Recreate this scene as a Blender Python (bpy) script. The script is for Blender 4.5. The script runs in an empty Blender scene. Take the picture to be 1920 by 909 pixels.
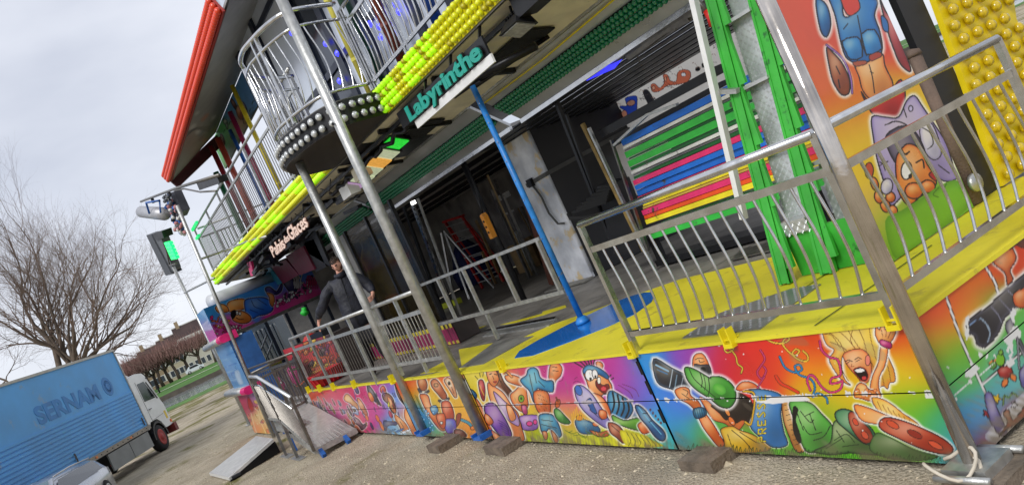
import bpy, bmesh, math, random
import numpy as np
from mathutils import Vector, Matrix
random.seed(7); rng = np.random.default_rng(7)
S = bpy.context.scene
COL = S.collection
# ------------------------------------------------------------------ camera, world, sun
YAW, PITCH, ROLL, FPX = -1.06936394, -0.0238791084, 0.431994226, 1576.491
def _rot(yaw, pit, rol):
    f = np.array([math.sin(yaw)*math.cos(pit), math.cos(yaw)*math.cos(pit), math.sin(pit)])
    r = np.cross(f, [0, 0, 1]); r /= np.linalg.norm(r); d = np.cross(f, r)
    return np.array([math.cos(rol)*r+math.sin(rol)*d, -math.sin(rol)*r+math.cos(rol)*d, f])
RM = _rot(YAW, PITCH, ROLL); CAM = np.array([0, 0, 2.35])
cam = bpy.data.objects.new('camera', bpy.data.cameras.new('camera')); COL.objects.link(cam)
cam.data.sensor_width = 36; cam.data.lens = 36*FPX/1920; cam.data.clip_end = 5000; cam.data.clip_start = 0.05
mw = Matrix.Identity(4)
for i in range(3):
    mw[i][0] = RM[0][i]; mw[i][1] = -RM[1][i]; mw[i][2] = -RM[2][i]; mw[i][3] = CAM[i]
cam.matrix_world = mw; S.camera = cam

def W(u, v, x=None, y=None, z=None):
    "a point of a real plane of the place seen at photograph pixel u, v"
    d = RM.T@np.array([(u-960)/FPX, (v-454.5)/FPX, 1.])
    t = (x-CAM[0])/d[0] if x is not None else (y-CAM[1])/d[1] if y is not None else (z-CAM[2])/d[2]
    return Vector(CAM+t*d)
def WP(u, v, p, n):
    d = RM.T@np.array([(u-960)/FPX, (v-454.5)/FPX, 1.]); p = np.array(p); n = np.array(n)
    return Vector(CAM+d*(((p-CAM)@n)/(d@n)))
def JJ(P):
    w = (np.asarray(P)-CAM)@RM.T
    return np.stack([960+FPX*w[:, 0]/w[:, 2], 454.5+FPX*w[:, 1]/w[:, 2]], 1)

SUN_EL, SUN_AZ = math.radians(40), math.radians(152)     # azimuth from +Y clockwise: sun stands in front-right of the ride
wd = bpy.data.worlds.new('World'); S.world = wd; wd.use_nodes = True
nt = wd.node_tree; nt.nodes.clear()
def N(t, **k):
    n = nt.nodes.new(t)
    for a, b in k.items(): setattr(n, a, b)
    return n
out = N('ShaderNodeOutputWorld'); bg = N('ShaderNodeBackground'); sky = N('ShaderNodeTexSky')
sky.sky_type = 'NISHITA'; sky.sun_disc = False; sky.sun_elevation = SUN_EL; sky.sun_rotation = SUN_AZ
tc = N('ShaderNodeTexCoord'); mp = N('ShaderNodeMapping'); mp.inputs['Scale'].default_value = (1, 1, 2.6)
no = N('ShaderNodeTexNoise'); no.inputs['Scale'].default_value = 2.4; no.inputs['Detail'].default_value = 5; no.inputs['Roughness'].default_value = .5
cr = N('ShaderNodeValToRGB'); cr.color_ramp.elements[0].position = .3; cr.color_ramp.elements[1].position = .72
cr.color_ramp.elements[0].color = (3.5, 3.72, 4.35, 1); cr.color_ramp.elements[1].color = (5.5, 5.65, 6.1, 1)
mx = N('ShaderNodeMix', data_type='RGBA'); mx.inputs[0].default_value = .93
nt.links.new(tc.outputs['Generated'], mp.inputs[0]); nt.links.new(mp.outputs[0], no.inputs['Vector'])
nt.links.new(no.outputs['Fac'], cr.inputs[0]); nt.links.new(sky.outputs[0], mx.inputs[6]); nt.links.new(cr.outputs[0], mx.inputs[7])
nt.links.new(mx.outputs[2], bg.inputs[0]); bg.inputs[1].default_value = .1; nt.links.new(bg.outputs[0], out.inputs[0])
sl = bpy.data.lights.new('sun', 'SUN'); sl.energy = 1.25; sl.angle = math.radians(20); sl.color = (1, .985, .965)
so = bpy.data.objects.new('sun', sl); COL.objects.link(so)
sd = Vector((math.sin(SUN_AZ)*math.cos(SUN_EL), math.cos(SUN_AZ)*math.cos(SUN_EL), math.sin(SUN_EL)))
so.rotation_euler = sd.to_track_quat('Z', 'Y').to_euler(); so.location = (0, -10, 20)
S.view_settings.view_transform = 'Standard'; S.view_settings.look = 'None'; S.view_settings.exposure = 0.80; S.view_settings.gamma = 1
S.cycles.max_bounces = 8

# ------------------------------------------------------------------ materials
def lin(c):
    return tuple(((x/255)/12.92 if x/255 <= .04045 else ((x/255+.055)/1.055)**2.4) for x in c[:3])
MATS = {}
def mat(name, c, rough=.5, metal=0, var=.15, scale=6, bump=0, bscale=60, emit=None, es=1, spec=.5, c2=None, trans=0, alpha=1, coat=0, attr=False, wear=None, wscale=9):
    if name in MATS: return MATS[name]
    m = bpy.data.materials.new(name); m.use_nodes = True; MATS[name] = m
    t = m.node_tree; b = t.nodes['Principled BSDF']; L = t.links.new
    def A(ty, **k):
        n = t.nodes.new(ty)
        for a, q in k.items(): setattr(n, a, q)
        return n
    tcn = A('ShaderNodeTexCoord'); n = A('ShaderNodeTexNoise'); n.inputs['Scale'].default_value = scale; n.inputs['Detail'].default_value = 6
    L(tcn.outputs['Object'], n.inputs['Vector'])
    c1 = lin(c)
    if c2 is None: cd = tuple(x*(1-var) for x in c1); cu = tuple(min(1, x*(1+var)) for x in c1)
    else: cd = c1; cu = lin(c2)
    r = A('ShaderNodeValToRGB'); r.color_ramp.elements[0].position = .35; r.color_ramp.elements[1].position = .65
    r.color_ramp.elements[0].color = (*cd, 1); r.color_ramp.elements[1].color = (*cu, 1)
    L(n.outputs['Fac'], r.inputs[0]); src = r.outputs[0]
    if attr:
        at = A('ShaderNodeAttribute', attribute_name='Col'); mm = A('ShaderNodeMix', data_type='RGBA', blend_type='MULTIPLY'); mm.inputs[0].default_value = 1
        L(at.outputs['Color'], mm.inputs[6]); L(r.outputs[0], mm.inputs[7]); src = mm.outputs[2]
    if wear:
        n2 = A('ShaderNodeTexNoise'); n2.inputs['Scale'].default_value = wscale; n2.inputs['Detail'].default_value = 9; n2.inputs['Roughness'].default_value = .65
        L(tcn.outputs['Object'], n2.inputs['Vector'])
        r2 = A('ShaderNodeValToRGB'); r2.color_ramp.elements[0].position = wear[1]; r2.color_ramp.elements[1].position = wear[1]+.06
        L(n2.outputs['Fac'], r2.inputs[0]); m2 = A('ShaderNodeMix', data_type='RGBA'); L(r2.outputs[0], m2.inputs[0]); L(src, m2.inputs[6])
        m2.inputs[7].default_value = (*lin(wear[0]), 1); src = m2.outputs[2]
    L(src, b.inputs['Base Color'])
    b.inputs['Roughness'].default_value = rough; b.inputs['Metallic'].default_value = metal
    b.inputs['Specular IOR Level'].default_value = spec; b.inputs['Coat Weight'].default_value = coat
    rr = A('ShaderNodeMapRange'); rr.inputs['To Min'].default_value = max(.02, rough-.1); rr.inputs['To Max'].default_value = min(1, rough+.12)
    L(n.outputs['Fac'], rr.inputs[0]); L(rr.outputs[0], b.inputs['Roughness'])
    if trans: b.inputs['Transmission Weight'].default_value = trans; b.inputs['IOR'].default_value = 1.45
    b.inputs['Alpha'].default_value = alpha
    if emit: b.inputs['Emission Color'].default_value = (*lin(emit), 1); b.inputs['Emission Strength'].default_value = es
    if bump:
        nb = A('ShaderNodeTexNoise'); nb.inputs['Scale'].default_value = bscale; nb.inputs['Detail'].default_value = 5; L(tcn.outputs['Object'], nb.inputs['Vector'])
        bp = A('ShaderNodeBump'); bp.inputs['Strength'].default_value = bump; bp.inputs['Distance'].default_value = .02
        L(nb.outputs['Fac'], bp.inputs['Height']); L(bp.outputs[0], b.inputs['Normal'])
    return m
steel = mat('polished_steel', (208, 208, 207), .17, 1, .12, 8, .05, 30)
galv = mat('galvanised_steel', (186, 186, 182), .4, .8, .16, 12, .15, 60, wear=((110, 104, 96), .66))
dsteel = mat('dark_steel', (122, 118, 112), .4, .85, .2, 10, .1)
chrome = mat('chrome_plate', (206, 208, 210), .3, .6, .1, 2, .12, 3)
poststeel = mat('streaked_post_steel', (206, 198, 188), .13, 1, .3, 3, .5, 2.2)
black = mat('black_paint', (20, 20, 24), .45, 0, .2)
blackmetal = mat('black_metal', (26, 26, 28), .4, .4, .2)
rubber = mat('black_rubber', (22, 22, 23), .8)
yel = mat('yellow_deck_paint', (216, 203, 44), .45, 0, .12, 1.1, .3, 14, wear=((184, 170, 54), .57), wscale=3.2)
yelb = mat('yellow_enamel', (226, 206, 24), .35, 0, .08, 5, wear=((150, 130, 40), .68))
blue = mat('blue_gloss_paint', (24, 110, 196), .22, 0, .12, 1.5, .08, 6, coat=.4)
bluepole_m = mat('blue_pole_paint', (34, 118, 190), .4, 0, .2, 9, wear=((112, 118, 124), .62), wscale=14)
greyfloor = mat('grey_deck_board', (118, 114, 108), .5, 0, .3, 1.8, .4, 30, wear=((104, 98, 88), .6), wscale=3)
lgrey = mat('light_deck_plate', (126, 124, 118), .5, .3, .2, 3, .2, 40)
green_m = mat('green_paint', (58, 168, 54), .45, 0, .2, 3, .3, 12, wear=((34, 104, 40), .6), wscale=7)
white_m = mat('white_paint', (226, 226, 224), .45, 0, .06, wear=((120, 112, 100), .72))
cream = mat('cream_panel', (222, 214, 188), .6, 0, .12, 3, .1, wear=((96, 88, 70), .68), wscale=4)
wood = mat('weathered_timber', (108, 96, 82), .85, 0, .3, 9, .8, 40)
red_m = mat('red_paint', (186, 34, 26), .4, 0, .15)
blueprt = mat('blue_bracket_paint', (32, 92, 168), .45, 0, .2, wear=((90, 80, 70), .65))
artm = mat('airbrushed_panel', (240, 240, 240), .3, 0, .07, 2.5, .03, 8, attr=True, coat=.25)
artmatte = mat('airbrushed_mural', (235, 235, 235), .6, 0, .12, 2.5, attr=True)

# ------------------------------------------------------------------ mesh helpers
class MB:
    def __init__(s): s.v = []; s.f = []
    def add(s, vs, fs):
        o = len(s.v); s.v += [tuple(p) for p in vs]; s.f += [tuple(i+o for i in f) for f in fs]; return s
    def box(s, a, b):
        x0, y0, z0 = a; x1, y1, z1 = b
        return s.add([(x0, y0, z0), (x1, y0, z0), (x1, y1, z0), (x0, y1, z0), (x0, y0, z1), (x1, y0, z1), (x1, y1, z1), (x0, y1, z1)],
                     [(0, 3, 2, 1), (4, 5, 6, 7), (0, 1, 5, 4), (1, 2, 6, 5), (2, 3, 7, 6), (3, 0, 4, 7)])
    def bar(s, p, q, w, h=None, up=(0, 0, 1)):
        "rectangular bar from p to q: w across, h along up"
        h = h or w; p = Vector(p); q = Vector(q); d = (q-p).normalized(); u = Vector(up)
        if abs(d.dot(u)) > .98: u = Vector((0, 1, 0))
        r = d.cross(u).normalized(); u = r.cross(d).normalized()
        c = [(-w/2, -h/2), (w/2, -h/2), (w/2, h/2), (-w/2, h/2)]
        return s.add([e+r*a+u*b for e in (p, q) for a, b in c], [(0, 1, 2, 3), (7, 6, 5, 4), (0, 4, 5, 1), (1, 5, 6, 2), (2, 6, 7, 3), (3, 7, 4, 0)])
    def tube(s, pts, r, n=10, caps=True):
        pts = [Vector(p) for p in pts]; rs = r if isinstance(r, (list, tuple)) else [r]*len(pts)
        o = len(s.v); prev = None; m = len(pts)
        for i, p in enumerate(pts):
            d = (pts[min(i+1, m-1)]-pts[max(i-1, 0)]).normalized()
            if prev is None:
                u = Vector((0, 0, 1)) if abs(d.z) < .9 else Vector((1, 0, 0))
                u = (u-d*u.dot(d)).normalized()
            else: u = (prev-d*prev.dot(d)).normalized()
            prev = u; w = d.cross(u)
            for k in range(n):
                a = 2*math.pi*k/n; s.v.append(tuple(p+(u*math.cos(a)+w*math.sin(a))*rs[i]))
        for i in range(m-1):
            for k in range(n):
                k2 = (k+1) % n; s.f.append((o+i*n+k, o+i*n+k2, o+(i+1)*n+k2, o+(i+1)*n+k))
        if caps: s.f.append(tuple(o+k for k in range(n))[::-1]); s.f.append(tuple(o+(m-1)*n+k for k in range(n)))
        return s
    def prism(s, poly, d):
        "flat polygon (3D points) extruded by d"
        n = len(poly); d = Vector(d); P = [Vector(p) for p in poly]
        return s.add(P+[p+d for p in P], [tuple(range(n)), tuple(range(2*n-1, n-1, -1))]+[(i, i+n, (i+1) % n+n, (i+1) % n) for i in range(n)])
    def lathe(s, prof, c=(0, 0, 0), ax=(0, 0, 1), n=12):
        ax = Vector(ax).normalized(); u = ax.orthogonal().normalized(); w = ax.cross(u); c = Vector(c); o = len(s.v); m = len(prof)
        for r, h in prof:
            for k in range(n):
                a = 2*math.pi*k/n; s.v.append(tuple(c+ax*h+(u*math.cos(a)+w*math.sin(a))*r))
        for i in range(m-1):
            for k in range(n):
                k2 = (k+1) % n; s.f.append((o+i*n+k, o+i*n+k2, o+(i+1)*n+k2, o+(i+1)*n+k))
        s.f.append(tuple(o+k for k in range(n))[::-1]); s.f.append(tuple(o+(m-1)*n+k for k in range(n)))
        return s
    def mesh(s, name, m, off=(0, 0, 0), smooth=False):
        me = bpy.data.meshes.new(name); ox, oy, oz = off
        me.from_pydata([(a-ox, b-oy, c-oz) for a, b, c in s.v], [], s.f); me.materials.append(m)
        bm = bmesh.new(); bm.from_mesh(me); bmesh.ops.recalc_face_normals(bm, faces=bm.faces); bm.to_mesh(me); bm.free()
        if smooth: me.shade_smooth()
        return me
ORG = {}
def thing(name, label, cat, loc, group=None):
    o = bpy.data.objects.new(name, None); COL.objects.link(o); o.location = loc; o.empty_display_size = .1
    o['label'] = label; o['category'] = cat
    if group: o['group'] = group
    ORG[o.name] = tuple(loc); return o
def part(name, mb, m, parent, smooth=False, label=None, kind=None):
    off = ORG[parent.name]; o = bpy.data.objects.new(name, mb.mesh(name, m, off, smooth)); COL.objects.link(o); o.parent = parent
    ORG[o.name] = off
    if smooth == 'auto': pass
    if label: o['label'] = label
    if kind: o['kind'] = kind
    return o
def solo(name, mb, m, label, cat, loc, group=None, smooth=False):
    o = bpy.data.objects.new(name, mb.mesh(name, m, loc, smooth)); COL.objects.link(o); o.location = loc
    o['label'] = label; o['category'] = cat
    if group: o['group'] = group
    ORG[o.name] = tuple(loc); return o
def setting(name, mb, m, kind='structure', parent=None):
    o = bpy.data.objects.new(name, mb.mesh(name, m)); COL.objects.link(o); o['kind'] = kind; ORG[o.name] = (0, 0, 0); return o
def inst(name, me, loc, parent, rot=None):
    o = bpy.data.objects.new(name, me); COL.objects.link(o); o.parent = parent; off = ORG[parent.name]
    o.location = (loc[0]-off[0], loc[1]-off[1], loc[2]-off[2])
    if rot is not None: o.rotation_mode = 'QUATERNION'; o.rotation_quaternion = rot
    return o

# ------------------------------------------------------------------ airbrush artwork: vertex colours on dense real panels
def smooth_poly(p, closed=True, k=4):
    p = np.array(p, float); n = len(p)
    if n < 3 or k < 2: return p
    o = []
    rngi = range(n) if closed else range(n-1)
    for i in rngi:
        if closed: a, b, c, d = p[(i-1) % n], p[i], p[(i+1) % n], p[(i+2) % n]
        else: a, b, c, d = p[max(i-1, 0)], p[i], p[i+1], p[min(i+2, n-1)]
        for t in np.arange(k)/k:
            o.append(.5*((2*b)+(-a+c)*t+(2*a-5*b+4*c-d)*t*t+(-a+3*b-3*c+d)*t**3))
    if not closed: o.append(p[-1])
    return np.array(o)
def segdist(q, p, closed):
    n = len(p); D = np.full(len(q), 1e9); ins = np.zeros(len(q), bool)
    for i in range(n if closed else n-1):
        a = p[i]; b = p[(i+1) % n]; ab = b-a; L = ab@ab+1e-9
        t = np.clip(((q-a)@ab)/L, 0, 1); D = np.minimum(D, np.hypot(*(q-(a+t[:, None]*ab)).T))
        if closed:
            c = ((a[1] > q[:, 1]) != (b[1] > q[:, 1]))
            with np.errstate(divide='ignore', invalid='ignore'):
                xi = (b[0]-a[0])*(q[:, 1]-a[1])/(b[1]-a[1]+1e-12)+a[0]
            ins ^= c & (q[:, 0] < xi)
    return np.where(ins, -D, D) if closed else D
class Art:
    def __init__(s, P, base=(200, 200, 200)):
        s.px = JJ(P); s.P = P; s.c = np.tile(np.array(base, float), (len(P), 1)); s.org = (0, 0); s.k = 1.; s.q = s.px
    def crop(s, x, y, k): s.org = (x, y); s.k = k; s.q = (s.px-np.array([x, y]))*k; return s
    def seeds(s, L, sig):
        w = []; 
        for x, y, c in L: w.append(np.exp(-((s.q[:, 0]-x)**2+(s.q[:, 1]-y)**2)/(2*sig*sig))+1e-9/(1+((s.q[:, 0]-x)**2+(s.q[:, 1]-y)**2)))
        w = np.array(w); w /= w.sum(0); s.c = (w.T@np.array([c for _, _, c in L], float)); return s
    def _m(s, p, pad): 
        return np.where((s.q[:, 0] > p[:, 0].min()-pad) & (s.q[:, 0] < p[:, 0].max()+pad) & (s.q[:, 1] > p[:, 1].min()-pad) & (s.q[:, 1] < p[:, 1].max()+pad))[0]
    def mixin(s, i, a, c): s.c[i] = s.c[i]*(1-a[:, None])+np.array(c, float)*a[:, None]
    def poly(s, pts, c, sh=None, halo=0, out=3.2, depth=14, k=4, oc=(18, 14, 20), aa=1.3):
        p = smooth_poly(pts, True, k); i = s._m(p, halo*1.6+6)
        if not len(i): return s
        d = segdist(s.q[i], p, True)
        if halo: s.mixin(i, np.clip(1.25-np.abs(d)/halo, 0, 1)*(d > 0)*.95, (250, 245, 240))
        ins = np.clip(.5-d/aa, 0, 1)
        if sh is not None:
            f = np.clip(-d/depth, 0, 1)**.8; cc = np.array(sh, float)*(1-f[:, None])+np.array(c, float)*f[:, None]
        else: cc = np.tile(np.array(c, float), (len(i), 1))
        if sh is not None and out:
            lo, hi = p.min(0), p.max(0); w_ = hi-lo; hc = lo+w_*np.array([.36, .3]); e2 = (((s.q[i]-hc)/(w_*.28+2))**2).sum(1)
            f = np.exp(-e2)*.42*np.clip(-d/(depth*.5), 0, 1); cc = cc*(1-f[:, None])+np.array([255, 244, 214.])*f[:, None]
            e3 = (((s.q[i]-(lo+w_*np.array([.72, .78])))/(w_*.3+2))**2).sum(1); f = np.exp(-e3)*.45; cc = cc*(1-f[:, None])+np.array(sh, float)*.7*f[:, None]
        s.c[i] = s.c[i]*(1-ins[:, None])+cc*ins[:, None]
        if out: s.mixin(i, np.clip(.5+(out/2-np.abs(d))/aa, 0, 1), oc)
        return s
    def line(s, pts, w=3, c=(18, 14, 20), out=0, halo=0, k=4, aa=1.3):
        p = smooth_poly(pts, False, k); i = s._m(p, w+out+halo+4)
        if not len(i): return s
        d = segdist(s.q[i], p, False)
        if halo: s.mixin(i, np.clip(1.3-(d-w/2)/halo, 0, 1)*.9, (250, 245, 240))
        if out: s.mixin(i, np.clip(.5+(w/2+out-d)/aa, 0, 1), (18, 14, 20))
        s.mixin(i, np.clip(.5+(w/2-d)/aa, 0, 1), c); return s
    def ell(s, x, y, a, b, c, ang=0, **kw):
        t = np.arange(14)*2*math.pi/14; ca, sa = math.cos(ang), math.sin(ang)
        return s.poly([(x+a*math.cos(u)*ca-b*math.sin(u)*sa, y+a*math.cos(u)*sa+b*math.sin(u)*ca) for u in t], c, k=2, **kw)
    def chips(s, amt, z=None, band=.02, c=(236, 232, 225), seed=1):
        from mathutils import noise as mn
        h = np.array([mn.fractal(Vector(tuple(p*9+seed*7)), 1, 2, 3) for p in s.P]) if len(s.P) < 60000 else None
        if h is None:
            h = np.zeros(len(s.P))
            for a in range(9):
                k = rng.normal(size=3)*(12+a*9); h += np.sin(s.P@k+rng.random()*6)*.22
        if z is None: m = h > amt
        else: m = (h > amt+np.abs(s.P[:, 2]-z)/band-.5)
        s.c[m] = c; return s
def art_panel(name, O, U, V, w, h, res, fn, parent, m=None, label=None, split=None, gap=.004, top=None):
    "painted panel: dense sheet O + a*U + b*V with the painting fn(Art) in its vertex colours"
    O = np.array(O, float); U = np.array(U, float)/np.linalg.norm(U); V = np.array(V, float)/np.linalg.norm(V)
    nu = max(2, int(w/res)); nv = max(2, int(h/res)); us = np.linspace(0, w, nu+1); vs = np.linspace(0, h, nv+1)
    P = (O+us[None, :, None]*U+vs[:, None, None]*V).reshape(-1, 3)
    A = Art(P); fn(A)
    if name == 'side_panel':
        zz = P[:, 2]-.05; nz = sum(np.sin(P@(rng.normal(size=3)*k)+rng.random()*6) for k in (4, 9, 17, 30, 55, 80))/6; f = np.clip(np.exp(-zz/.07)*(.55+nz*1.6), 0, .75); A.c = A.c*(1-f[:, None])+np.array([116, 100, 80.])*f[:, None]
        f = np.clip((nz-.42)*2.2, 0, .3); A.c = A.c*(1-f[:, None])+np.array([150, 140, 120.])*f[:, None]
    col = np.clip(A.c/255, 0, 1); col = np.where(col <= .04045, col/12.92, ((col+.055)/1.055)**2.4)
    objs = []
    rows = [(0, nv)] if split is None else [(0, int(split/h*nv)), (int(split/h*nv), nv)]
    for r0, r1 in rows:
        idx = np.arange((nu+1)*(nv+1)).reshape(nv+1, nu+1)[r0:r1+1]; Q = P[idx.ravel()].copy(); n = len(Q)
        if split is not None:
            rr = idx.shape[0]; z = Q.reshape(rr, nu+1, 3)
            if r0 == 0: z[-1] -= V*gap
            else: z[0] += V*gap
        off = np.array(ORG[parent.name]) if parent else np.zeros(3)
        a = np.arange((r1-r0+1)*(nu+1)).reshape(r1-r0+1, nu+1); F = np.stack([a[:-1, :-1], a[:-1, 1:], a[1:, 1:], a[1:, :-1]], -1).reshape(-1, 4)
        me = bpy.data.meshes.new(name); me.vertices.add(n); me.vertices.foreach_set('co', (Q-off).ravel().astype(np.float32))
        me.loops.add(F.size); me.loops.foreach_set('vertex_index', F.ravel().astype(np.int32)); me.polygons.add(len(F))
        me.polygons.foreach_set('loop_start', np.arange(0, F.size, 4, dtype=np.int32))
        me.update(calc_edges=True); me.validate()
        ca = me.color_attributes.new('Col', 'FLOAT_COLOR', 'POINT')
        ca.data.foreach_set('color', np.concatenate([col[idx.ravel()], np.ones((n, 1))], 1).ravel().astype(np.float32))
        me.materials.append(m or artm)
        o = bpy.data.objects.new(name, me); COL.objects.link(o)
        if parent: o.parent = parent; ORG[o.name] = ORG[parent.name]
        if label: o['label'] = label
        objs.append(o)
    return objs
# ================================================================== GROUND, RIVER, FAR BANK
def ground_mat():
    m = bpy.data.materials.new('gravel_ground'); m.use_nodes = True; t = m.node_tree; b = t.nodes['Principled BSDF']; L = t.links.new
    def A(ty, **k):
        n = t.nodes.new(ty)
        for a, q in k.items(): setattr(n, a, q)
        return n
    tc = A('ShaderNodeTexCoord')
    def noise(s, d=6, r=.6):
        n = A('ShaderNodeTexNoise'); n.inputs['Scale'].default_value = s; n.inputs['Detail'].default_value = d; n.inputs['Roughness'].default_value = r; L(tc.outputs['Object'], n.inputs['Vector']); return n
    def ramp(n, a, b_, c1, c2):
        r = A('ShaderNodeValToRGB'); r.color_ramp.elements[0].position = a; r.color_ramp.elements[1].position = b_
        r.color_ramp.elements[0].color = (*c1, 1); r.color_ramp.elements[1].color = (*c2, 1); L(n, r.inputs[0]); return r
    fine = noise(55, 4, .7); big = noise(.35, 5); mid = noise(3.0, 5)
    base = ramp(fine.outputs['Fac'], .3, .72, lin((126, 115, 97)), lin((238, 228, 206)))
    tan = ramp(mid.outputs['Fac'], .3, .7, lin((174, 159, 134)), lin((216, 204, 178)))
    mx = A('ShaderNodeMix', data_type='RGBA'); mx.inputs[0].default_value = .5; L(base.outputs[0], mx.inputs[6]); L(tan.outputs[0], mx.inputs[7])
    # grass gaining ground away from the ride
    sx = A('ShaderNodeSeparateXYZ'); L(tc.outputs['Object'], sx.inputs[0])
    mr = A('ShaderNodeMapRange'); mr.inputs['From Min'].default_value = -24; mr.inputs['From Max'].default_value = -62; mr.inputs['To Min'].default_value = 0.0; mr.inputs['To Max'].default_value = .13
    L(sx.outputs[0], mr.inputs[0])
    dm = noise(.9, 4, .5); dr = ramp(dm.outputs['Fac'], .38, .62, (.72, .70, .68), (.94, .93, .92)); mdm = A('ShaderNodeMix', data_type='RGBA', blend_type='MULTIPLY'); mdm.inputs[0].default_value = 1; L(mx.outputs[2], mdm.inputs[6]); L(dr.outputs[0], mdm.inputs[7])
    ad = A('ShaderNodeMath', operation='ADD'); L(big.outputs['Fac'], ad.inputs[0]); L(mr.outputs[0], ad.inputs[1])
    mid2 = noise(1.3, 8, .75); a2 = A('ShaderNodeMath', operation='MULTIPLY_ADD'); L(mid2.outputs['Fac'], a2.inputs[0]); a2.inputs[1].default_value = .45; L(ad.outputs[0], a2.inputs[2])
    gm = ramp(a2.outputs[0], .80, .9, (0, 0, 0), (1, 1, 1))
    gc = ramp(fine.outputs['Fac'], .3, .7, lin((84, 86, 46)), lin((146, 136, 84)))
    m2 = A('ShaderNodeMix', data_type='RGBA'); L(gm.outputs[0], m2.inputs[0]); L(mdm.outputs[2], m2.inputs[6]); L(gc.outputs[0], m2.inputs[7])
    L(m2.outputs[2], b.inputs['Base Color']); b.inputs['Roughness'].default_value = .95; b.inputs['Specular IOR Level'].default_value = .2
    vo = A('ShaderNodeTexVoronoi'); vo.inputs['Scale'].default_value = 38; L(tc.outputs['Object'], vo.inputs['Vector'])
    bp = A('ShaderNodeBump'); bp.inputs['Strength'].default_value = .9; bp.inputs['Distance'].default_value = .02; L(vo.outputs['Distance'], bp.inputs['Height'])
    bp2 = A('ShaderNodeBump'); bp2.inputs['Strength'].default_value = .6; bp2.inputs['Distance'].default_value = .05; L(fine.outputs['Fac'], bp2.inputs['Height']); L(bp.outputs[0], bp2.inputs['Normal']); L(bp2.outputs[0], b.inputs['Normal'])
    return m
FD = Vector((-.99413, .10819, 0)); FR = Vector((.10819, .99413, 0))     # towards the river, and to the right along it
def F(dist, lat, z=0): return tuple(FD*dist+FR*lat+Vector((0, 0, z)))
g = MB()
g.add([F(-60, -400), F(-60, 400), F(75, 400), F(75, -400)], [(0, 1, 2, 3)])
setting('ground', g, ground_mat())
grass = mat('river_bank_grass', (74, 112, 36), .9, 0, .3, .6, .6, 12, wear=((120, 118, 60), .66), wscale=.5)
g = MB().add([F(74, -400, .02), F(74, 400, .02), F(84, 400), F(84, -400), F(100, 400, -1.2), F(100, -400, -1.2)], [(0, 1, 2, 3), (3, 2, 4, 5)])
setting('near_bank', g, grass)
water = mat('river_water', (120, 128, 130), .12, 0, .1, .4, .25, 1.2, spec=.8)
g = MB().add([F(92, -600, -.9), F(92, 600, -.9), F(172, 600, -.9), F(172, -600, -.9)], [(0, 1, 2, 3)])
setting('river', g, water)
quay = mat('quay_stone', (70, 64, 54), .9, 0, .3, .8)
g = MB().add([F(166, -600, -2), F(166, 600, -2), F(167, 600, .0), F(167, -600, .0)], [(0, 1, 2, 3)])
setting('quay_slope', g, quay)
g = MB().add([F(167, -600, 0), F(167, 600, 0), F(192, 600, 1.35), F(192, -600, 1.35), F(1500, 600*5, 1.6), F(1500, -600*5, 1.6)], [(0, 1, 2, 3), (3, 2, 4, 5)])
setting('far_bank', g, mat('far_bank_grass', (66, 108, 34), .9, 0, .25, .3))
g = MB().add([F(179, -300, .78), F(179, 300, .78), F(179.8, 300, .82), F(179.8, -300, .82)], [(0, 1, 2, 3)])
setting('towpath', g, mat('towpath_gravel', (214, 210, 196), .9))
# loose stones on the gravel: nobody could count them
NP = 26000; pv = []; pf = []
ico = [(0, 0, .8), (1, 0, 0), (0, 1, 0), (-1, 0, 0), (0, -1, 0), (0, 0, -.4)]; icf = [(0, 1, 2), (0, 2, 3), (0, 3, 4), (0, 4, 1), (5, 2, 1), (5, 3, 2), (5, 4, 3), (5, 1, 4)]
i = 0
while i < NP:
    X = -2.2-rng.random()**1.3*26; Y = -4+rng.random()*8.2
    s = .007+.018*rng.random()**3
    if rng.random() < .003: s *= 2
    a = rng.random()*6.28; sx, sy = s*(.7+rng.random()*.8), s*(.7+rng.random()*.6)
    o = len(pv)
    for x, y, z in ico: pv.append((X+(x*sx*math.cos(a)-y*sy*math.sin(a)), Y+(x*sx*math.sin(a)+y*sy*math.cos(a)), z*s*.8+.002))
    pf += [tuple(q+o for q in f) for f in icf]; i += 1
g = MB(); g.v = pv; g.f = pf
setting('gravel_stones', g, mat('gravel_stone', (176, 164, 140), .85, 0, .45, 9), kind='stuff')

# ================================================================== THE RIDE: STAGE
XR, XL, YF, ZF = -3.17, -17.5, 3.8, .95
stage = thing('funfair_stage', 'long raised yellow and grey stage platform of the funhouse with airbrushed cartoon side panels', 'stage', (-10, YF, 0))
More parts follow.
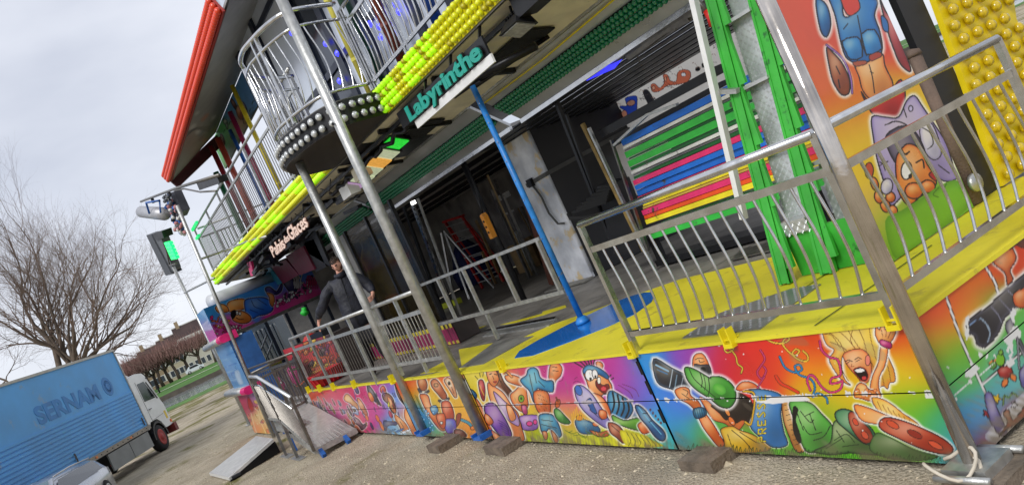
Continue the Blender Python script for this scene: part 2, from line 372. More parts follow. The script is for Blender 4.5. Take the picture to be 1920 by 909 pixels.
# painted side panels: coordinates below are traced on enlarged views of the photograph's artwork
def artA(A):          # the photographer and the blonde
    A.crop(1180, 560, 2.604)
    A.seeds([(60, 300, (40, 150, 225)), (120, 600, (40, 160, 230)), (60, 450, (60, 140, 225)), (300, 260, (150, 70, 190)), (240, 480, (70, 120, 220)), (430, 300, (215, 30, 60)), (600, 250, (226, 40, 30)),
             (700, 360, (232, 70, 30)), (600, 420, (225, 50, 50)), (900, 190, (230, 60, 25)), (900, 330, (240, 120, 20)), (880, 440, (235, 190, 20)), (1000, 470, (240, 190, 20)), (1340, 120, (222, 50, 25)), (1400, 220, (235, 120, 25)),
             (1420, 330, (240, 190, 30)), (1330, 400, (236, 200, 20)), (1380, 500, (110, 180, 30)), (940, 560, (120, 180, 30)), (400, 700, (90, 170, 60)), (700, 760, (90, 170, 40)), (1100, 780, (90, 180, 30)), (1400, 760, (110, 190, 40)),
             (1500, 640, (60, 170, 120)), (1580, 760, (60, 160, 215)), (1300, 640, (120, 190, 40)), (250, 700, (50, 160, 190))], 75)
    gsh = (44, 96, 30); osk = (236, 140, 60); dsk = (205, 80, 34)
    # camera
    A.poly([(118, 292), (205, 335), (300, 390), (272, 455), (205, 440), (135, 405)], (24, 24, 30), (70, 100, 130), halo=16, out=4)
    A.line([(130, 322), (190, 352)], 8, (150, 190, 215)); A.line([(136, 345), (185, 366)], 5, (70, 130, 180)); A.line([(212, 345), (196, 430)], 4, (190, 205, 215)); A.line([(232, 372), (222, 436)], 5, (120, 150, 170)); A.line([(262, 385), (250, 440)], 3, (170, 180, 190))
    # far fist over the hat and camera body
    A.poly([(308, 320), (312, 285), (330, 266), (356, 266), (376, 290), (392, 330), (398, 372), (350, 372), (312, 340)], osk, dsk, halo=14)
    A.line([(322, 296), (340, 288), (362, 292)], 3); A.line([(340, 296), (346, 310), (366, 304)], 3)
    A.poly([(318, 318), (350, 322), (386, 322), (400, 352), (396, 388), (360, 384), (322, 350)], (26, 24, 30), (70, 64, 80)); A.ell(360, 346, 13, 14, (10, 10, 14), out=2)
    # blonde-brown neck, arm, hand under the lens
    A.poly([(222, 446), (262, 428), (292, 440), (300, 470), (338, 500), (352, 534), (326, 544), (288, 512), (242, 486)], osk, dsk, halo=12)
    A.line([(262, 440), (286, 452), (280, 470)], 3); A.line([(256, 462), (292, 486)], 3)
    A.poly([(342, 478), (388, 500), (440, 556), (520, 586), (566, 596), (520, 650), (470, 610), (410, 590), (376, 540)], osk, dsk)
    A.poly([(330, 548), (372, 560), (410, 610), (440, 660), (464, 706), (440, 724), (396, 676), (352, 612)], (238, 120, 40), (200, 60, 20), halo=12)
    A.poly([(312, 538), (362, 530), (376, 566), (326, 584)], (30, 110, 150), (16, 60, 90))
    for k in range(5): A.line([(318+k*11, 538), (328+k*11, 578)], 2)
    A.poly([(520, 456), (584, 484), (610, 540), (590, 600), (552, 590), (520, 606), (500, 580), (470, 590), (440, 556), (420, 540), (398, 520), (440, 520), (500, 520)], (26, 18, 14), (60, 34, 20), oc=(10, 8, 8))
    A.ell(500, 596, 24, 12, (235, 120, 50), 1.0); A.ell(478, 550, 10, 24, osk, -.5)
    # hat
    A.poly([(268, 345), (284, 332), (326, 346), (392, 384), (400, 378), (450, 380), (496, 410), (520, 452), (516, 500), (486, 532), (440, 524), (392, 486), (330, 446), (286, 400)], (70, 168, 50), (38, 100, 30), halo=16, out=4.5)
    A.line([(292, 340), (318, 392), (372, 440), (420, 480)], 3.5); A.line([(346, 362), (356, 402), (350, 432)], 4); A.line([(362, 368), (372, 420), (366, 446)], 3); A.line([(386, 384), (392, 440), (384, 470)], 4)
    A.ell(440, 440, 34, 24, (120, 200, 80), .6, out=0, sh=(74, 172, 52), depth=24)
    # far shoulder
    A.poly([(520, 440), (552, 404), (600, 408), (640, 440), (610, 456), (560, 452)], (240, 130, 60), (210, 70, 30), halo=10)
    # shirt, vest, word
    A.poly([(446, 636), (500, 620), (540, 640), (600, 660), (668, 700), (684, 738), (560, 752), (476, 742), (462, 690)], (226, 180, 34), (180, 110, 20))
    A.line([(500, 640), (560, 690), (600, 740)], 3.5); A.line([(540, 650), (620, 700)], 3.5); A.line([(480, 660), (500, 720)], 3)
    A.poly([(556, 450), (640, 440), (742, 470), (740, 560), (756, 650), (772, 712), (700, 724), (640, 676), (590, 620), (612, 540), (606, 470)], (52, 120, 190), (30, 90, 130), halo=6, out=4)
    A.line([(556, 452), (604, 456), (612, 500), (604, 560), (592, 612), (566, 600)], 8, (220, 170, 40), 2)
    def L(ch, x, y, s):          # letters written up the vest, one stroke set each
        ST = {'P': [[(0, 0), (1, 0)], [(1, 0), (1, .55), (.5, .6), (.5, 0)]], 'R': [[(0, 0), (1, 0)], [(1, 0), (1, .55), (.5, .6), (.5, 0)], [(.5, .25), (0, .6)]],
              'E': [[(0, .6), (0, 0), (1, 0), (1, .6)], [(.5, 0), (.5, .5)]], 'S': [[(.1, 0), (0, .3), (.2, .58), (.5, .35), (.8, .05), (1, .3), (.9, .6)]]}
        for st in ST[ch]:
            A.line([(x-s*a*.95+s*b*.25*0+(-s*.0), y-s*b*.9+s*a*.14*0-(s*a*0)) for a, b in st] if 0 else [(x-a*s, y-b*s*1.05+a*s*.12) for a, b in st], 6, (222, 200, 40), 1.6, k=1 if ch != 'S' else 4)
    for ch, x, y in zip('PRESSE', (664, 666, 664, 662, 662, 664), (694, 654, 614, 574, 534, 494)): L(ch, x, y, 36)
    # pack and legs
    A.poly([(746, 500), (786, 506), (800, 570), (820, 640), (858, 736), (812, 742), (776, 660), (752, 590)], (206, 140, 60), (150, 80, 30), out=4)
    for k in range(9): A.line([(752+k*7, 520+k*24), (772+k*7, 514+k*24)], 2.5)
    A.poly([(784, 500), (880, 504), (940, 560), (988, 612), (1000, 660), (980, 716), (930, 744), (862, 742), (820, 650), (796, 570)], (84, 180, 60), gsh, halo=10, out=4)
    for a in ([(830, 540), (880, 600), (900, 590)], [(850, 620), (880, 660), (940, 650)], [(880, 560), (910, 640)], [(820, 560), (850, 640)], [(900, 690), (950, 670), (980, 620)], [(860, 570), (900, 550)]): A.line(a, 4)
    A.poly([(800, 528), (824, 540), (812, 590), (828, 640), (840, 690), (826, 700), (800, 640)], (20, 18, 18), out=2)
    A.poly([(900, 742), (980, 700), (996, 604), (1040, 590), (1090, 620), (1140, 650), (1210, 690), (1240, 740), (1200, 762), (1080, 752), (980, 760)], (90, 130, 60), (30, 60, 26), out=4)
    for a in ([(1000, 690), (1060, 660), (1100, 700)], [(1040, 720), (1120, 710)], [(960, 730), (1040, 680)], [(1010, 640), (1050, 700)]): A.line(a, 4, (24, 44, 20))
    A.poly([(1004, 556), (1040, 536), (1090, 548), (1130, 580), (1190, 640), (1204, 690), (1170, 712), (1120, 690), (1060, 640), (1016, 600)], (60, 130, 80), (24, 70, 50), out=4.5)
    A.poly([(1070, 560), (1094, 552), (1130, 590), (1180, 646), (1186, 690), (1150, 704), (1110, 670), (1076, 610)], (180, 64, 34), (140, 40, 24), out=3.5)
    A.ell(1104, 600, 12, 20, (220, 80, 50), -.6, out=2.5); A.ell(1150, 664, 14, 22, (220, 80, 50), -.7, out=2.5)
    # blonde
    A.poly([(944, 150), (1000, 130), (1060, 128), (1110, 122), (1200, 116), (1244, 142), (1232, 200), (1254, 260), (1290, 340), (1298, 400), (1270, 410), (1262, 440), (1240, 424), (1216, 430), (1190, 380), (1180, 330), (1150, 270), (1100, 250), (1040, 280), (1046, 380), (1080, 420), (1040, 400), (990, 330), (976, 290), (1000, 250), (962, 220)],
           (240, 200, 60), (236, 140, 50), halo=18, depth=30)
    for a in ([(970, 160), (1020, 200), (1050, 260)], [(1000, 140), (1060, 190), (1110, 250)], [(1060, 136), (1090, 190), (1130, 250)], [(1110, 130), (1140, 190), (1160, 262)], [(1170, 130), (1180, 200), (1200, 270)], [(1200, 150), (1220, 240), (1250, 330)], [(1220, 220), (1262, 330), (1276, 400)], [(1200, 280), (1230, 360), (1244, 420)], [(980, 210), (1030, 230), (1060, 250)], [(1180, 300), (1210, 390), (1220, 424)], [(1020, 290), (1040, 350), (1070, 400)], [(950, 170), (990, 180), (1030, 240)], [(1090, 150), (1080, 200), (1100, 240)]): A.line(a, 3, (120, 60, 20))
    A.poly([(1044, 270), (1080, 250), (1130, 244), (1164, 266), (1176, 300), (1184, 350), (1170, 400), (1140, 414), (1112, 380), (1076, 340), (1050, 300)], (246, 160, 90), (220, 90, 50), out=3)
    A.poly([(1094, 346), (1130, 332), (1158, 348), (1166, 380), (1150, 402), (1124, 390)], (30, 10, 10), out=3, oc=(170, 30, 30)); A.poly([(1100, 348), (1130, 338), (1150, 350), (1120, 360)], (250, 245, 240), out=1.5); A.ell(1146, 386, 11, 9, (215, 60, 60), out=0)
    A.line([(1056, 304), (1072, 298), (1088, 306)], 4); A.line([(1102, 296), (1118, 286), (1134, 294)], 4); A.line([(1060, 316), (1074, 306)], 3); A.line([(1106, 306), (1124, 296)], 3); A.line([(1086, 316), (1084, 330), (1096, 330)], 3, (150, 60, 30))
    A.ell(1164, 300, 12, 26, (236, 130, 110), out=3)
    A.poly([(1228, 232), (1262, 236), (1250, 320), (1222, 380), (1218, 430), (1230, 480), (1196, 486), (1176, 440), (1186, 380), (1216, 310)], (246, 170, 90), (226, 110, 50), halo=12, out=3.4)
    A.poly([(1214, 206), (1200, 170), (1206, 134), (1222, 150), (1230, 120), (1246, 118), (1250, 150), (1270, 116), (1290, 112), (1284, 150), (1304, 140), (1296, 176), (1274, 214), (1240, 230)], (248, 176, 96), (226, 110, 50), halo=16, out=3.4)
    for a in ([(1230, 150), (1238, 186)], [(1256, 150), (1252, 186)], [(1280, 150), (1264, 190)]): A.line(a, 2.6, (120, 50, 20))
    A.poly([(1228, 198), (1280, 216), (1272, 244), (1226, 224)], (214, 50, 130), (150, 20, 90), out=3)
    A.poly([(1098, 450), (1120, 412), (1150, 416), (1170, 440), (1200, 450), (1214, 490), (1180, 500), (1130, 486), (1100, 480)], (244, 170, 60), (220, 90, 50), halo=8)
    for k in range(7): A.ell(1116+k*14, 446+(k % 3)*14, 9, 8, (240, 150, 80), out=2.4, oc=(150, 50, 30))
    A.poly([(1186, 480), (1240, 490), (1290, 520), (1340, 560), (1400, 600), (1440, 650), (1410, 650), (1350, 622), (1280, 600), (1230, 560), (1196, 520)], (240, 190, 60), (236, 130, 40), halo=12)
    for k in range(7): A.line([(1210+k*26, 500+k*15), (1230+k*26, 540+k*14), (1226+k*28, 560+k*14)], 3, (150, 70, 20))
    A.poly([(1100, 516), (1160, 528), (1240, 560), (1330, 596), (1420, 640), (1500, 690), (1530, 724), (1450, 690), (1360, 640), (1260, 616), (1150, 600), (1110, 560)], (246, 160, 70), (226, 100, 40), halo=12, out=3.4)
    # big shoe
    q = lambda x, y: ((1480+x/1.786-1180)*2.604, (400+y/1.786-560)*2.604)
    A.poly([q(300, 700), q(322, 682), (q(370, 690)), q(440, 716), q(510, 750), q(548, 784), q(530, 806), q(450, 790), q(360, 750), q(310, 724)], (196, 64, 34), (150, 36, 24), halo=12, out=5)
    A.ell(*q(346, 706), 34, 15, (222, 84, 50), .5, out=3); A.ell(*q(420, 738), 40, 16, (150, 44, 30), .45, out=2.5); A.ell(*q(490, 775), 40, 14, (222, 84, 50), .5, out=3)
    A.poly([q(290, 735), q(330, 745), q(420, 790), q(500, 812), q(440, 826), q(340, 820), q(270, 790)], (70, 110, 50), gsh, out=3)
    # streamers
    A.line([(475, 206), (505, 220), (508, 246), (480, 262), (464, 246), (490, 244), (520, 280), (528, 316), (552, 336), (546, 362)], 6, (238, 200, 60), 2)
    A.line([(640, 250), (662, 292), (640, 330), (624, 360), (646, 390), (668, 352), (656, 330)], 6, (220, 60, 120), 2); A.line([(660, 380), (640, 410), (626, 434)], 5, (220, 60, 120), 2)
    A.line([(655, 186), (700, 212), (752, 216), (782, 196), (768, 188), (748, 216), (770, 250), (806, 276), (830, 256), (812, 246), (796, 270), (830, 298), (868, 302), (870, 276), (848, 254)], 7, (240, 196, 60), 2)
    A.line([(734, 282), (760, 334), (806, 358), (842, 346), (832, 322), (808, 330), (830, 370), (884, 390), (906, 430), (896, 478), (920, 460), (960, 480), (968, 508)], 8, (30, 130, 180), 2)
    A.line([(716, 378), (740, 412), (780, 432), (824, 456)], 13, (226, 60, 30), 2)
    A.line([(930, 206), (940, 250), (976, 284), (1016, 296), (1032, 350), (1026, 376), (990, 386), (982, 412), (1020, 408), (1040, 400), (1030, 440), (984, 456), (940, 430), (906, 382), (882, 372), (868, 400), (884, 446)], 9, (216, 50, 120), 2)
    # grass blades
    for k in range(70):
        x = 280+k*19.5; y = 726+k*1.0
        if x > 1560: break
        A.line([(x, y+14), (x+8+(k*7) % 9, y-10-(k*13) % 18), (x+14, y+8)], 3, (24, 50, 18))
    A.chips(-.02+.5, z=.5, band=.02, c=(232, 230, 226))
    A.poly([(1440, 446), (1505, 440), (1512, 482), (1446, 484)], (232, 230, 226), out=0, k=1)
    for k in range(5): A.line([(1452+k*11, 452+(k*17) % 12), (1462+k*10, 470-(k*7) % 10)], 2, (110, 130, 80))
    A.poly([(612, 500), (660, 496), (700, 478), (760, 474), (840, 470), (880, 494), (800, 500), (700, 512)], (236, 234, 230), out=0)
    for k in range(26): A.ell(300+rng.random()*1200, 230+rng.random()*520, 2+rng.random()*4, 1.5+rng.random()*3, (238, 236, 230), out=0)

def artB(A):          # rugby player, shirt puller, girl in lilac
    A.crop(760, 560, 2.604)
    A.seeds([(330, 400, (235, 210, 40)), (300, 350, (235, 225, 120)), (470, 430, (236, 200, 40)), (560, 330, (214, 50, 110)), (700, 340, (205, 50, 140)), (830, 340, (205, 40, 130)), (800, 450, (190, 50, 160)), (1020, 340, (206, 50, 150)), (1090, 420, (170, 70, 180)), (1180, 300, (60, 160, 225)),
             (1250, 600, (40, 170, 230)), (1180, 460, (90, 110, 215)), (560, 600, (240, 190, 40)), (700, 700, (150, 190, 30)), (560, 690, (160, 190, 40)), (900, 700, (200, 210, 30)), (1130, 700, (235, 220, 30)), (1300, 740, (60, 180, 170)), (800, 560, (236, 170, 60)), (420, 560, (240, 200, 50)), (350, 600, (240, 150, 60))], 70)
    sk = (244, 156, 84); sd_ = (214, 88, 40)
    # left fragments behind the post
    A.poly([(316, 480), (350, 490), (392, 560), (424, 640), (400, 690), (370, 640), (336, 560)], (236, 120, 50), (200, 70, 30), halo=10)
    A.poly([(356, 406), (378, 396), (390, 440), (386, 496), (370, 480)], (200, 40, 50), (150, 20, 40), halo=8); A.line([(362, 420), (384, 470)], 3, (240, 200, 60))
    for a in ([(366, 380), (360, 350)], [(378, 378), (384, 346)], [(354, 392), (340, 376)]): A.line(a, 3)
    A.poly([(300, 470), (320, 440), (350, 470), (330, 500)], (40, 120, 170), (20, 60, 110))
    # girl
    A.poly([(386, 336), (450, 332), (468, 372), (486, 410), (520, 450), (538, 486), (532, 512), (486, 500), (450, 470), (430, 400), (404, 370)], (122, 50, 22), (70, 24, 12), halo=12)
    A.poly([(402, 410), (440, 430), (480, 460), (520, 520), (552, 560), (566, 620), (580, 690), (510, 692), (480, 640), (440, 560), (410, 480)], sk, sd_, halo=10)
    A.poly([(396, 346), (430, 338), (452, 360), (458, 392), (440, 426), (420, 420), (402, 390)], sk, (226, 110, 60)); A.line([(410, 368), (422, 364)], 4); A.line([(434, 366), (446, 370)], 4); A.line([(426, 376), (432, 392)], 2.4); A.ell(438, 404, 8, 4, (190, 40, 50), out=2)
    for a in ([(450, 350), (470, 420), (510, 480)], [(440, 340), (462, 400)], [(466, 400), (520, 490)]): A.line(a, 3, (50, 16, 8))
    A.poly([(430, 452), (456, 470), (486, 500), (530, 540), (556, 590), (552, 620), (512, 600), (476, 560), (446, 500)], (206, 180, 220), (160, 110, 180)); A.poly([(492, 512), (520, 530), (540, 580), (516, 596), (500, 560)], sk, (236, 130, 70), out=3)
    A.poly([(386, 522), (410, 506), (440, 514), (470, 556), (496, 600), (520, 664), (486, 684), (446, 650), (410, 600), (390, 560)], (140, 80, 180), (70, 30, 120), halo=10, out=4)
    for k in range(5): A.line([(452+k*6, 590+k*14), (486+k*5, 610+k*13), (506, 640+k*8)], 3, (60, 20, 100))
    A.poly([(420, 640), (460, 668), (486, 690), (440, 692)], sk, sd_); A.poly([(388, 560), (410, 570), (430, 600), (410, 616), (390, 596)], sk, sd_)
    # chubby watcher
    A.poly([(512, 470), (536, 446), (566, 420), (590, 440), (596, 480), (600, 520), (580, 552), (550, 540), (524, 510)], (240, 150, 70), (210, 80, 40), halo=8); A.ell(566, 486, 14, 18, (120, 170, 40)); A.ell(566, 486, 5, 7, (20, 20, 20), out=0)
    for k in range(6): A.line([(500+k*14, 380+k*6), (506+k*14, 400+k*5)], 4, (230, 180, 30), 1.5)
    A.poly([(566, 520), (590, 520), (596, 560), (576, 560)], (220, 60, 130), (150, 30, 90))
    A.poly([(560, 572), (640, 566), (650, 600), (640, 636), (580, 640), (566, 610)], (170, 120, 200), (120, 70, 160)); A.ell(606, 608, 15, 12, (224, 60, 140)); A.ell(634, 600, 10, 12, (224, 60, 140))
    # shirt puller
    A.poly([(486, 376), (520, 370), (560, 384), (580, 404), (568, 424), (530, 416), (496, 400)], sk, sd_, halo=10); A.line([(470, 340), (500, 360), (520, 380)], 9, sk, 2)
    A.poly([(704, 404), (700, 370), (708, 322), (730, 306), (752, 316), (766, 340), (758, 376), (736, 398), (722, 430)], (240, 130, 60), sd_, halo=12); A.line([(716, 330), (740, 334)], 3); A.line([(720, 350), (746, 352)], 3)
    A.poly([(590, 372), (598, 346), (622, 334), (646, 346), (660, 384), (690, 398), (722, 402), (722, 452), (694, 452), (650, 438), (640, 452), (628, 506), (606, 450), (576, 420), (562, 394)], (50, 160, 200), (20, 90, 150), halo=12, out=4)
    for a in ([(606, 370), (616, 420), (626, 460)], [(630, 360), (640, 410)], [(650, 400), (680, 430)]): A.line(a, 3)
    A.poly([(628, 452), (690, 452), (706, 500), (704, 560), (660, 562), (634, 520)], (236, 120, 50), (190, 60, 20), out=3.5)
    for k in range(14): A.line([(646+(k*17) % 44, 466+(k*23) % 84), (652+(k*17) % 44, 472+(k*23) % 84)], 2, (110, 40, 10))
    A.poly([(654, 566), (700, 560), (728, 574), (752, 620), (762, 668), (728, 674), (704, 634), (690, 646), (668, 652), (656, 610)], (50, 150, 190), (20, 90, 140), halo=10, out=4); A.line([(664, 590), (720, 596)], 3); A.line([(664, 612), (740, 630)], 3)
    A.poly([(668, 648), (690, 648), (694, 680), (680, 684)], sk, sd_); A.poly([(712, 640), (740, 668), (746, 697), (728, 697)], sk, sd_, halo=6)
    # runners
    A.poly([(726, 540), (746, 536), (780, 570), (806, 600), (790, 612), (752, 600), (730, 570)], (60, 150, 50), (20, 90, 30), halo=6); A.ell(744, 510, 12, 22, (200, 90, 40), .2); A.line([(736, 480), (746, 500)], 6, (120, 50, 20), 1)
    A.poly([(828, 600), (850, 580), (900, 596), (940, 620), (950, 646), (900, 660), (850, 650)], (40, 120, 170), (20, 70, 120), halo=6); A.ell(850, 580, 16, 14, (220, 110, 50)); A.ell(930, 610, 16, 12, (220, 110, 50)); A.poly([(900, 640), (950, 650), (996, 640), (990, 668), (940, 672)], (226, 110, 50), (180, 60, 20)); 
    for k in range(16): A.line([(812+k*8, 560-(k*11) % 44), (818+k*8, 590)], 3.5, (240, 190, 30))
    for k in range(14): A.line([(780+k*20, 640+(k*13) % 30), (800+k*20, 650+(k*7) % 30), (815+k*20, 642+(k*9) % 30)], 3, (70, 110, 20))
    # rugby player
    for a in ([(838, 290), (880, 330)], [(858, 280), (890, 325)], [(880, 274), (900, 320)], [(902, 280), (910, 320)], [(926, 288), (918, 326)], [(826, 310), (870, 336)], [(1004, 370), (980, 400)], [(1016, 386), (986, 404)]): A.line(a, 6, (20, 16, 20))
    A.poly([(930, 310), (950, 306), (966, 322), (958, 346), (940, 340)], sk, sd_, halo=8)
    A.poly([(868, 352), (910, 330), (960, 346), (990, 390), (1010, 430), (1000, 460), (960, 470), (944, 520), (912, 500), (896, 440), (884, 400)], sk, sd_, halo=12, out=4)
    A.poly([(866, 348), (890, 322), (940, 334), (986, 366), (990, 392), (950, 372), (904, 352), (876, 366)], (40, 130, 190), (20, 80, 140), out=3.5)
    A.ell(900, 372, 22, 28, (248, 246, 240), -.2, out=3.5); A.ell(926, 366, 14, 22, (248, 246, 240), -.2, out=3.5); A.ell(904, 390, 6, 8, (20, 20, 20), out=0); A.ell(928, 378, 5, 7, (20, 20, 20), out=0)
    A.poly([(934, 396), (962, 420), (990, 416), (996, 440), (976, 462), (946, 444), (930, 420)], (120, 14, 20), out=3.5); A.poly([(938, 386), (952, 384), (952, 410), (940, 412)], (250, 246, 230), out=2.5); A.ell(968, 438, 13, 10, (220, 60, 80), out=0)
    A.poly([(1004, 446), (1050, 468), (1096, 500), (1112, 540), (1090, 580), (1050, 592), (1010, 566), (990, 520), (988, 470)], (40, 130, 180), (20, 80, 130), halo=10, out=4)
    for k in range(4): A.line([(1012+k*24, 456+k*13), (1020+k*24, 510+k*10), (1010+k*22, 550+k*10)], 9, (18, 18, 26))
    A.poly([(906, 462), (950, 470), (986, 510), (1004, 560), (1000, 606), (970, 600), (930, 560), (912, 510)], (240, 130, 60), (200, 70, 30), out=4)
    A.poly([(826, 440), (836, 424), (866, 424), (910, 462), (950, 520), (990, 580), (1004, 616), (980, 630), (920, 590), (866, 540), (836, 488)], (170, 160, 220), (110, 90, 180), halo=12, out=4)
    A.ell(846, 446, 16, 26, (60, 110, 190), -.4, out=3); A.poly([(884, 500), (904, 484), (920, 520), (936, 560), (908, 548), (900, 530)], (40, 90, 160), out=3); A.line([(900, 540), (960, 590)], 3, (40, 40, 90))
    A.poly([(950, 540), (980, 548), (984, 580), (960, 586), (944, 564)], (240, 130, 60), (200, 70, 30), out=3)
    A.poly([(1010, 566), (1070, 592), (1130, 580), (1156, 600), (1146, 640), (1110, 636), (1060, 620), (1020, 604)], (110, 180, 50), (50, 120, 30), halo=8, out=4)
    A.poly([(990, 604), (1030, 610), (1062, 640), (1078, 690), (1062, 704), (1030, 676), (1000, 650)], (170, 70, 40), (110, 34, 20), halo=10, out=4); A.line([(1006, 616), (1046, 650)], 3)
    A.poly([(1134, 616), (1164, 596), (1190, 620), (1196, 646), (1160, 658)], (240, 120, 50), (200, 60, 20), halo=8, out=3.5)
    A.poly([(1122, 530), (1134, 516), (1170, 542), (1206, 590), (1256, 636), (1272, 672), (1256, 694), (1222, 676), (1180, 620), (1146, 580)], (40, 110, 170), (16, 50, 100), halo=10, out=4.5); A.line([(1140, 530), (1180, 580), (1250, 660)], 4, (110, 190, 220)); A.line([(1160, 560), (1180, 556)], 4); A.line([(1190, 600), (1206, 592)], 4)
    for a in ([(1040, 420), (1090, 450), (1110, 480)], [(1060, 416), (1120, 440), (1140, 476)], [(1030, 440), (1060, 460)], [(820, 410), (836, 400), (856, 410)], [(826, 390), (840, 380)], [(750, 400), (766, 396), (770, 380)]): A.line(a, 3, (110, 20, 80))
    A.poly([(1050, 640), (1110, 650), (1170, 664), (1210, 690), (1260, 716), (1180, 724), (1090, 716), (1060, 690)], (226, 216, 40), (180, 170, 20), out=0)
    for k in range(7): A.line([(1080+k*22, 650+k*5), (1100+k*24, 690+k*4), (1090+k*26, 716)], 3, (70, 80, 10))
    for k in range(5): A.ell(1196+k*13, 540+k*16, 4, 6, (120, 60, 60), out=1.5)
    A.chips(.5, z=.5, band=.03, c=(200, 190, 200)); A.chips(.42, z=.955, band=.02, c=(222, 216, 200))

def artC(A):
    A.crop(760, 560, 2.604)
    A.seeds([(10, 400, (214, 50, 30)), (60, 380, (226, 70, 30)), (200, 380, (228, 80, 30)), (120, 450, (232, 190, 30)), (240, 480, (236, 190, 40)), (240, 560, (240, 170, 60)), (60, 440, (236, 190, 30)), (40, 560, (70, 150, 210)), (90, 620, (60, 130, 200)), (140, 660, (90, 170, 90)), (330, 640, (240, 150, 60)), (300, 500, (240, 180, 50)), (350, 400, (230, 225, 190))], 45)
    sk = (240, 140, 70); sd_ = (200, 70, 30)
    A.poly([(60, 400), (70, 384), (90, 384), (106, 410), (104, 440), (84, 450), (66, 430)], (214, 120, 60), (150, 60, 30), halo=8); A.line([(66, 440), (84, 466), (112, 450)], 11, (50, 50, 66), 2)
    A.poly([(72, 466), (110, 470), (126, 520), (160, 560), (200, 620), (190, 644), (160, 630), (110, 560), (80, 500)], sk, sd_, halo=8)
    A.poly([(124, 404), (140, 390), (160, 400), (186, 440), (204, 476), (184, 492), (156, 462), (130, 430)], (214, 110, 60), (150, 60, 30), halo=8); A.ell(150, 420, 10, 9, (220, 160, 110)); A.line([(166, 496), (190, 506), (210, 486)], 11, (50, 50, 66), 2)
    A.poly([(176, 506), (214, 500), (236, 550), (236, 590), (214, 606), (188, 570)], (220, 84, 50), (160, 40, 20), halo=6)
    A.poly([(190, 590), (236, 584), (250, 620), (236, 650), (206, 656), (190, 620)], (80, 100, 200), (110, 50, 160), out=3)
    A.poly([(190, 400), (206, 384), (230, 400), (252, 470), (240, 480), (214, 440)], (240, 220, 190), (220, 120, 60), halo=8); A.ell(214, 412, 7, 10, (30, 20, 20), out=0); A.line([(226, 430), (238, 462)], 4, (150, 60, 30))
    A.poly([(250, 566), (272, 560), (266, 600), (250, 620)], (150, 60, 40)); A.line([(276, 590), (310, 606), (330, 632)], 12, (70, 150, 170), 2); A.ell(328, 630, 10, 10, sk)
    A.poly([(120, 530), (150, 520), (160, 548), (138, 566)], (120, 190, 220), (60, 120, 180)); A.poly([(150, 570), (190, 560), (196, 620), (176, 630)], (226, 100, 50), sd_, out=3); A.ell(176, 604, 7, 7, (240, 236, 226))
    for k in range(16): A.ell(64+(k*37) % 60+k*2, 540+(k*29) % 110, 6, 5, (150, 210, 240), out=2, oc=(20, 60, 120))
    A.line([(190, 656), (220, 668), (250, 640)], 7, (110, 50, 40), 1); A.poly([(238, 640), (276, 640), (300, 670), (250, 680)], (120, 50, 50), (80, 30, 30), halo=5)
    for k in range(9): A.line([(46+k*4, 470+k*9), (60+k*4, 480+k*10)], 2.5, (70, 90, 30))
    A.poly([(292, 380), (340, 372), (372, 380), (350, 420), (370, 450), (330, 470), (300, 430)], (240, 238, 226), out=3)

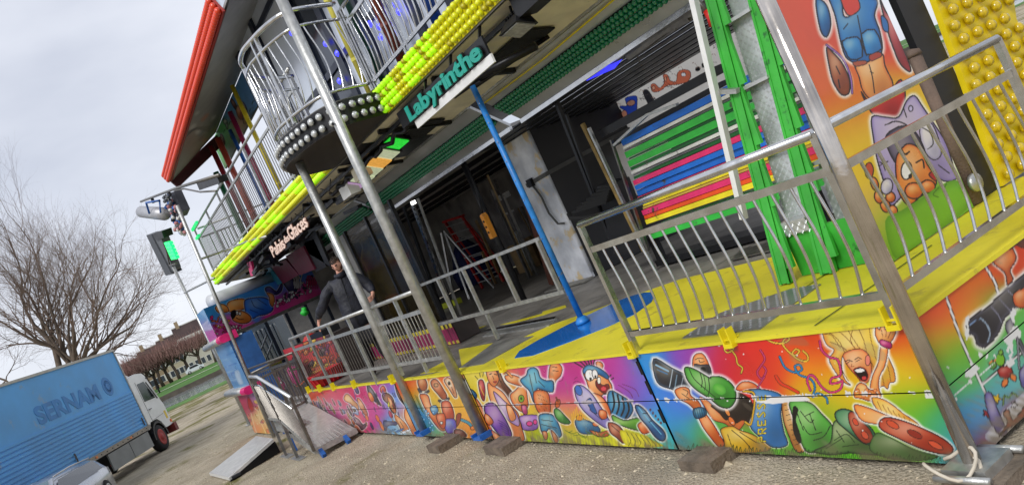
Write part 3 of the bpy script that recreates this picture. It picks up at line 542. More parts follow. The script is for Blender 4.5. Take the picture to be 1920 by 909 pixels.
def artD(A):
    A.crop(580, 690, 6.493)
    A.seeds([(0, 420, (236, 110, 40)), (60, 300, (226, 60, 40)), (160, 260, (224, 70, 60)), (300, 280, (226, 60, 100)), (300, 420, (224, 90, 110)), (200, 500, (200, 100, 170)), (500, 260, (216, 40, 90)), (660, 300, (214, 50, 120)), (800, 200, (214, 60, 140)), (950, 200, (200, 80, 180)), (1010, 260, (90, 140, 225)), (1080, 380, (70, 160, 230)), (800, 560, (214, 60, 150)), (500, 700, (240, 150, 40)), (420, 640, (200, 90, 190)), (720, 700, (220, 60, 130)), (960, 690, (90, 170, 225)), (1150, 700, (150, 200, 225)), (1220, 600, (240, 140, 60)), (1130, 470, (220, 150, 190)), (-200, 300, (236, 120, 40)), (-60, 200, (226, 90, 50))], 90)
    sk = (242, 160, 90); sd_ = (214, 90, 50); h = dict(halo=14, out=6, depth=22, aa=3)
    A.poly([(860, 250), (890, 210), (920, 230), (936, 290), (900, 310), (870, 290)], (226, 90, 60), (180, 40, 40), **h)
    A.poly([(890, 310), (950, 300), (1010, 350), (1040, 430), (1060, 520), (1040, 560), (990, 510), (960, 440), (900, 380)], (120, 60, 40), (60, 24, 16), **h); A.poly([(950, 350), (990, 370), (1020, 440), (1056, 530), (1020, 530), (980, 460)], sk, sd_, out=4); A.ell(966, 440, 12, 34, (226, 220, 60), .0, out=5)
    A.poly([(1040, 560), (1100, 600), (1180, 680), (1216, 760), (1140, 770), (1080, 680), (1046, 620)], sk, (226, 110, 50), **h); A.line([(1100, 640), (1150, 720)], 5); A.line([(1060, 620), (1120, 740)], 5)
    A.poly([(1160, 500), (1200, 490), (1236, 600), (1290, 720), (1320, 810), (1260, 800), (1210, 700), (1160, 600)], (240, 150, 70), (226, 90, 40), **h)
    A.poly([(1040, 180), (1080, 190), (1110, 300), (1160, 400), (1200, 470), (1170, 460), (1100, 380), (1060, 290)], (90, 50, 40), (50, 30, 30), **h)
    A.poly([(700, 200), (730, 210), (790, 290), (850, 400), (872, 450), (840, 440), (770, 380), (720, 310)], (70, 70, 90), (20, 20, 34), **h); A.poly([(712, 300), (750, 300), (790, 380), (760, 410), (726, 360)], (240, 130, 50), sd_, out=5); A.poly([(540, 200), (570, 210), (606, 290), (580, 310), (550, 260)], (140, 130, 170), (70, 50, 110), **h)
    A.poly([(580, 370), (610, 370), (660, 440), (710, 550), (690, 580), (640, 520), (596, 440)], sk, (200, 80, 60), **h)
    A.poly([(420, 360), (450, 310), (490, 330), (540, 390), (590, 440), (600, 520), (560, 500), (500, 430), (440, 400)], (240, 190, 120), (226, 110, 60), **h); A.poly([(500, 470), (540, 460), (590, 510), (600, 570), (550, 550), (516, 520)], (200, 210, 236), (130, 140, 200), out=5)
    A.poly([(520, 580), (600, 620), (650, 680), (700, 660), (690, 710), (640, 750), (600, 700), (540, 650)], (130, 80, 100), (60, 30, 50), **h)
    A.poly([(900, 640), (960, 640), (1060, 650), (1060, 690), (960, 700), (940, 760), (910, 740)], (50, 60, 110), (30, 30, 70), out=4)
    for x, y, a, b, c in ((990, 560, 20, 50, (200, 80, 110)), (1170, 770, 70, 14, (230, 240, 250)), (1100, 755, 60, 12, (40, 110, 180)), (830, 610, 20, 50, (230, 110, 50)), (880, 700, 18, 70, (236, 120, 60)), (760, 700, 14, 50, (70, 50, 100)), (700, 600, 18, 40, (226, 120, 60)), (1000, 760, 60, 10, (60, 140, 200))): A.ell(x, y, a, b, c, -.4, out=4)
    r = random.Random(5)
    cs = [(226, 110, 60), (170, 130, 210), (110, 130, 180), (240, 160, 70), (214, 50, 60), (90, 100, 130), (236, 200, 90), (150, 60, 130), (120, 80, 60)]
    for k in range(64):
        x = -160+r.random()*690; y = 270+r.random()*300+max(0, x)*.32; L = 40+r.random()*90; w = 8+r.random()*20; c = cs[r.randrange(9)]
        A.poly([(x, y), (x+w, y+L*.2), (x+L*.35+w, y+L*.8), (x+L*.45, y+L), (x+L*.2, y+L*.6)], c, tuple(int(v*.6) for v in c), halo=8, out=4, depth=12, aa=3)
    for k in range(26):
        x = 520+r.random()*560; y = 240+r.random()*420; L = 30+r.random()*60; c = cs[r.randrange(9)]
        A.line([(x, y), (x+8, y+L*.5), (x+L*.4, y+L)], 5, c, 2, aa=3)
    A.chips(.5, z=.955, band=.02, c=(230, 226, 210))

def artE(A):          # side end of the stage
    A.crop(1480, 400, 1.786)
    A.seeds([(480, 330, (226, 70, 40)), (560, 300, (228, 80, 40)), (640, 230, (236, 110, 30)), (500, 420, (240, 170, 40)), (600, 340, (240, 190, 40)), (700, 170, (226, 60, 30)), (540, 470, (120, 190, 40)), (700, 300, (120, 190, 60)), (620, 520, (110, 190, 60)), (560, 560, (80, 190, 110)), (600, 700, (60, 150, 215)), (700, 560, (90, 180, 200)), (800, 400, (90, 190, 90)), (640, 660, (90, 160, 200)), (760, 520, (110, 190, 170)), (660, 780, (190, 60, 80)), (780, 700, (200, 60, 90)), (900, 200, (226, 120, 60)), (560, 800, (60, 150, 215))], 48)
    A.poly([(655, 745), (700, 690), (760, 620), (900, 520), (900, 660), (780, 720), (700, 770)], (236, 236, 240), (190, 190, 220), out=0)
    A.line([(520, 262), (560, 380), (600, 480), (660, 606)], 7, (238, 236, 232), 2, k=1); A.line([(640, 150), (690, 232), (700, 270)], 7, (238, 236, 232), 2, k=1); A.line([(646, 572), (720, 510), (800, 450), (900, 380)], 7, (238, 236, 232), 2, k=1)
    A.poly([(594, 370), (620, 340), (668, 310), (700, 276), (760, 226), (820, 180), (860, 210), (800, 280), (740, 330), (716, 360), (700, 400), (660, 446), (630, 440), (620, 410), (600, 400)], (30, 30, 40), (90, 90, 110), halo=16, out=4)
    A.line([(640, 350), (660, 370), (672, 400), (664, 430)], 5, (150, 170, 190)); A.line([(676, 312), (700, 340), (712, 366)], 4, (130, 130, 150)); A.line([(702, 284), (744, 330)], 3, (130, 130, 150)); A.line([(730, 256), (776, 300)], 3, (150, 150, 170)); A.line([(636, 352), (604, 372)], 4, (120, 150, 190))
    A.poly([(680, 160), (700, 120), (740, 110), (760, 150), (740, 190), (750, 220), (730, 240), (722, 200)], (240, 130, 60), (200, 70, 30), halo=8); A.line([(700, 110), (760, 60), (780, 80), (740, 120)], 6, (40, 30, 40)); A.ell(790, 90, 34, 26, (110, 50, 40)); A.ell(790, 60, 26, 20, (90, 40, 34)); A.poly([(750, 270), (800, 250), (800, 310), (760, 312)], (240, 130, 60), (200, 70, 30))
    A.poly([(724, 370), (744, 350), (760, 396), (800, 470), (790, 480), (750, 410), (730, 402)], (150, 150, 160), (70, 70, 90), out=3); A.line([(760, 420), (800, 500), (840, 560)], 5, (140, 140, 150), 2); A.line([(764, 420), (770, 520)], 5, (140, 140, 150), 2)
    A.ell(706, 490, 16, 20, (120, 190, 40)); A.ell(708, 464, 8, 9, (130, 190, 60)); A.poly([(700, 520), (740, 510), (746, 546), (708, 548)], (190, 40, 40), (150, 20, 20)); A.ell(722, 566, 10, 16, (240, 130, 60), .4); A.ell(750, 548, 9, 14, (240, 130, 60), -.5); A.ell(682, 506, 12, 16, (90, 150, 60)); A.line([(690, 490), (668, 500)], 4, (240, 130, 60), 1)
    def star(x, y, r, c):
        A.poly([(x+math.cos(a*math.pi/5-1.2)*(r if a % 2 == 0 else r*.42), y+math.sin(a*math.pi/5-1.2)*(r if a % 2 == 0 else r*.42)) for a in range(10)], c, k=1, out=2.6)
    star(694, 620, 20, (240, 196, 40)); star(662, 668, 18, (160, 30, 50)); star(752, 640, 14, (236, 236, 240))
    A.poly([(654, 610), (676, 600), (700, 660), (730, 730), (706, 744), (672, 690)], (120, 110, 180), (80, 70, 140), out=3)
    A.poly([(700, 746), (730, 700), (716, 670), (734, 656), (750, 690), (790, 640), (800, 620), (800, 660), (770, 700), (730, 720)], (200, 90, 50), (120, 50, 40), halo=5); A.line([(716, 640), (720, 610), (736, 616), (748, 600), (764, 612)], 4, (110, 160, 60), 1)
    A.poly([(770, 530), (800, 500), (800, 580), (780, 580)], (120, 120, 190), (80, 70, 140))
    for k in range(40): A.ell(510+k*4.6, 640-k*3.6, 2+rng.random()*2.2, 2, (240, 240, 240), out=0)
    A.chips(.52, z=.5, band=.3, c=(236, 236, 232))
def fascia(x0, x1, res, fn, lab):
    art_panel('side_panel', (x0, YF, .05), (1, 0, 0), (0, 0, 1), x1-x0, .87, res, fn, stage, label=lab, split=.45)
fascia(-5.80, -3.185, .0055, artA, 'painted panel of a lying photographer in a green cap and a screaming blonde')
fascia(-9.40, -5.83, .008, artB, 'painted panel of a rugby player with a ball and a girl in lilac')
fascia(-12.0, -9.43, .011, artC, 'orange painted panel of an upturned figure')
fascia(-17.5, -12.03, .013, artD, 'pink painted panel crowded with figures')
art_panel('side_panel', (XR, YF+.012, .05), (0, 1, 0), (0, 0, 1), 3.2, .87, .009, artE, stage, label='painted panel with a large camera lens and stars', split=.45)
# chassis behind the panels, deck slab, trims, clamps
b = MB().box((XL+.05, YF+.03, .12), (XR-.03, 12.2, ZF-.012)); part('chassis', b, black, stage)
b = MB()
for x0, x1 in ((XL, -9.42), (-9.38, -5.84), (-5.80, XR+.012)): b.box((x0, YF-.012, ZF-.03), (x1, YF+.05, ZF-.004))
part('edge_trim', b, yel, stage)
b = MB().box((XR-.02, YF+.051, ZF-.03), (XR+.014, 7.2, ZF-.002)); part('edge_trim', b, yel, stage)
def sheet(name, pts, m, h=.004, z=ZF-.0115, lab=None, world=False):
    P = [Vector((p[0], p[1], z)) if world else W(p[0], p[1], z=z) for p in pts]
    return part(name, MB().prism(P, (0, 0, h)), m, stage, label=lab)
# deck boards: long strips parallel to the front
for j in range(15):
    y0 = YF+.05+j*.55
    if y0 > 12: break
    for i in range(7):
        x0 = XL+.06+i*2.04; x1 = min(x0+2.03, XR-.04)
        dz = -.012 + random.random()*.0015
        part('deck_board', MB().box((x0, y0, dz+ZF-.004), (x1-.012, y0+.54, dz+ZF)), greyfloor, stage)
EZ = ZF-.0105
sheet('painted_deck_area', [(-10.9, 3.852), (-9.0, 3.852), (-7.5, 3.852), (-3.19, 3.852), (-3.19, 7.0), (-4.4, 6.6), (-5.2, 6.05), (-6.2, 5.98), (-7.6, 5.95), (-8.1, 5.72), (-8.9, 5.3), (-9.3, 5.12), (-9.55, 4.75), (-9.2, 4.35), (-9.35, 4.02)], yel, z=EZ, lab='yellow painted front of the deck', world=True)
sheet('painted_deck_area', [(965, 672), (974, 659), (1010, 638), (1060, 612), (1110, 588), (1150, 569), (1180, 557), (1208, 549), (1224, 549), (1228, 555), (1222, 567), (1190, 590), (1140, 613), (1070, 641), (1000, 667)], blue, h=.009, z=EZ, lab='long blue painted shape with a pointed end')
for q in ([(843, 627), (912, 610), (851, 641)], [(860, 655), (925, 643), (866, 688)], [(838, 675), (788, 701), (842, 694)], [(938, 609), (1016, 588), (1018, 584), (1060, 572), (1062, 576), (1018, 591), (940, 612)]):
    sheet('painted_deck_area', q, yel, z=EZ)
sheet('deck_plate', [(864, 690), (930, 641), (1001, 631), (907, 683)], lgrey, h=.014, z=EZ, lab='grey loose deck plate')
sheet('deck_plate', [(905, 632), (934, 612), (1046, 598), (1030, 612)], galv, h=.02, z=EZ, lab='silver ramp plate lying on the deck')
sheet('deck_rail', [(890, 628), (893, 624), (1044, 596), (1042, 601)], steel, h=.03, z=EZ)
dia = mat('diamond_plate', (138, 138, 136), .42, .5, .2, 10, .1); treadbright = mat('bright_tread_plate', (168, 168, 164), .3, .85, .12, 8)
def diamonds(poly, nrm, up, m, parent, pitch=.045, L=.028, w=.006, h=.003, name='tread_pattern'):
    "raised bars of a tread plate, alternating direction, over a planar polygon"
    P = [Vector(p) for p in poly]; n = Vector(nrm).normalized(); e1 = (P[1]-P[0]).normalized(); e2 = n.cross(e1)
    uv = [((p-P[0]).dot(e1), (p-P[0]).dot(e2)) for p in P]; u0 = min(a for a, b in uv); u1 = max(a for a, b in uv); v0 = min(b for a, b in uv); v1 = max(b for a, b in uv)
    mb = MB()
    def inside(x, y):
        c = False
        for i in range(len(uv)):
            a, b = uv[i], uv[i-1]
            if (a[1] > y) != (b[1] > y) and x < (b[0]-a[0])*(y-a[1])/(b[1]-a[1])+a[0]: c = not c
        return c
    i = 0; u = u0
    while u < u1:
        v = v0; j = 0
        while v < v1:
            if inside(u, v):
                a = .785 if (i+j) % 2 else -.785; d = (e1*math.cos(a)+e2*math.sin(a)); s = n.cross(d); c = P[0]+e1*u+e2*v
                for k in (-1, 0, 1):
                    o = c+s*k*w*2.1; mb.add([o-d*L/2, o-s*w/2, o+d*L/2, o+s*w/2, o+n*h], [(0, 1, 4), (1, 2, 4), (2, 3, 4), (3, 0, 4)])
            v += pitch; j += 1
        u += pitch; i += 1
    if mb.v: part(name, mb, m, parent, kind='stuff')
dp = [W(*q, z=ZF+.002) for q in [(1279, 633), (1424, 616), (1498, 561), (1539, 532), (1482, 541), (1350, 586)]]
part('tread_plate', MB().prism(dp, (0, 0, -.009)), dia, stage, label='dark diamond tread plate set in the yellow deck')
diamonds(dp, (0, 0, 1), None, treadbright, stage, .05, .03, .007)
gp = [W(*q, z=ZF+.0) for q in [(1372, 489), (1390, 470), (1462, 452), (1470, 466)]]
part('floor_grate', MB().prism(gp, (0, 0, .004)), black, stage)
b = MB()
for k in range(9):
    a = gp[1].lerp(gp[0], k/8); c = gp[2].lerp(gp[3], k/8); b.bar(a+Vector((0, 0, .012)), c+Vector((0, 0, .012)), .015)
part('grate_bar', b, dsteel, stage, kind='stuff')
# yellow clamps that hold the rail posts
clampm = MB().box((-.04, -.03, 0), (.04, .05, .012)).box((-.045, -.045, -.05), (-.032, .02, .09)).box((.032, -.045, -.05), (.045, .02, .09)).box((-.045, -.05, -.05), (.045, -.038, -.02)).mesh('rail_clamp', yelb)
for x in (-5.82, -3.25, -4.62, -8.28, -12.0, -15.35, -16.35, -17.3, -14.0):
    inst('rail_clamp', clampm, (x, YF, ZF), stage)
# hinges on the panel joints
for z in (.62, .36, .8): part('hinge', MB().box((-5.835, YF-.014, z-.06), (-5.80, YF-.004, z+.06)), blackmetal, stage)
for x in (-3.9, -4.7): part('board_seam', MB().prism([(x, 3.86, ZF+.0), (x+.012, 3.86, ZF+.0), (x+.012, 5.2, ZF+.0), (x, 5.2, ZF+.0)], (0, 0, .001)), black, stage)
for y in (): part('board_seam', MB().prism([(-8.6 if y < 5 else -7.6, y, ZF+.0), (-5.4, y, ZF+.0), (-5.4, y+.01, ZF+.0), (-8.6 if y < 5 else -7.6, y+.01, ZF+.0)], (0, 0, .0012)), black, stage)
# rolled black edge of the right-hand section
# ---------------------------------------------------------------- big steel posts
def pole(name, base, top, r, m, label, group=None, cat='post', n=20, loc=None):
    return solo(name, MB().tube([base, top], r, n), m, label, cat, loc or (base[0], base[1], 0), group, True)
def post_with_foot(base, top, r, lab, m, bracket, blockdim, oy=0):
    t = thing('support_post', lab, 'support post', base, 'round steel posts along the stage front')
    part('tube', MB().tube([base, Vector(base).lerp(Vector(top), .5), top], r, 22), m, t, True)
    x, y, z = base
    if bracket:
        part('foot_bracket', MB().box((x-.13, y-.1, z-.045), (x+.13, y+.1, z-.01)).box((x-.13, y-.11, z-.009), (x-.09, y+.11, z+.025)).box((x+.09, y-.11, z-.009), (x+.13, y+.11, z+.025)), bracket, t)
    return t
t = post_with_foot((-3.1, 3.72, .13), (-3.1, 3.72, 3.4), .049, 'nearest thick steel post, at the stage corner by the curved rails', poststeel, None, None)
part('foot_plate', MB().box((-3.22, 3.6, .075), (-2.96, 3.86, .13)), galv, t)
part('foot_bar', MB().tube([(-3.24, 3.56, .1), (-2.92, 3.56, .1)], .022), galv, t, True); part('foot_bar', MB().tube([(-3.24, 3.90, .1), (-2.92, 3.90, .1)], .022), galv, t, True)
post_with_foot((-9.5, 3.74, .16), (-9.5, 3.74, 6.6), .068, 'tall steel post that passes in front of the round balcony', galv, blueprt, None)
post_with_foot((-11.56, 3.76, .16), (-11.56, 3.76, 4.345), .062, 'steel post standing under the round balcony', galv, blueprt, None)
solo('bolt', MB().lathe([(.02, 0), (.02, .012), (.001, .012)], (-9.47, 3.66, 4.28), (.6, -.8, 0), 8), blackmetal, 'dark bolt hole plug high on the tall post beside the balcony', 'bolt', (-9.47, 3.66, 4.28))
# timber packing
def timber(x, y, z0, z1, w, d, rz, lab):
    mb = MB().box((-w/2, -d/2, z0), (w/2, d/2, z1)); o = solo('timber_block', mb, wood, lab, 'timber block', (0, 0, 0), 'timber packing blocks under the stage')
    o.location = (x, y, 0); o.rotation_euler = (0, 0, rz); return o
timber(-9.15+.24, 3.83, 0, .105, .5, .6, .0, 'timber packing block under the tall post, grey with end grain towards the camera')
timber(-10.62, 3.78, 0, .105, .42, .65, .0, 'timber packing block under the post below the round balcony')
timber(-5.34, 3.76, 0, .09, .40, .4, .0, 'large pale timber block under the joint of the photographer panel')
timber(-3.05, 3.74, 0, .075, .34, .34, .05, 'flat timber block under the corner post')
timber(-13.2, 3.98, 0, .11, 2.2, .24, 0, 'long dark timber beam lying under the pink panels')
for x, lab in ((-5.4, 'short jack between the pale timber block and the stage joint'), (-9.38, 'short jack hidden behind the foot of the tall post')):
    t = solo('jack_foot', MB().lathe([(.09, 0), (.09, .012), (.03, .02), (.03, .1), (.07, .1)], (x, 3.9, .095), (0, 0, 1), 12), dsteel, lab, 'jack', (x, 3.98, .13), 'jacks under the stage', True)
# coiled cable round the corner post foot
cable = [(-3.16+.15*math.cos(a)*(1+.08*math.sin(3*a)), 3.62+.10*math.sin(a), .1+.05*math.sin(a*2)+.06*(a/6)) for a in np.linspace(0, 8.5, 30)]
solo('cable', MB().tube(cable, .010, 8), mat('worn_white_cable', (196, 186, 168), .6), 'pale looped cable round the foot of the corner post', 'cable', (-3.12, 3.5, 0), None, True)

# ---------------------------------------------------------------- railings
def wave(p, q, amp, along, n=12, peak=1.35):
    p = Vector(p); q = Vector(q); a = Vector(along).normalized()
    return [p.lerp(q, t)+a*amp*math.sin(math.pi*t**peak) for t in np.linspace(0, 1, n)]
def railing(label, A, B, zt, zm, zb, nb, m, group, rt=.026, rb=.009, wamp=0, posts=(), zpost=None, round_top=True, midh=.05, botrail=.045, extra=None, ends=True, balm=None, name='guard_rail', zfloor=ZF):
    A = Vector((*A, 0)); B = Vector((*B, 0)); t = thing(name, label, 'railing', (A.x, A.y, zfloor), group); d = (B-A).normalized(); Z = lambda p, z: p+Vector((0, 0, z))
    if round_top: part('top_rail', MB().tube([Z(A, zt), Z(B, zt)], rt, 14), m, t, True)
    else: part('top_rail', MB().bar(Z(A, zt), Z(B, zt), .04, .04), m, t)
    if zm is not None: part('middle_rail', MB().bar(Z(A, zm), Z(B, zm), .035, midh), m, t)
    if zb is not None: part('bottom_rail', MB().bar(Z(A, zb), Z(B, zb), .035, botrail), m, t)
    for p in posts:
        P = A.lerp(B, p); part('post', MB().bar(Z(P, zpost if zpost is not None else zb), Z(P, zt), .045, .045, (0, 1, 0)), m, t)
    if nb:
        base = Z(A, 0); zz = zm if zm is not None else zt
        me = None; L = (B-A).length
        pts = wave((0, 0, zb), (0, 0, zz), -wamp if 0 else wamp, d, 14 if wamp else 2)
        if wamp: pts = [Vector((d.x, d.y, 0))*wamp*math.sin(math.pi*(1-s)**1.35)*1.0+Vector((0, 0, zb+(zz-zb)*s)) for s in np.linspace(0, 1, 13)]
        me = MB().tube(pts, rb, 8, False).mesh('baluster', balm or m, smooth=True)
        for k in range(nb):
            P = A.lerp(B, (k+1)/(nb+1)); o = inst('baluster', me, (P.x, P.y, 0), t)
            o.location = (P.x-t.location.x, P.y-t.location.y, -t.location.z)
    return t
G1 = 'curved bar guard rails round the stage corner'
railing('shiny curved-bar guard rail on the yellow front edge left of the corner post', (-5.76, YF), (-3.24, YF), 2.085, 1.86, 1.10, 15, steel, G1, rt=.03, rb=.010, wamp=.05, posts=(0, 1), zpost=.9)
railing('shiny curved-bar guard rail along the side end right of the corner post', (-3.14, 3.765), (-3.15, 5.62), 2.10, 1.86, 1.12, 10, steel, G1, rt=.03, rb=.010, wamp=.06, posts=(1,), zpost=.95)
G2 = 'straight bar guard rails along the stage front'
railing('long straight-bar guard rail the man leans on', (-16.95, YF), (-11.75, YF), 2.06, 1.82, 1.17, 34, galv, G2, rt=.028, rb=.0058, balm=dsteel, posts=(0, .28, .57, .8, 1), zpost=.9)
railing('straight-bar guard rail between the two tall posts', (-11.5, YF), (-9.72, YF), 2.06, 1.80, 1.17, 13, galv, G2, rt=.028, rb=.0065, balm=steel, wamp=.0, posts=(0, .55,), zpost=1.0)
0 and railing('short rail frame with bars leaning beside the tall post', (-9.55, 3.95), (-9.1, 4.4), 1.75, 1.5, 1.05, 3, galv, G2, rt=.015, rb=.008, posts=(1,), zpost=.95)
orail = railing('plain open three-bar rail in front of the dark interior', (-12.4, 4.9), (-8.28, 4.9), 2.03, None, 1.36, 0, galv, 'open rails on the deck', round_top=False, posts=(.0, .22, .45, .72, .98), zpost=1.36)
part('lower_post', MB().bar((-10.45, 4.9, ZF), (-10.45, 4.9, 1.33), .045), galv, orail)
# blue pole
t = thing('blue_pole', 'slim bright blue pole standing on the blue deck paint', 'pole', (-8.2, 4.9, ZF))
part('tube', MB().tube([(-8.2, 4.9, ZF), (-8.24, 4.9, 3.92)], .036, 14), bluepole_m, t, True); part('foot', MB().lathe([(.085, 0), (.085, .03), (.05, .075), (.036, .08)], (-8.2, 4.9, ZF+.003), (0, 0, 1), 14), bluepole_m, t, True)
b = MB()
for k in range(11): b.lathe([(.007, 0), (.007, .006)], (-8.205+.005, 4.865, 1.3+k*.24), (.2, -1, 0), 6)
part('rivet', b, steel, t)
# leaning white brace and its clip
t = thing('white_brace', 'white square steel brace leaning in front of the coloured planks', 'brace', tuple(W(1395, 410, y=5.2)))
part('bar', MB().bar(W(1395, 410, y=5.2), W(1298, -12, y=5.2), .055, .055, (0, 1, 0)), white_m, t)
part('clip', MB().bar(W(1350, 172, y=5.24), W(1384, 170, y=5.24), .05, .04), galv, t)
# ================================================================== SIGNS, BULB STRIPS, UPPER DECK
YS = 4.8; ZU = 4.36; ZT = 4.74
upper = thing('upper_deck', 'upper storey deck of the funhouse with cream underside and dark beams', 'upper floor', (-12, YS, ZU))
ceilb = MB()
X0, X1 = -27.2, -5.2
# underside: cream plates with joints, dark frame between
xs = [-27.1, -24.8, -22.5, -20.1, -17.8, -15.4, -13.2, -11.9, -9.0, -6.9, -5.2]
for i in range(len(xs)-1):
    a, c = xs[i]+.02, xs[i+1]-.02
    part('ceiling_plate', MB().prism([(a, YS+.06, ZU-.005), (c, YS+.06, ZU-.005), (c, 6.08, 4.10), (a, 6.08, 4.10)], (0, 0, .03)), cream if i != 6 and i > 3 else black, upper)
part('deck_slab', MB().box((-27.15, YS+.05, ZU+.03), (-12.6, 9.5, ZT+.0)), blackmetal, upper); part('deck_slab', MB().box((-12.598, YS+.05, ZU+.03), (-5.2, 6.9, ZT+.0)), blackmetal, upper)
part('edge_beam', MB().box((-27.15, YS+.01, ZU-.015), (-5.2, YS+.055, ZT-.0)), dsteel, upper)
part('ceiling_beam', MB().bar((-27.1, 5.05, ZU-.10), (-5.2, 5.05, ZU-.10), .06, .05), blackmetal, upper)
for x in (-9.05, -11.2, -13.4, -16, -19, -22): part('cross_beam', MB().bar((x, YS+.1, ZU-.05), (x, 6.05, 4.08), .07, .06), blackmetal, upper)
for x in (-11.9, -8.6, -6.6): part('grille', MB().prism([(x, 5.45, 4.212), (x+.95, 5.45, 4.212), (x+.95, 5.85, 4.128), (x, 5.85, 4.128)], (0, 0, -.02)), mat('black_mesh', (16, 16, 18), .7, bump=.8, bscale=180), upper)
# bulb shapes
def bulb_mesh(name, m, r, h, n=8):
    return MB().lathe([(r*.55, 0), (r*.95, h*.25), (r, h*.5), (r*.75, h*.82), (r*.2, h)], (0, 0, 0), (0, 0, 1), n).mesh(name, m, smooth=True)
ybulb = mat('yellow_bulb_glass', (224, 226, 26), .18, 0, .2, 30, emit=(210, 220, 20), es=.03, coat=.5)
ylit = mat('lit_yellow_green_bulb', (200, 240, 30), .3, 0, .1, 30, emit=(150, 255, 20), es=.22)
gbulb = mat('green_bulb_glass', (20, 132, 90), .15, 0, .3, 30, coat=.6)
cbulb = mat('clear_crystal_bulb', (190, 192, 190), .14, .35, .35, 60, coat=.5)
obulb = mat('orange_bulb', (222, 62, 20), .3, 0, .12, 20, coat=.3)
ambulb = mat('amber_bulb', (196, 168, 22), .16, 0, .35, 30, coat=.6)
ystrip = mat('yellow_strip_plate', (200, 190, 16), .4, 0, .1, 4, wear=((130, 140, 20), .6))
def quat(v): return Vector(v).normalized().to_track_quat('Z', 'Y')
def bulb_strip(label, x0, x1, y, z0, z1, rows, sp, plate, pm, me_list, lit=None, cat='light strip', group=None, nrm=(0, -1, 0), dy=0, name='bulb_strip', limit=300, stag=True, ptk=.03):
    t = thing(name, label, cat, ((x0+x1)/2, y, z0), group); nv = Vector(nrm).normalized()
    a = Vector((x0, y, z0)); h = Vector((0, dy, z1-z0))
    part('back_plate', MB().prism([a, a+Vector((x1-x0, 0, 0)), a+Vector((x1-x0, 0, 0))+h, a+h], -nv*ptk), pm, t)
    n = int((x1-x0)/sp); q = quat(nv); L = []
    for i in range(n):
        for r in range(rows):
            xx = x1-sp*(i+.5+(.5 if (r % 2 and stag) else 0))
            if xx < x0+.03: continue
            L.append((xx, r))
    rest = {}
    for k, (xx, r) in enumerate(L):
        f = (r+.5)/rows; p = Vector((xx, y, z0))+h*f; li = lit(xx, r) if lit else 0
        if k < limit: inst('bulb', me_list[li], p, t, q)
        else: rest.setdefault(li, []).append(p)
    for li, ps in rest.items():
        src = me_list[li]; vs = [q @ v.co for v in src.vertices]; b = MB()
        for p in ps: b.add([p+v for v in vs], [tuple(f.vertices) for f in src.polygons])
        part('bulb_rows', b, src.materials[0], t, True, kind='stuff')
    return t
yb = bulb_mesh('bulb', ybulb, .038, .07, 10); yl = bulb_mesh('bulb', ylit, .041, .074, 10)
ydead = bulb_mesh('bulb', mat('dim_yellow_bulb', (176, 166, 24), .3, 0, .3, 20), .036, .064, 10)
def litR(x, r):
    if random.Random(int(x*997)+r*31).random() < .13: return 2
    if x < -9.75: return 1
    if -9.0 > x > -9.45: return 1 if r != 1 or x < -9.2 else 0
    if -9.1 < x < -8.45 and r >= 1: return 1
    return 0
bulb_strip('yellow bulb strip right of the round balcony, partly lit, above the green lettered sign', -10.55, -5.6, YS-.005, ZU+.005, ZT-.005, 4, .115, None, ystrip, [yb, yl, ydead], litR, group='yellow bulb strips along the upper deck')
def litL(x, r): return 1 if (math.sin(x*2.1+r*1.7)+math.sin(x*5.3+r)*.5 > .35) else 0
yb2 = bulb_mesh('bulb', ybulb, .056, .085, 7); yl2 = bulb_mesh('bulb', ylit, .056, .085, 7)
bulb_strip('long yellow bulb strip left of the round balcony running to the far corner', -27.15, -13.3, YS-.005, ZU+.005, ZT-.005, 3, .115, None, ystrip, [yb2, yl2], litL, group='yellow bulb strips along the upper deck', stag=False)
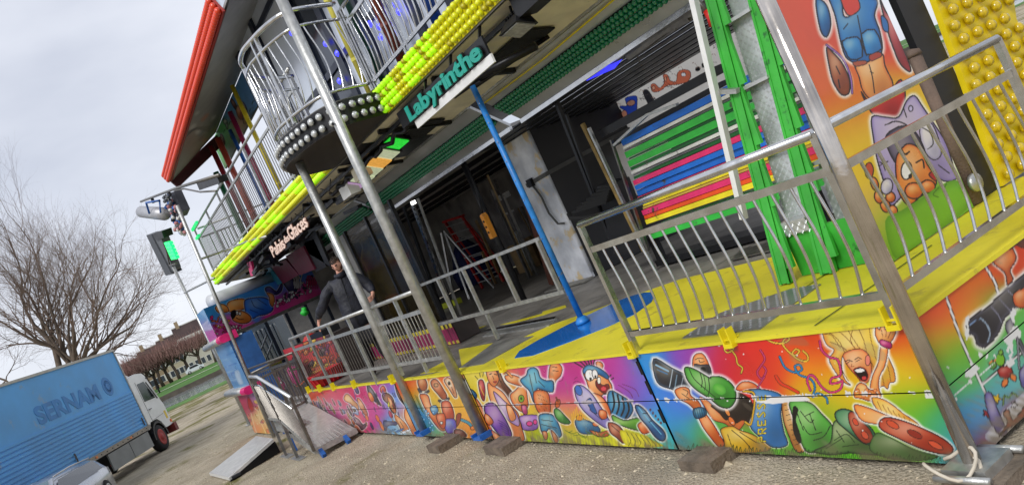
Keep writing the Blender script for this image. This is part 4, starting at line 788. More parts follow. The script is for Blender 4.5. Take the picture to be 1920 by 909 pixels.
# green bulb fascias on tilted chrome plates
gb = bulb_mesh('bulb', gbulb, .037, .065)
CT, CB = Vector((0, 6.1, 4.08)), Vector((0, 6.6, 3.62))
gn = Vector((0, -(CT-CB).z, (CT-CB).y)).normalized()
if gn.y > 0: gn = -gn
for x0, x1, lab in ((-10.25, -5.0, 'nearest chrome fascia with rows of green bulbs'), (-16.4, -10.6, 'middle chrome fascia with rows of green bulbs between the two tall posts'), (-22.5, -16.6, 'farthest chrome fascia with green bulbs above the man')):
    t = thing('chrome_fascia', lab, 'light strip', ((x0+x1)/2, 6.1, 4.0), 'chrome fascias with green bulbs')
    P = [Vector((x0, 0, 0))+CT, Vector((x1, 0, 0))+CT, Vector((x1, 0, 0))+CB, Vector((x0, 0, 0))+CB]
    part('plate', MB().prism(P, -gn*.04), chrome, t)
    part('lower_lip', MB().bar(Vector((x0, 0, 0))+CB+Vector((0, 0, -.03)), Vector((x1, 0, 0))+CB+Vector((0, 0, -.03)), .05, .06), steel, t)
    part('upper_lip', MB().bar(Vector((x0, 0, 0))+CT+Vector((0, -.02, .02)), Vector((x1, 0, 0))+CT+Vector((0, -.02, .02)), .05, .05), galv, t)
    part('green_channel', MB().prism([P[0].lerp(P[3], .3)+gn*.006, P[1].lerp(P[2], .3)+gn*.006, P[1].lerp(P[2], .7)+gn*.006, P[0].lerp(P[3], .7)+gn*.006], gn*.008), mat('dark_green_channel', (10, 44, 34), .3, .3), t)
    part('centre_bar', MB().prism([P[0].lerp(P[3], .485)+gn*.015, P[1].lerp(P[2], .485)+gn*.015, P[1].lerp(P[2], .515)+gn*.015, P[0].lerp(P[3], .515)+gn*.015], gn*.02), galv, t)
    q = quat(gn); sp = .085; n = int((x1-x0)/sp); cnt = 0
    for i in range(n):
        for f in (.35, .445, .555, .65):
            p = Vector((x1-sp*(i+.5), 0, 0))+CT.lerp(CB, f)+gn*.012
            inst('bulb', gb, p, t, q); cnt += 1
part('yellow_cable', MB().tube([Vector((-10.2, 0, 0))+CT.lerp(CB, .1)+gn*.03, Vector((-8.5, 0, 0))+CT.lerp(CB, .14)+gn*.03, Vector((-6.4, 0, 0))+CT.lerp(CB, .06)+gn*.03], .012, 6), yelb, t, True)
# lettering
def letters(sign, text, x0, x1, y, z, size, m, outm, ext=.02, shear=0, gap=.0, rise=0, off=.012, sq=1.0, heavy=.014):
    cur = []; x = 0
    def glyph(ch, s, o, e):
        c = bpy.data.curves.new('letter', 'FONT'); c.body = ch; c.size = s; c.offset = o; c.extrude = e; c.shear = shear; c.resolution_u = 3
        ob = bpy.data.objects.new('letter', c); me = bpy.data.meshes.new_from_object(ob); bpy.data.objects.remove(ob); return me
    ws = []
    for ch in text:
        if ch == ' ': ws.append(size*.22); continue
        me = glyph(ch, size, 0, .001); xx = [v.co.x for v in me.vertices]; ws.append((min(xx), max(xx)))
    tot = sum((w if not isinstance(w, tuple) else w[1]-w[0])+size*gap for w in ws)
    k = (x1-x0)/tot; off0 = np.array(ORG[sign.name])
    for i, (ch, w) in enumerate(zip(text, ws)):
        if not isinstance(w, tuple): x += w*k; continue
        up = rise*(1 if i % 2 else -1)
        par = None
        for (o, e, dy, mm, nm) in ((heavy, ext, 0, m, 'letter'), (heavy+off, ext*.6, .012, outm, 'outline')):
            me = glyph(ch, size, o, e); M = Matrix(((k*1.0, 0, 0, x0+x-w[0]*k), (0, 0, 1, y+dy), (0, 1*sq, 0, z+up), (0, 0, 0, 1)))
            me.transform(M); me.transform(Matrix.Translation(-Vector(off0))); me.materials.clear(); me.materials.append(mm)
            ob = bpy.data.objects.new(nm, me); COL.objects.link(ob); ob.parent = par or sign; ORG[ob.name] = ORG[sign.name]
            par = par or ob
        x += (w[1]-w[0]+size*gap)*k
teal = mat('teal_letter_paint', (26, 158, 140), .4, 0, .08); ink = mat('black_outline_paint', (12, 12, 14), .5)
t = thing('name_sign', 'sign with green letters reading Labyrinthe on a white board', 'sign', (-8.3, 4.6, 4.0), 'name signs under the upper deck')
part('board', MB().box((-9.40, 4.615, 3.87), (-7.18, 4.64, 3.965)), white_m, t); part('backing', MB().box((-9.38, 4.616, 3.9655), (-7.2, 4.64, 4.17)), black, t)
letters(t, 'Labyrinthe', -9.42, -7.26, 4.59, 3.99, .25, teal, ink, ext=.014, gap=.08, off=.008, heavy=.009)
for x in (-9.1, -8.3, -7.5): part('bracket', MB().bar((x, 4.66, 4.0), (x, 4.85, ZU), .03), blackmetal, t)
peach = mat('peach_letter_paint', (246, 214, 196), .4, 0, .1); ink2 = mat('brown_outline_paint', (70, 24, 14), .5)
t = thing('name_sign', 'sign with peach letters reading Palais des Glaces', 'sign', (-16.7, 4.6, 3.9), 'name signs under the upper deck')
letters(t, 'Palais', -18.5, -17.2, 4.6, 3.80, .34, peach, ink2, ext=.012, gap=.10, off=.012, heavy=.006)
letters(t, 'des', -17.15, -16.72, 4.6, 3.86, .2, peach, ink2, ext=.012, gap=.08, off=.008, heavy=.003)
letters(t, 'Glaces', -16.68, -15.15, 4.6, 3.83, .36, peach, ink2, ext=.012, gap=.10, off=.012, heavy=.006)
part('backing_bar', MB().box((-18.5, 4.63, 3.9), (-15.15, 4.65, 3.96)), blackmetal, t)
# floodlights under the deck
def flood(label, c, tilt, lamp, big=1., rz=0):
    t = thing('floodlight', label, 'floodlight', c, 'floodlights under the upper deck'); c = Vector(c)
    R = Matrix.Rotation(rz, 3, 'Z') @ Matrix.Rotation(tilt, 3, 'X')
    def tr(mb): mb.v = [tuple(c+R@(Vector(v)*big)) for v in mb.v]; return mb
    part('housing', tr(MB().add([(-.17, -.1, 0), (.17, -.1, 0), (.17, .12, 0), (-.17, .12, 0), (-.11, -.06, .1), (.11, -.06, .1), (.11, .08, .1), (-.11, .08, .1)], [(0, 3, 2, 1), (4, 5, 6, 7), (0, 1, 5, 4), (1, 2, 6, 5), (2, 3, 7, 6), (3, 0, 4, 7)])), black, t)
    part('lens', tr(MB().box((-.145, -.08, -.012), (.145, .1, -.002))), lamp, t)
    b = MB()
    for k in range(5): b.box((-.1+k*.045, -.06, .1), (-.09+k*.045, .08, .13))
    part('cooling_fin', tr(b), blackmetal, t)
    part('bracket', MB().bar(c+Vector((0, 0, .05)), c+Vector((0, .05, .34)), .02), blackmetal, t)
lampw = mat('lamp_glass_silver', (200, 200, 190), .12, .6, .2, 20); lampg = mat('lamp_glass_green_lit', (70, 190, 90), .2, 0, .3, 20, emit=(40, 230, 60), es=.4); lampa = mat('lamp_glass_amber_lit', (220, 170, 90), .2, 0, .2, 20, emit=(240, 170, 70), es=.35); lampv = mat('lamp_glass_violet', (200, 170, 200), .15, .2, .2, 20, emit=(200, 160, 210), es=.3); lampp = mat('lamp_glass_pale', (210, 220, 200), .15, .2, .2, 20, emit=(200, 210, 170), es=.3)
flood('floodlight hanging at the right end of the green lettered sign', (-7.05, 4.95, 4.08), -.35, lampw, 1.15)
for i, (u, v, mm, lb) in enumerate(((738, 268, lampg, 'first floodlight of the row, glowing green'), (722, 289, lampp, 'second floodlight of the row, pale green glass'), (708, 304, lampa, 'third floodlight of the row, glowing amber'), (693, 319, lampp, 'fourth floodlight of the row, whitish glass'), (678, 334, lampp, 'fifth floodlight of the row, dull pale glass half hidden by the post'), (660, 349, lampv, 'sixth floodlight of the row, violet tinted glass'))):
    p = W(u, v, y=5.35); flood(lb, tuple(p), -.5, mm, 1.65)
part_b = MB()
for x in (-10.9, -12.1, -13.3, -14.6): part_b.bar((x, 5.12, 4.28), (x+.5, 5.5, 4.1), .05)
part('cable_chain', MB().tube([(-9.9+(-5.2)*k/30, 5.2+.03*math.sin(k*2.1), 4.2+.04*math.sin(k*1.7)) for k in range(31)], .035, 6), black, upper, True)
part('black_box_lamp', MB().box((-10.3, 4.86, 4.08), (-9.35, 5.12, 4.30)), black, upper); part('black_box_lamp', MB().box((-6.9, 4.9, 4.14), (-5.4, 5.15, 4.34)), black, upper)
part('strut', MB().tube([(-8.9, 5.0, 4.02), (-8.1, 5.0, 3.98), (-7.5, 5.4, 3.96)], .05, 10).bar((-8.24, 4.9, 3.9), (-7.9, 5.9, 4.1), .05).bar((-8.24, 4.9, 3.9), (-8.9, 5.6, 4.1), .05), blackmetal, upper, True)
# more clutter under the left part
b = MB(); r = random.Random(3)
for k in range(34):
    x = -26+r.random()*11; y = 4.95+r.random()*.9; z = 4.3-r.random()*.42
    b.bar((x, y, z), (x+.3+r.random()*.9, y+.2*(r.random()-.5), z-.1+.2*r.random()), .03+r.random()*.09, .02+r.random()*.08)
part('folded_frame', b, blackmetal, upper, kind='stuff')
b = MB()
for k in range(9): x = -23+k*1.05; b.tube([(x, 4.9, 4.3), (x+.3, 4.93, 4.12+.05*math.sin(k)), (x+.7, 4.9, 4.3)], .012, 5)
part('hanging_cable', b, black, upper, True)
for (x, y, z, w, mm) in ((-14.6, 5.2, 3.95, .5, white_m), (-13.4, 5.1, 4.02, .4, cream)): part('junction_box', MB().box((x, y, z), (x+w, y+.2, z+.22)), mm, upper)

# ---------------------------------------------------------------- round balcony
bal = thing('round_balcony', 'half round balcony with curved-bar railing and a black bulb band', 'balcony', (-12, YS, ZU))
edge = [(-10.41, 4.80), (-10.28, 4.42), (-10.22, 4.14), (-10.30, 3.92), (-10.62, 3.74), (-11.03, 3.62), (-11.35, 3.57), (-11.83, 3.63), (-12.38, 3.86), (-12.95, 4.24), (-13.28, 4.80)]
ep = smooth_poly(edge, False, 5); ep = [(float(a), float(b_)) for a, b_ in ep]
part('underside', MB().prism([(x, y, ZU) for x, y in ep], (0, 0, .03)), mat('dark_brown_underside', (58, 52, 46), .5, 0, .25, 2, .15), bal)
bd = MB()
for (a, c), (d, e) in zip(ep[:-1], ep[1:]): bd.prism([(a, c, ZU+.002), (d, e, ZU+.002), (d, e, ZU+.33), (a, c, ZU+.33)], (-(e-c)*.0001, 0.02, 0))
part('band', bd, black, bal)
cbm = bulb_mesh('bulb', cbulb, .052, .06, 10); star = MB()
for k in range(8):
    a = k*math.pi/4; star.add([(0, 0, .064), (.045*math.cos(a-.16), .045*math.sin(a-.16), .05), (.048*math.cos(a), .048*math.sin(a), .058), (.045*math.cos(a+.16), .045*math.sin(a+.16), .05)], [(0, 1, 2), (0, 2, 3)])
# arc length sampling
cum = [0]
for (a, c), (d, e) in zip(ep[:-1], ep[1:]): cum.append(cum[-1]+math.hypot(d-a, e-c))
def at_s(s, inset=0, z=0):
    s = max(0, min(cum[-1]-1e-6, s)); i = max(k for k in range(len(cum)) if cum[k] <= s+1e-9); i = min(i, len(ep)-2)
    f = (s-cum[i])/(cum[i+1]-cum[i]); a, c = ep[i]; d, e = ep[i+1]; tx, ty = d-a, e-c; L = math.hypot(tx, ty); nx, ny = -ty/L, tx/L
    cx, cy = -11.8, 4.9
    x, y = a+tx*f, c+ty*f
    if (x-cx)*nx+(y-cy)*ny < 0: nx, ny = -nx, -ny
    return Vector((x-nx*inset, y-ny*inset, z)), Vector((nx, ny, 0))
s = .08; k = 0
while s < cum[-1]-.05:
    for zz in (ZU+.24, ZU+.09):
        p, n = at_s(s+(.03 if zz < ZU+.2 else 0), -.012, zz); inst('bulb', cbm, p, bal, quat(n))
    s += .152; k += 1
part('deck', MB().prism([(*at_s(s_, .03)[0][:2], ZU+.33) for s_ in np.linspace(0, cum[-1], 40)], (0, 0, .02)), dsteel, bal)
brail = thing('balcony_rail', 'bright curved-bar railing of the round balcony', 'railing', (-12, YS, ZT)); ZB = ZT+.05
def arc_pts(inset, z, n=44, s0=0, s1=None): return [at_s(s_, inset, z)[0] for s_ in np.linspace(s0, s1 or cum[-1], n)]
part('top_rail', MB().tube(arc_pts(.05, ZB+1.22), .034, 12), steel, brail, True)
part('middle_rail', MB().tube(arc_pts(.05, ZB+1.0), .024, 8), steel, brail, True)
part('bottom_rail', MB().tube(arc_pts(.05, ZB+.05), .026, 8), steel, brail, True)
for s_ in (.02, 1.55, 1.68, 2.75, cum[-1]-.05):
    p, n = at_s(s_, .05); part('post', MB().bar(p+Vector((0, 0, ZB-.05)), p+Vector((0, 0, ZB+1.22)), .05, .05, (0, 1, 0)), steel, brail)
nb = 25
for i in range(nb):
    s_ = .14+(cum[-1]-.26)*i/(nb-1); p, n = at_s(s_, .05)
    tg = (at_s(s_-.05)[0]-at_s(s_+.05)[0]).normalized()
    pts = [p+tg*.085*math.sin(math.pi*(1-h)**1.3)+Vector((0, 0, ZB+.05+.95*h)) for h in np.linspace(0, 1, 13)]
    part('baluster', MB().tube(pts, .011, 7, False), steel, brail, True)
# side rails of the upper deck
railing('curved-bar railing of the upper deck right of the round balcony', (-10.38, YS), (-5.6, YS), ZT+1.15, ZT+.95, ZT+.10, 36, steel, 'railings of the upper deck', rt=.03, rb=.010, wamp=.07, posts=(0, .02, .26, .28, .6, .8), zpost=ZT, zfloor=ZT)
railing('straight-bar railing of the upper deck left of the round balcony', (-26.7, YS), (-13.2, YS), 6.14, 5.85, ZT+.08, 80, galv, 'railings of the upper deck', rt=.03, rb=.009, balm=dsteel, posts=(0, .2, .36, .5, .66, .84, .99), zpost=ZT, zfloor=ZT)
railing('end railing closing the far corner of the upper deck', (-26.72, YS+.1), (-26.72, 8.2), 6.14, 5.85, ZT+.08, 26, galv, 'railings of the upper deck', rt=.03, rb=.011, posts=(1,), zpost=ZT, zfloor=ZT)
gl = mat('green_lit_tape', (40, 200, 120), .4, emit=(30, 220, 120), es=.5)
solo('rail_tape', MB().bar((-26.78, 4.76, 6.16), (-25.6, 4.76, 6.165), .07, .08).bar((-26.78, 4.76, 5.87), (-26.2, 4.76, 5.87), .07, .07), gl, 'green lit tape at the far corner of the upper railing', 'tape', (-26.7, 4.76, 6.0))
# ================================================================== UPPER STOREY FACADE AND ROOF
fac = thing('upper_facade', 'glazed upper storey front with dark frames behind the balcony', 'facade', (-14, 5.9, ZT))
framem = mat('dark_blue_frame', (26, 34, 52), .35, .2, .15); paleg = mat('pale_mirror_glass', (206, 214, 226), .16, .15, .1, 1.2, .06, 2)
YG = 5.9
def fx(u, v, y=YG): return W(u, v, y=y)[0]
ed = [fx(400, 0), fx(452, 0), fx(540, 0), fx(600, 20), fx(690, 60), fx(780, 20), fx(850, 0), -6.0]
for i, (a, c) in enumerate(zip(ed[:-1], ed[1:])):
    for z0, z1 in ((ZT+.1, 6.1), (6.2, 8.1), (8.2, 10.2)):
        part('pane', MB().box((a+.1, YG, z0), (c-.1, YG+.02, z1)), paleg if i != 2 or z0 > 8 else mat('dark_tinted_glass', (60, 66, 76), .08, .5, .3, 2), fac)
for i, a in enumerate(ed):
    w = .12 if i else .16
    part('mullion', MB().box((a-w, YG-.06, ZT), (a+w, YG+.05, 10.3)), framem, fac)
for z in (6.15, 8.15): part('transom', MB().box((ed[0]+.1, YG-.04, z-.06), (-6, YG-.005, z+.06)), framem, fac)
blueglint = mat('blue_reflection_glow', (50, 50, 230), .3, emit=(50, 50, 255), es=2.0)  # glowing blue spots added to imitate LED reflections in the glazing
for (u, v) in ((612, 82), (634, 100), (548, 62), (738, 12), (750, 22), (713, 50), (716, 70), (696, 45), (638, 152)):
    p = W(u, v, y=YG-.1); part('blue_reflection', MB().lathe([(.03, 0), (.06, .02), (.03, .05)], p, (0, -1, 0), 8), blueglint, fac)
# coloured columns of the terrace
def column(u, v, y, c, r, z1, lab):
    r = r*.78
    x = W(u, v, y=y)[0]; t = thing('column', lab, 'column', (x, y, ZT), 'coloured columns of the upper deck')
    m = mat('column_paint_%d_%d_%d' % c, c, .35, 0, .15, 5)
    part('shaft', MB().tube([(x, y, ZT+.05), (x, y, z1)], r, 14), m, t, True); part('collar', MB().lathe([(r*1.35, 0), (r*1.35, .05), (r*1.1, .07)], (x, y, ZT+.02), (0, 0, 1), 12), dsteel, t)
    for z in (5.6, 6.6): part('ring', MB().lathe([(r*1.08, 0), (r*1.08, .05)], (x, y, z), (0, 0, 1), 12), m, t)
column(660, 100, 5.4, (206, 196, 84), .075, 9.6, 'pale yellow column behind the round balcony')
column(668, 90, 5.5, (18, 58, 40), .10, 9.6, 'dark green column right of the round balcony') if 0 else column(690, 100, 5.5, (18, 58, 40), .12, 9.6, 'dark green column right of the round balcony')
column(735, 72, 5.5, (120, 56, 40), .10, 9.4, 'brown column behind the right-hand upper railing')
column(812, 22, 5.5, (30, 70, 150), .10, 9.2, 'dark blue column behind the right-hand upper railing')
column(480, 315, 6.0, (132, 26, 66), .085, 8.0, 'purple red column behind the left upper railing')
column(500, 300, 6.0, (206, 186, 40), .075, 8.3, 'yellow column behind the left upper railing')
column(446, 340, 5.9, (150, 60, 44), .11, 7.9, 'brick red column near the far corner of the upper deck')
column(432, 352, 5.9, (120, 24, 34), .10, 8.0, 'dark red column near the far corner of the upper deck')
column(424, 365, 5.9, (16, 84, 50), .11, 7.4, 'green column at the far corner of the upper deck')
column(462, 310, 6.3, (40, 90, 160), .07, 8.0, 'blue column between the red and purple columns')
# slide panels and railings seen through
t = thing('inner_screen', 'white and grey inner screen behind the coloured columns', 'screen', (-17, 7.2, ZT))
for i in range(7):
    x = -20.5+i*1.05
    part('bar', MB().box((x, 7.2, ZT), (x+.06, 7.26, 7.2)), framem, t); part('cross_bar', MB().box((x+.062, 7.2, 5.2+.3*(i % 3)), (x+1.04, 7.24, 5.26+.3*(i % 3))), framem, t)
    if i > 2: part('panel', MB().box((x+.1, 7.27, ZT), (x+1.0, 7.3, 8.2)), paleg, t)
# canopy with orange bulb edge
YO = 4.66
c0, c1, c2, c3 = W(307, 327, y=YO), W(393, -4, y=YO), W(418, 22, y=YO), W(320, 340, y=YO)
roof = thing('canopy', 'tilted roof canopy with an orange bulb edge and painted underside', 'canopy', tuple(c3))
part('edge_board', MB().prism([c0, c1, c2, c3], (0, .05, 0)), mat('red_edge_board', (150, 36, 20), .5), roof)
om = bulb_mesh('bulb', obulb, .078, .11, 8); n = 96
for i in range(n):
    for r_ in range(3):
        f = (i+.5)/n; p = c0.lerp(c1, f).lerp(c3.lerp(c2, f), (r_+.5)/3)
        inst('bulb', om, p, roof, quat((0, -1, 0)))
w0, w1 = W(398, 266, y=6.5), W(434, 180, y=6.5); wd_ = (w1-w0).normalized(); w1 = w0+wd_*13
def artRoof(A):
    A.crop(300, 0, 3)
    A.seeds([(100, 900, (150, 150, 140)), (200, 700, (168, 164, 150)), (260, 500, (170, 168, 156)), (150, 800, (150, 110, 90)), (330, 350, (176, 176, 166)), (240, 650, (120, 120, 112)), (300, 750, (150, 140, 100)), (300, 600, (130, 130, 122)), (380, 200, (180, 180, 176))], 60)
    for k in range(22): A.ell(60+rng.random()*260, 480+rng.random()*480, 10+rng.random()*26, 5+rng.random()*9, [(196, 192, 180), (140, 110, 96), (126, 124, 118), (180, 120, 90)][k % 4], -.9+rng.random()*.5, out=0, aa=14)
    for s_ in (0, 1, 2, 3): A.line([(145, 752+s_*7), (190, 725+s_*3), (230, 716+s_*5), (280, 712+s_*10)], 2.4, (40, 36, 34))
cc0 = c3+Vector((0, .06, -.0)); ux = (c2-c3).normalized(); V_ = w0-cc0; V_ = V_-ux*V_.dot(ux)
art_panel('underside', tuple(cc0), tuple(ux), tuple(V_), 15, V_.length, .045, artRoof, roof, artmatte)
part('roof_skin', MB().prism([cc0+Vector((0, 0, .06)), cc0+ux*15+Vector((0, 0, .06)), cc0+ux*15+V_+Vector((0, 0, .06)), cc0+V_+Vector((0, 0, .06))], (0, 0, .05)), mat('roof_sheet', (150, 150, 150), .6), roof)
part('end_beam', MB().bar(cc0+Vector((-.1, 0, -.08)), cc0+V_+Vector((-.1, .1, -.2)), .12, .34), mat('dark_red_beam', (70, 16, 20), .5, 0, .2), roof)
mw_ = thing('terrace_mural', 'painted jungle mural wall under the canopy', 'mural', tuple(w0))
def artWall(A):
    A.crop(340, 180, 4.13)
    A.seeds([(280, 380, (110, 180, 110)), (330, 280, (110, 190, 110)), (420, 300, (150, 180, 150)), (440, 60, (100, 160, 210)), (380, 120, (90, 150, 190)), (520, 60, (100, 150, 210)), (460, 200, (190, 140, 110)), (420, 390, (90, 100, 60)), (560, 200, (80, 110, 130))], 46)
    for (x, y, a, b_, c, g) in ((410, 70, 14, 60, (110, 40, 30), -.5), (450, 130, 22, 60, (190, 100, 60), -.3), (490, 90, 14, 50, (70, 60, 110), -.4), (320, 340, 14, 50, (130, 50, 30), -.3), (350, 220, 10, 40, (190, 200, 180), -.2), (390, 300, 14, 40, (120, 70, 40), -.2), (340, 200, 16, 20, (200, 210, 190), 0), (300, 400, 10, 30, (60, 140, 60), 0), (500, 180, 20, 40, (150, 110, 70), .3)): A.ell(x, y, a, b_, c, g, out=3, aa=3, sh=tuple(int(q*.6) for q in c))
    for k in range(26):
        x, y = 290+rng.random()*280, 30+rng.random()*360; A.line([(x, y), (x+14, y-24), (x+34, y-30)], 3, [(30, 60, 34), (20, 30, 26), (150, 150, 90)][k % 3], aa=2)
art_panel('painting', tuple(w0+Vector((0, 0, -.95))), tuple(wd_), (0, 0, 1), 9, .95, .03, artWall, mw_, artmatte)
part('board', MB().prism([w0+Vector((0, .02, -.95)), w0+wd_*9+Vector((0, .02, -.95)), w0+wd_*9+Vector((0, .02, 0)), w0+Vector((0, .02, 0))], (0, .05, 0)), black, mw_)

# ================================================================== INTERIOR OF THE LOWER STOREY
room = thing('interior_hall', 'dark back walls and low ceiling of the hall behind the stage', 'interior', (-14, 9, ZF))
dk = mat('dark_wall', (150, 146, 142), .6, 0, .4, 1.5); 
part('hall_floor', MB().box((-27, 6.2, ZF-.1), (XL+.02, 12.9, ZF-.014)), greyfloor, room)
part('back_wall', MB().box((-27, 12.9, ZF), (-12.4, 13.0, 4.3)), dk, room)
part('side_wall', MB().box((-27.1, 6.2, ZF), (-27, 12.9, 4.3)), dk, room)
part('low_ceiling', MB().box((-27, 6.75, 3.84), (-12.55, 12.9, 3.9)), mat('dim_grey_ceiling', (190, 186, 180), .6, 0, .2, 1), room)
for k in range(5): part('ceiling_joist', MB().box((-27, 7.5+k, 3.74), (-12.6, 7.56+k, 3.835)), blackmetal, room)
gold = mat('gold_reflection', (230, 190, 70), .5, .2, .4, 4, .5, 10)
# glazed partition behind the man
gw = thing('mirror_partition', 'dark glass partition with a black frame behind the man', 'partition', (-15, 6.0, ZF))
xa, xb = W(655, 455, y=6.0)[0], W(754, 430, y=6.0)[0]
dgl = mat('smoked_glass', (40, 34, 20), .10, 0, .2, 1, spec=.25, alpha=.5)
for i in range(2):
    a = xa+(xb-xa)*i/2; c = xa+(xb-xa)*(i+1)/2
    part('pane', MB().box((a+.05, 6.0, ZF+.05), (c-.05, 6.015, 3.6)), dgl, gw); part('frame', MB().box((c-.04, 5.97, ZF), (c+.04, 6.04, 3.66)), blackmetal, gw)
part('frame', MB().box((xa-.04, 5.97, ZF), (xa+.04, 6.04, 3.66)), blackmetal, gw)
part('base_rail', MB().box((xa+.042, 5.97, ZF), (xb-.042, 6.04, ZF+.1)), blackmetal, gw)
part('door_post', MB().box((xa-1.1, 5.95, ZF), (xa-.05, 6.06, 3.62)), mat('grey_door_panel', (118, 116, 112), .5, 0, .15, 2), gw)
fg = thing('gold_reflection_lumps', 'golden lumps added behind the smoked glass to imitate its yellow reflections', 'reflection stand-ins', (-14.5, 6.6, ZF))  # solid golden lumps added in place of yellow reflections in the glass
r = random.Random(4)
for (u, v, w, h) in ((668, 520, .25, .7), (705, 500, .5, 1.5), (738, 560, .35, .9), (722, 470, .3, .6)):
    p = W(u, v, y=6.6); part('reflection_lump', MB().lathe([(w*.5, 0), (w*.62, h*.2), (w*.45, h*.5), (w*.5, h*.7), (w*.2, h*.86), (w*.22, h*.95), (w*.05, h)], (p[0], 6.6, max(ZF+.01, p[2]-h*.5)), (0, 0, 1), 12), gold, fg, True)
# door frames, pillars in the hall
def ipost(label, u0, v0, u1, v1, y, w, m, d=None, cat='post', name='post', loc=None):
    a, c = W(u0, v0, y=y), W(u1, v1, y=y); return solo(name, MB().bar(c, a, w, d or w, (0, 1, 0)), m, label, cat, tuple(c))
t = thing('folded_door', 'silver perforated door edge and black leaves standing open in the hall', 'door', (-13, 6.4, ZF))
for (u0, v0, u1, v1, w, m) in ((772, 378, 872, 650, .12, steel), (757, 388, 850, 640, .10, blackmetal), (742, 400, 835, 640, .14, black), (726, 408, 812, 640, .05, dsteel), (783, 372, 886, 650, .04, galv)):
    part('leaf', MB().bar(W(u1, v1, y=6.5), W(u0, v0, y=6.5), w, .04, (0, 1, 0)), m, t)
b = MB()
for k in range(30): p = W(772, 378, y=6.46).lerp(W(872, 650, y=6.46), (k+.5)/30); b.box((p.x-.015, p.y-.012, p.z-.02), (p.x+.015, p.y, p.z+.02))
part('hole', b, black, t, kind='stuff')
pb = W(985, 566, z=ZF)
t = thing('black_post', 'thick black post in the middle of the hall', 'post', tuple(pb)); part('tube', MB().tube([pb, W(866, 300, y=pb.y)], .055, 12), black, t, True)
pb2 = W(858, 600, z=ZF); solo('thin_post', MB().bar(pb2, W(806, 470, y=pb2.y), .05), blackmetal, 'thin black post left of the open rail', 'post', tuple(pb2))
rp = W(1038, 532, z=ZF); solo('rust_post', MB().bar(rp, W(975, 330, y=rp.y), .17, .1, (0, 1, 0)), mat('rust_brown_paint', (92, 52, 36), .6, 0, .25), 'rust brown flat post just left of the worn grey panel', 'post', tuple(rp))
# yellow control box hanging on the black post
cb = W(920, 422, y=pb.y-.12)
t = thing('control_pendant', 'yellow hand control box hanging by its cable on the black post', 'control', tuple(cb))
part('case', MB().prism([(cb.x-.06, cb.y, cb.z-.22), (cb.x+.05, cb.y, cb.z-.22), (cb.x+.06, cb.y, cb.z+.18), (cb.x+.02, cb.y, cb.z+.24), (cb.x-.06, cb.y, cb.z+.22)], (0, -.09, 0)), mat('amber_plastic', (236, 150, 16), .4, 0, .08), t)
for k in range(3): part('button', MB().lathe([(.02, 0), (.02, .015)], (cb.x, cb.y-.09, cb.z-.1+.1*k), (0, -1, 0), 8), black, t)
ct = W(878, 320, y=pb.y-.05); part('cable', MB().tube([cb+Vector((0, -.04, .24)), cb.lerp(ct, .5)+Vector((.06, -.03, .1)), ct], .012, 6), black, t, True)
# red step ladder
def ladder():
    f = [W(905, 540, z=ZF), W(943, 523, z=ZF), W(866, 565, z=ZF+.0), W(915, 546, z=ZF)]
    base = f[0]; t = thing('step_ladder', 'red step ladder standing open in the dark hall', 'ladder', tuple(base))
    D = base.y; top1, top2 = W(834, 415, y=base.y+.5), W(866, 405, y=base.y+.6)
    a0, a1 = base, W(943, 523, y=base.y+.1)
    a1 = Vector((a1.x, a1.y, ZF)); part('rail', MB().bar(a0, top1, .10, .05, (0, 1, 0)), red_m, t); part('rail', MB().bar(a1, top2, .10, .05, (0, 1, 0)), red_m, t)
    for k in range(8):
        f_ = (k+.7)/8.4; part('step', MB().bar(a0.lerp(top1, f_), a1.lerp(top2, f_), .12, .03), galv, t)
    b0 = a0+Vector((-1.4, 1.0, 0)); b1 = a1+Vector((-1.4, 1.0, 0))
    part('back_leg', MB().bar(b0, top1, .05), red_m, t); part('back_leg', MB().bar(b1, top2, .05), red_m, t)
    for k in range(3): part('brace', MB().bar(b0.lerp(top1, k*.3+.1), b1.lerp(top2, k*.3+.1), .03), galv, t)
    part('top_cap', MB().bar(top1, top2, .2, .06), red_m, t)
ladder()
t = thing('aluminium_ladder', 'thin aluminium ladder standing left of the red step ladder', 'ladder', tuple(W(880, 560, z=ZF)))
a = W(880, 560, z=ZF); part('leg', MB().bar(a, a+Vector((-.3, .3, 1.9)), .05), galv, t); part('leg', MB().bar(a+Vector((-1.0, 0, 0)), a+Vector((-.5, .3, 1.9)), .05), galv, t); part('leg', MB().bar(a+Vector((.4, .6, 0)), a+Vector((-.3, .3, 1.9)), .05), galv, t)
# junk in the hall
t = thing('valance', 'maroon scalloped valance across the back of the hall', 'valance', (-15, 11.6, 3.3))
b = MB(); 
for k in range(18):
    x = -17.2+k*.27; z0 = 3.5; b.prism([(x, 11.8, z0), (x+.26, 11.8, z0), (x+.26, 11.8, z0-.22), (x+.13, 11.8, z0-.34), (x, 11.8, z0-.22)], (0, .03, 0))
part('cloth', b, mat('maroon_cloth', (110, 36, 44), .8), t)
solo('blue_tarp', MB().lathe([(.7, 0), (.75, .5), (.5, 1.1), (.2, 1.5), (.05, 1.6)], tuple(W(850, 560, z=ZF)+Vector((-2, 2.0, 0))), (0, 0, 1), 9), mat('navy_cloth', (24, 34, 84), .7, 0, .3, 3, .5, 6), 'navy blue covered heap behind the red ladder', 'cover', tuple(W(850, 560, z=ZF)+Vector((-2, 2, 0))), None, True)
p = W(848, 573, z=ZF); solo('yellow_case', MB().box((p.x-.5, p.y-.1, ZF), (p.x+.5, p.y+.1, ZF+.14)), mat('lime_case', (180, 190, 40), .5), 'small lime yellow case on the dark deck', 'case', tuple(p))
p = W(725, 408, y=6.5); 
b = MB(); r = random.Random(9)
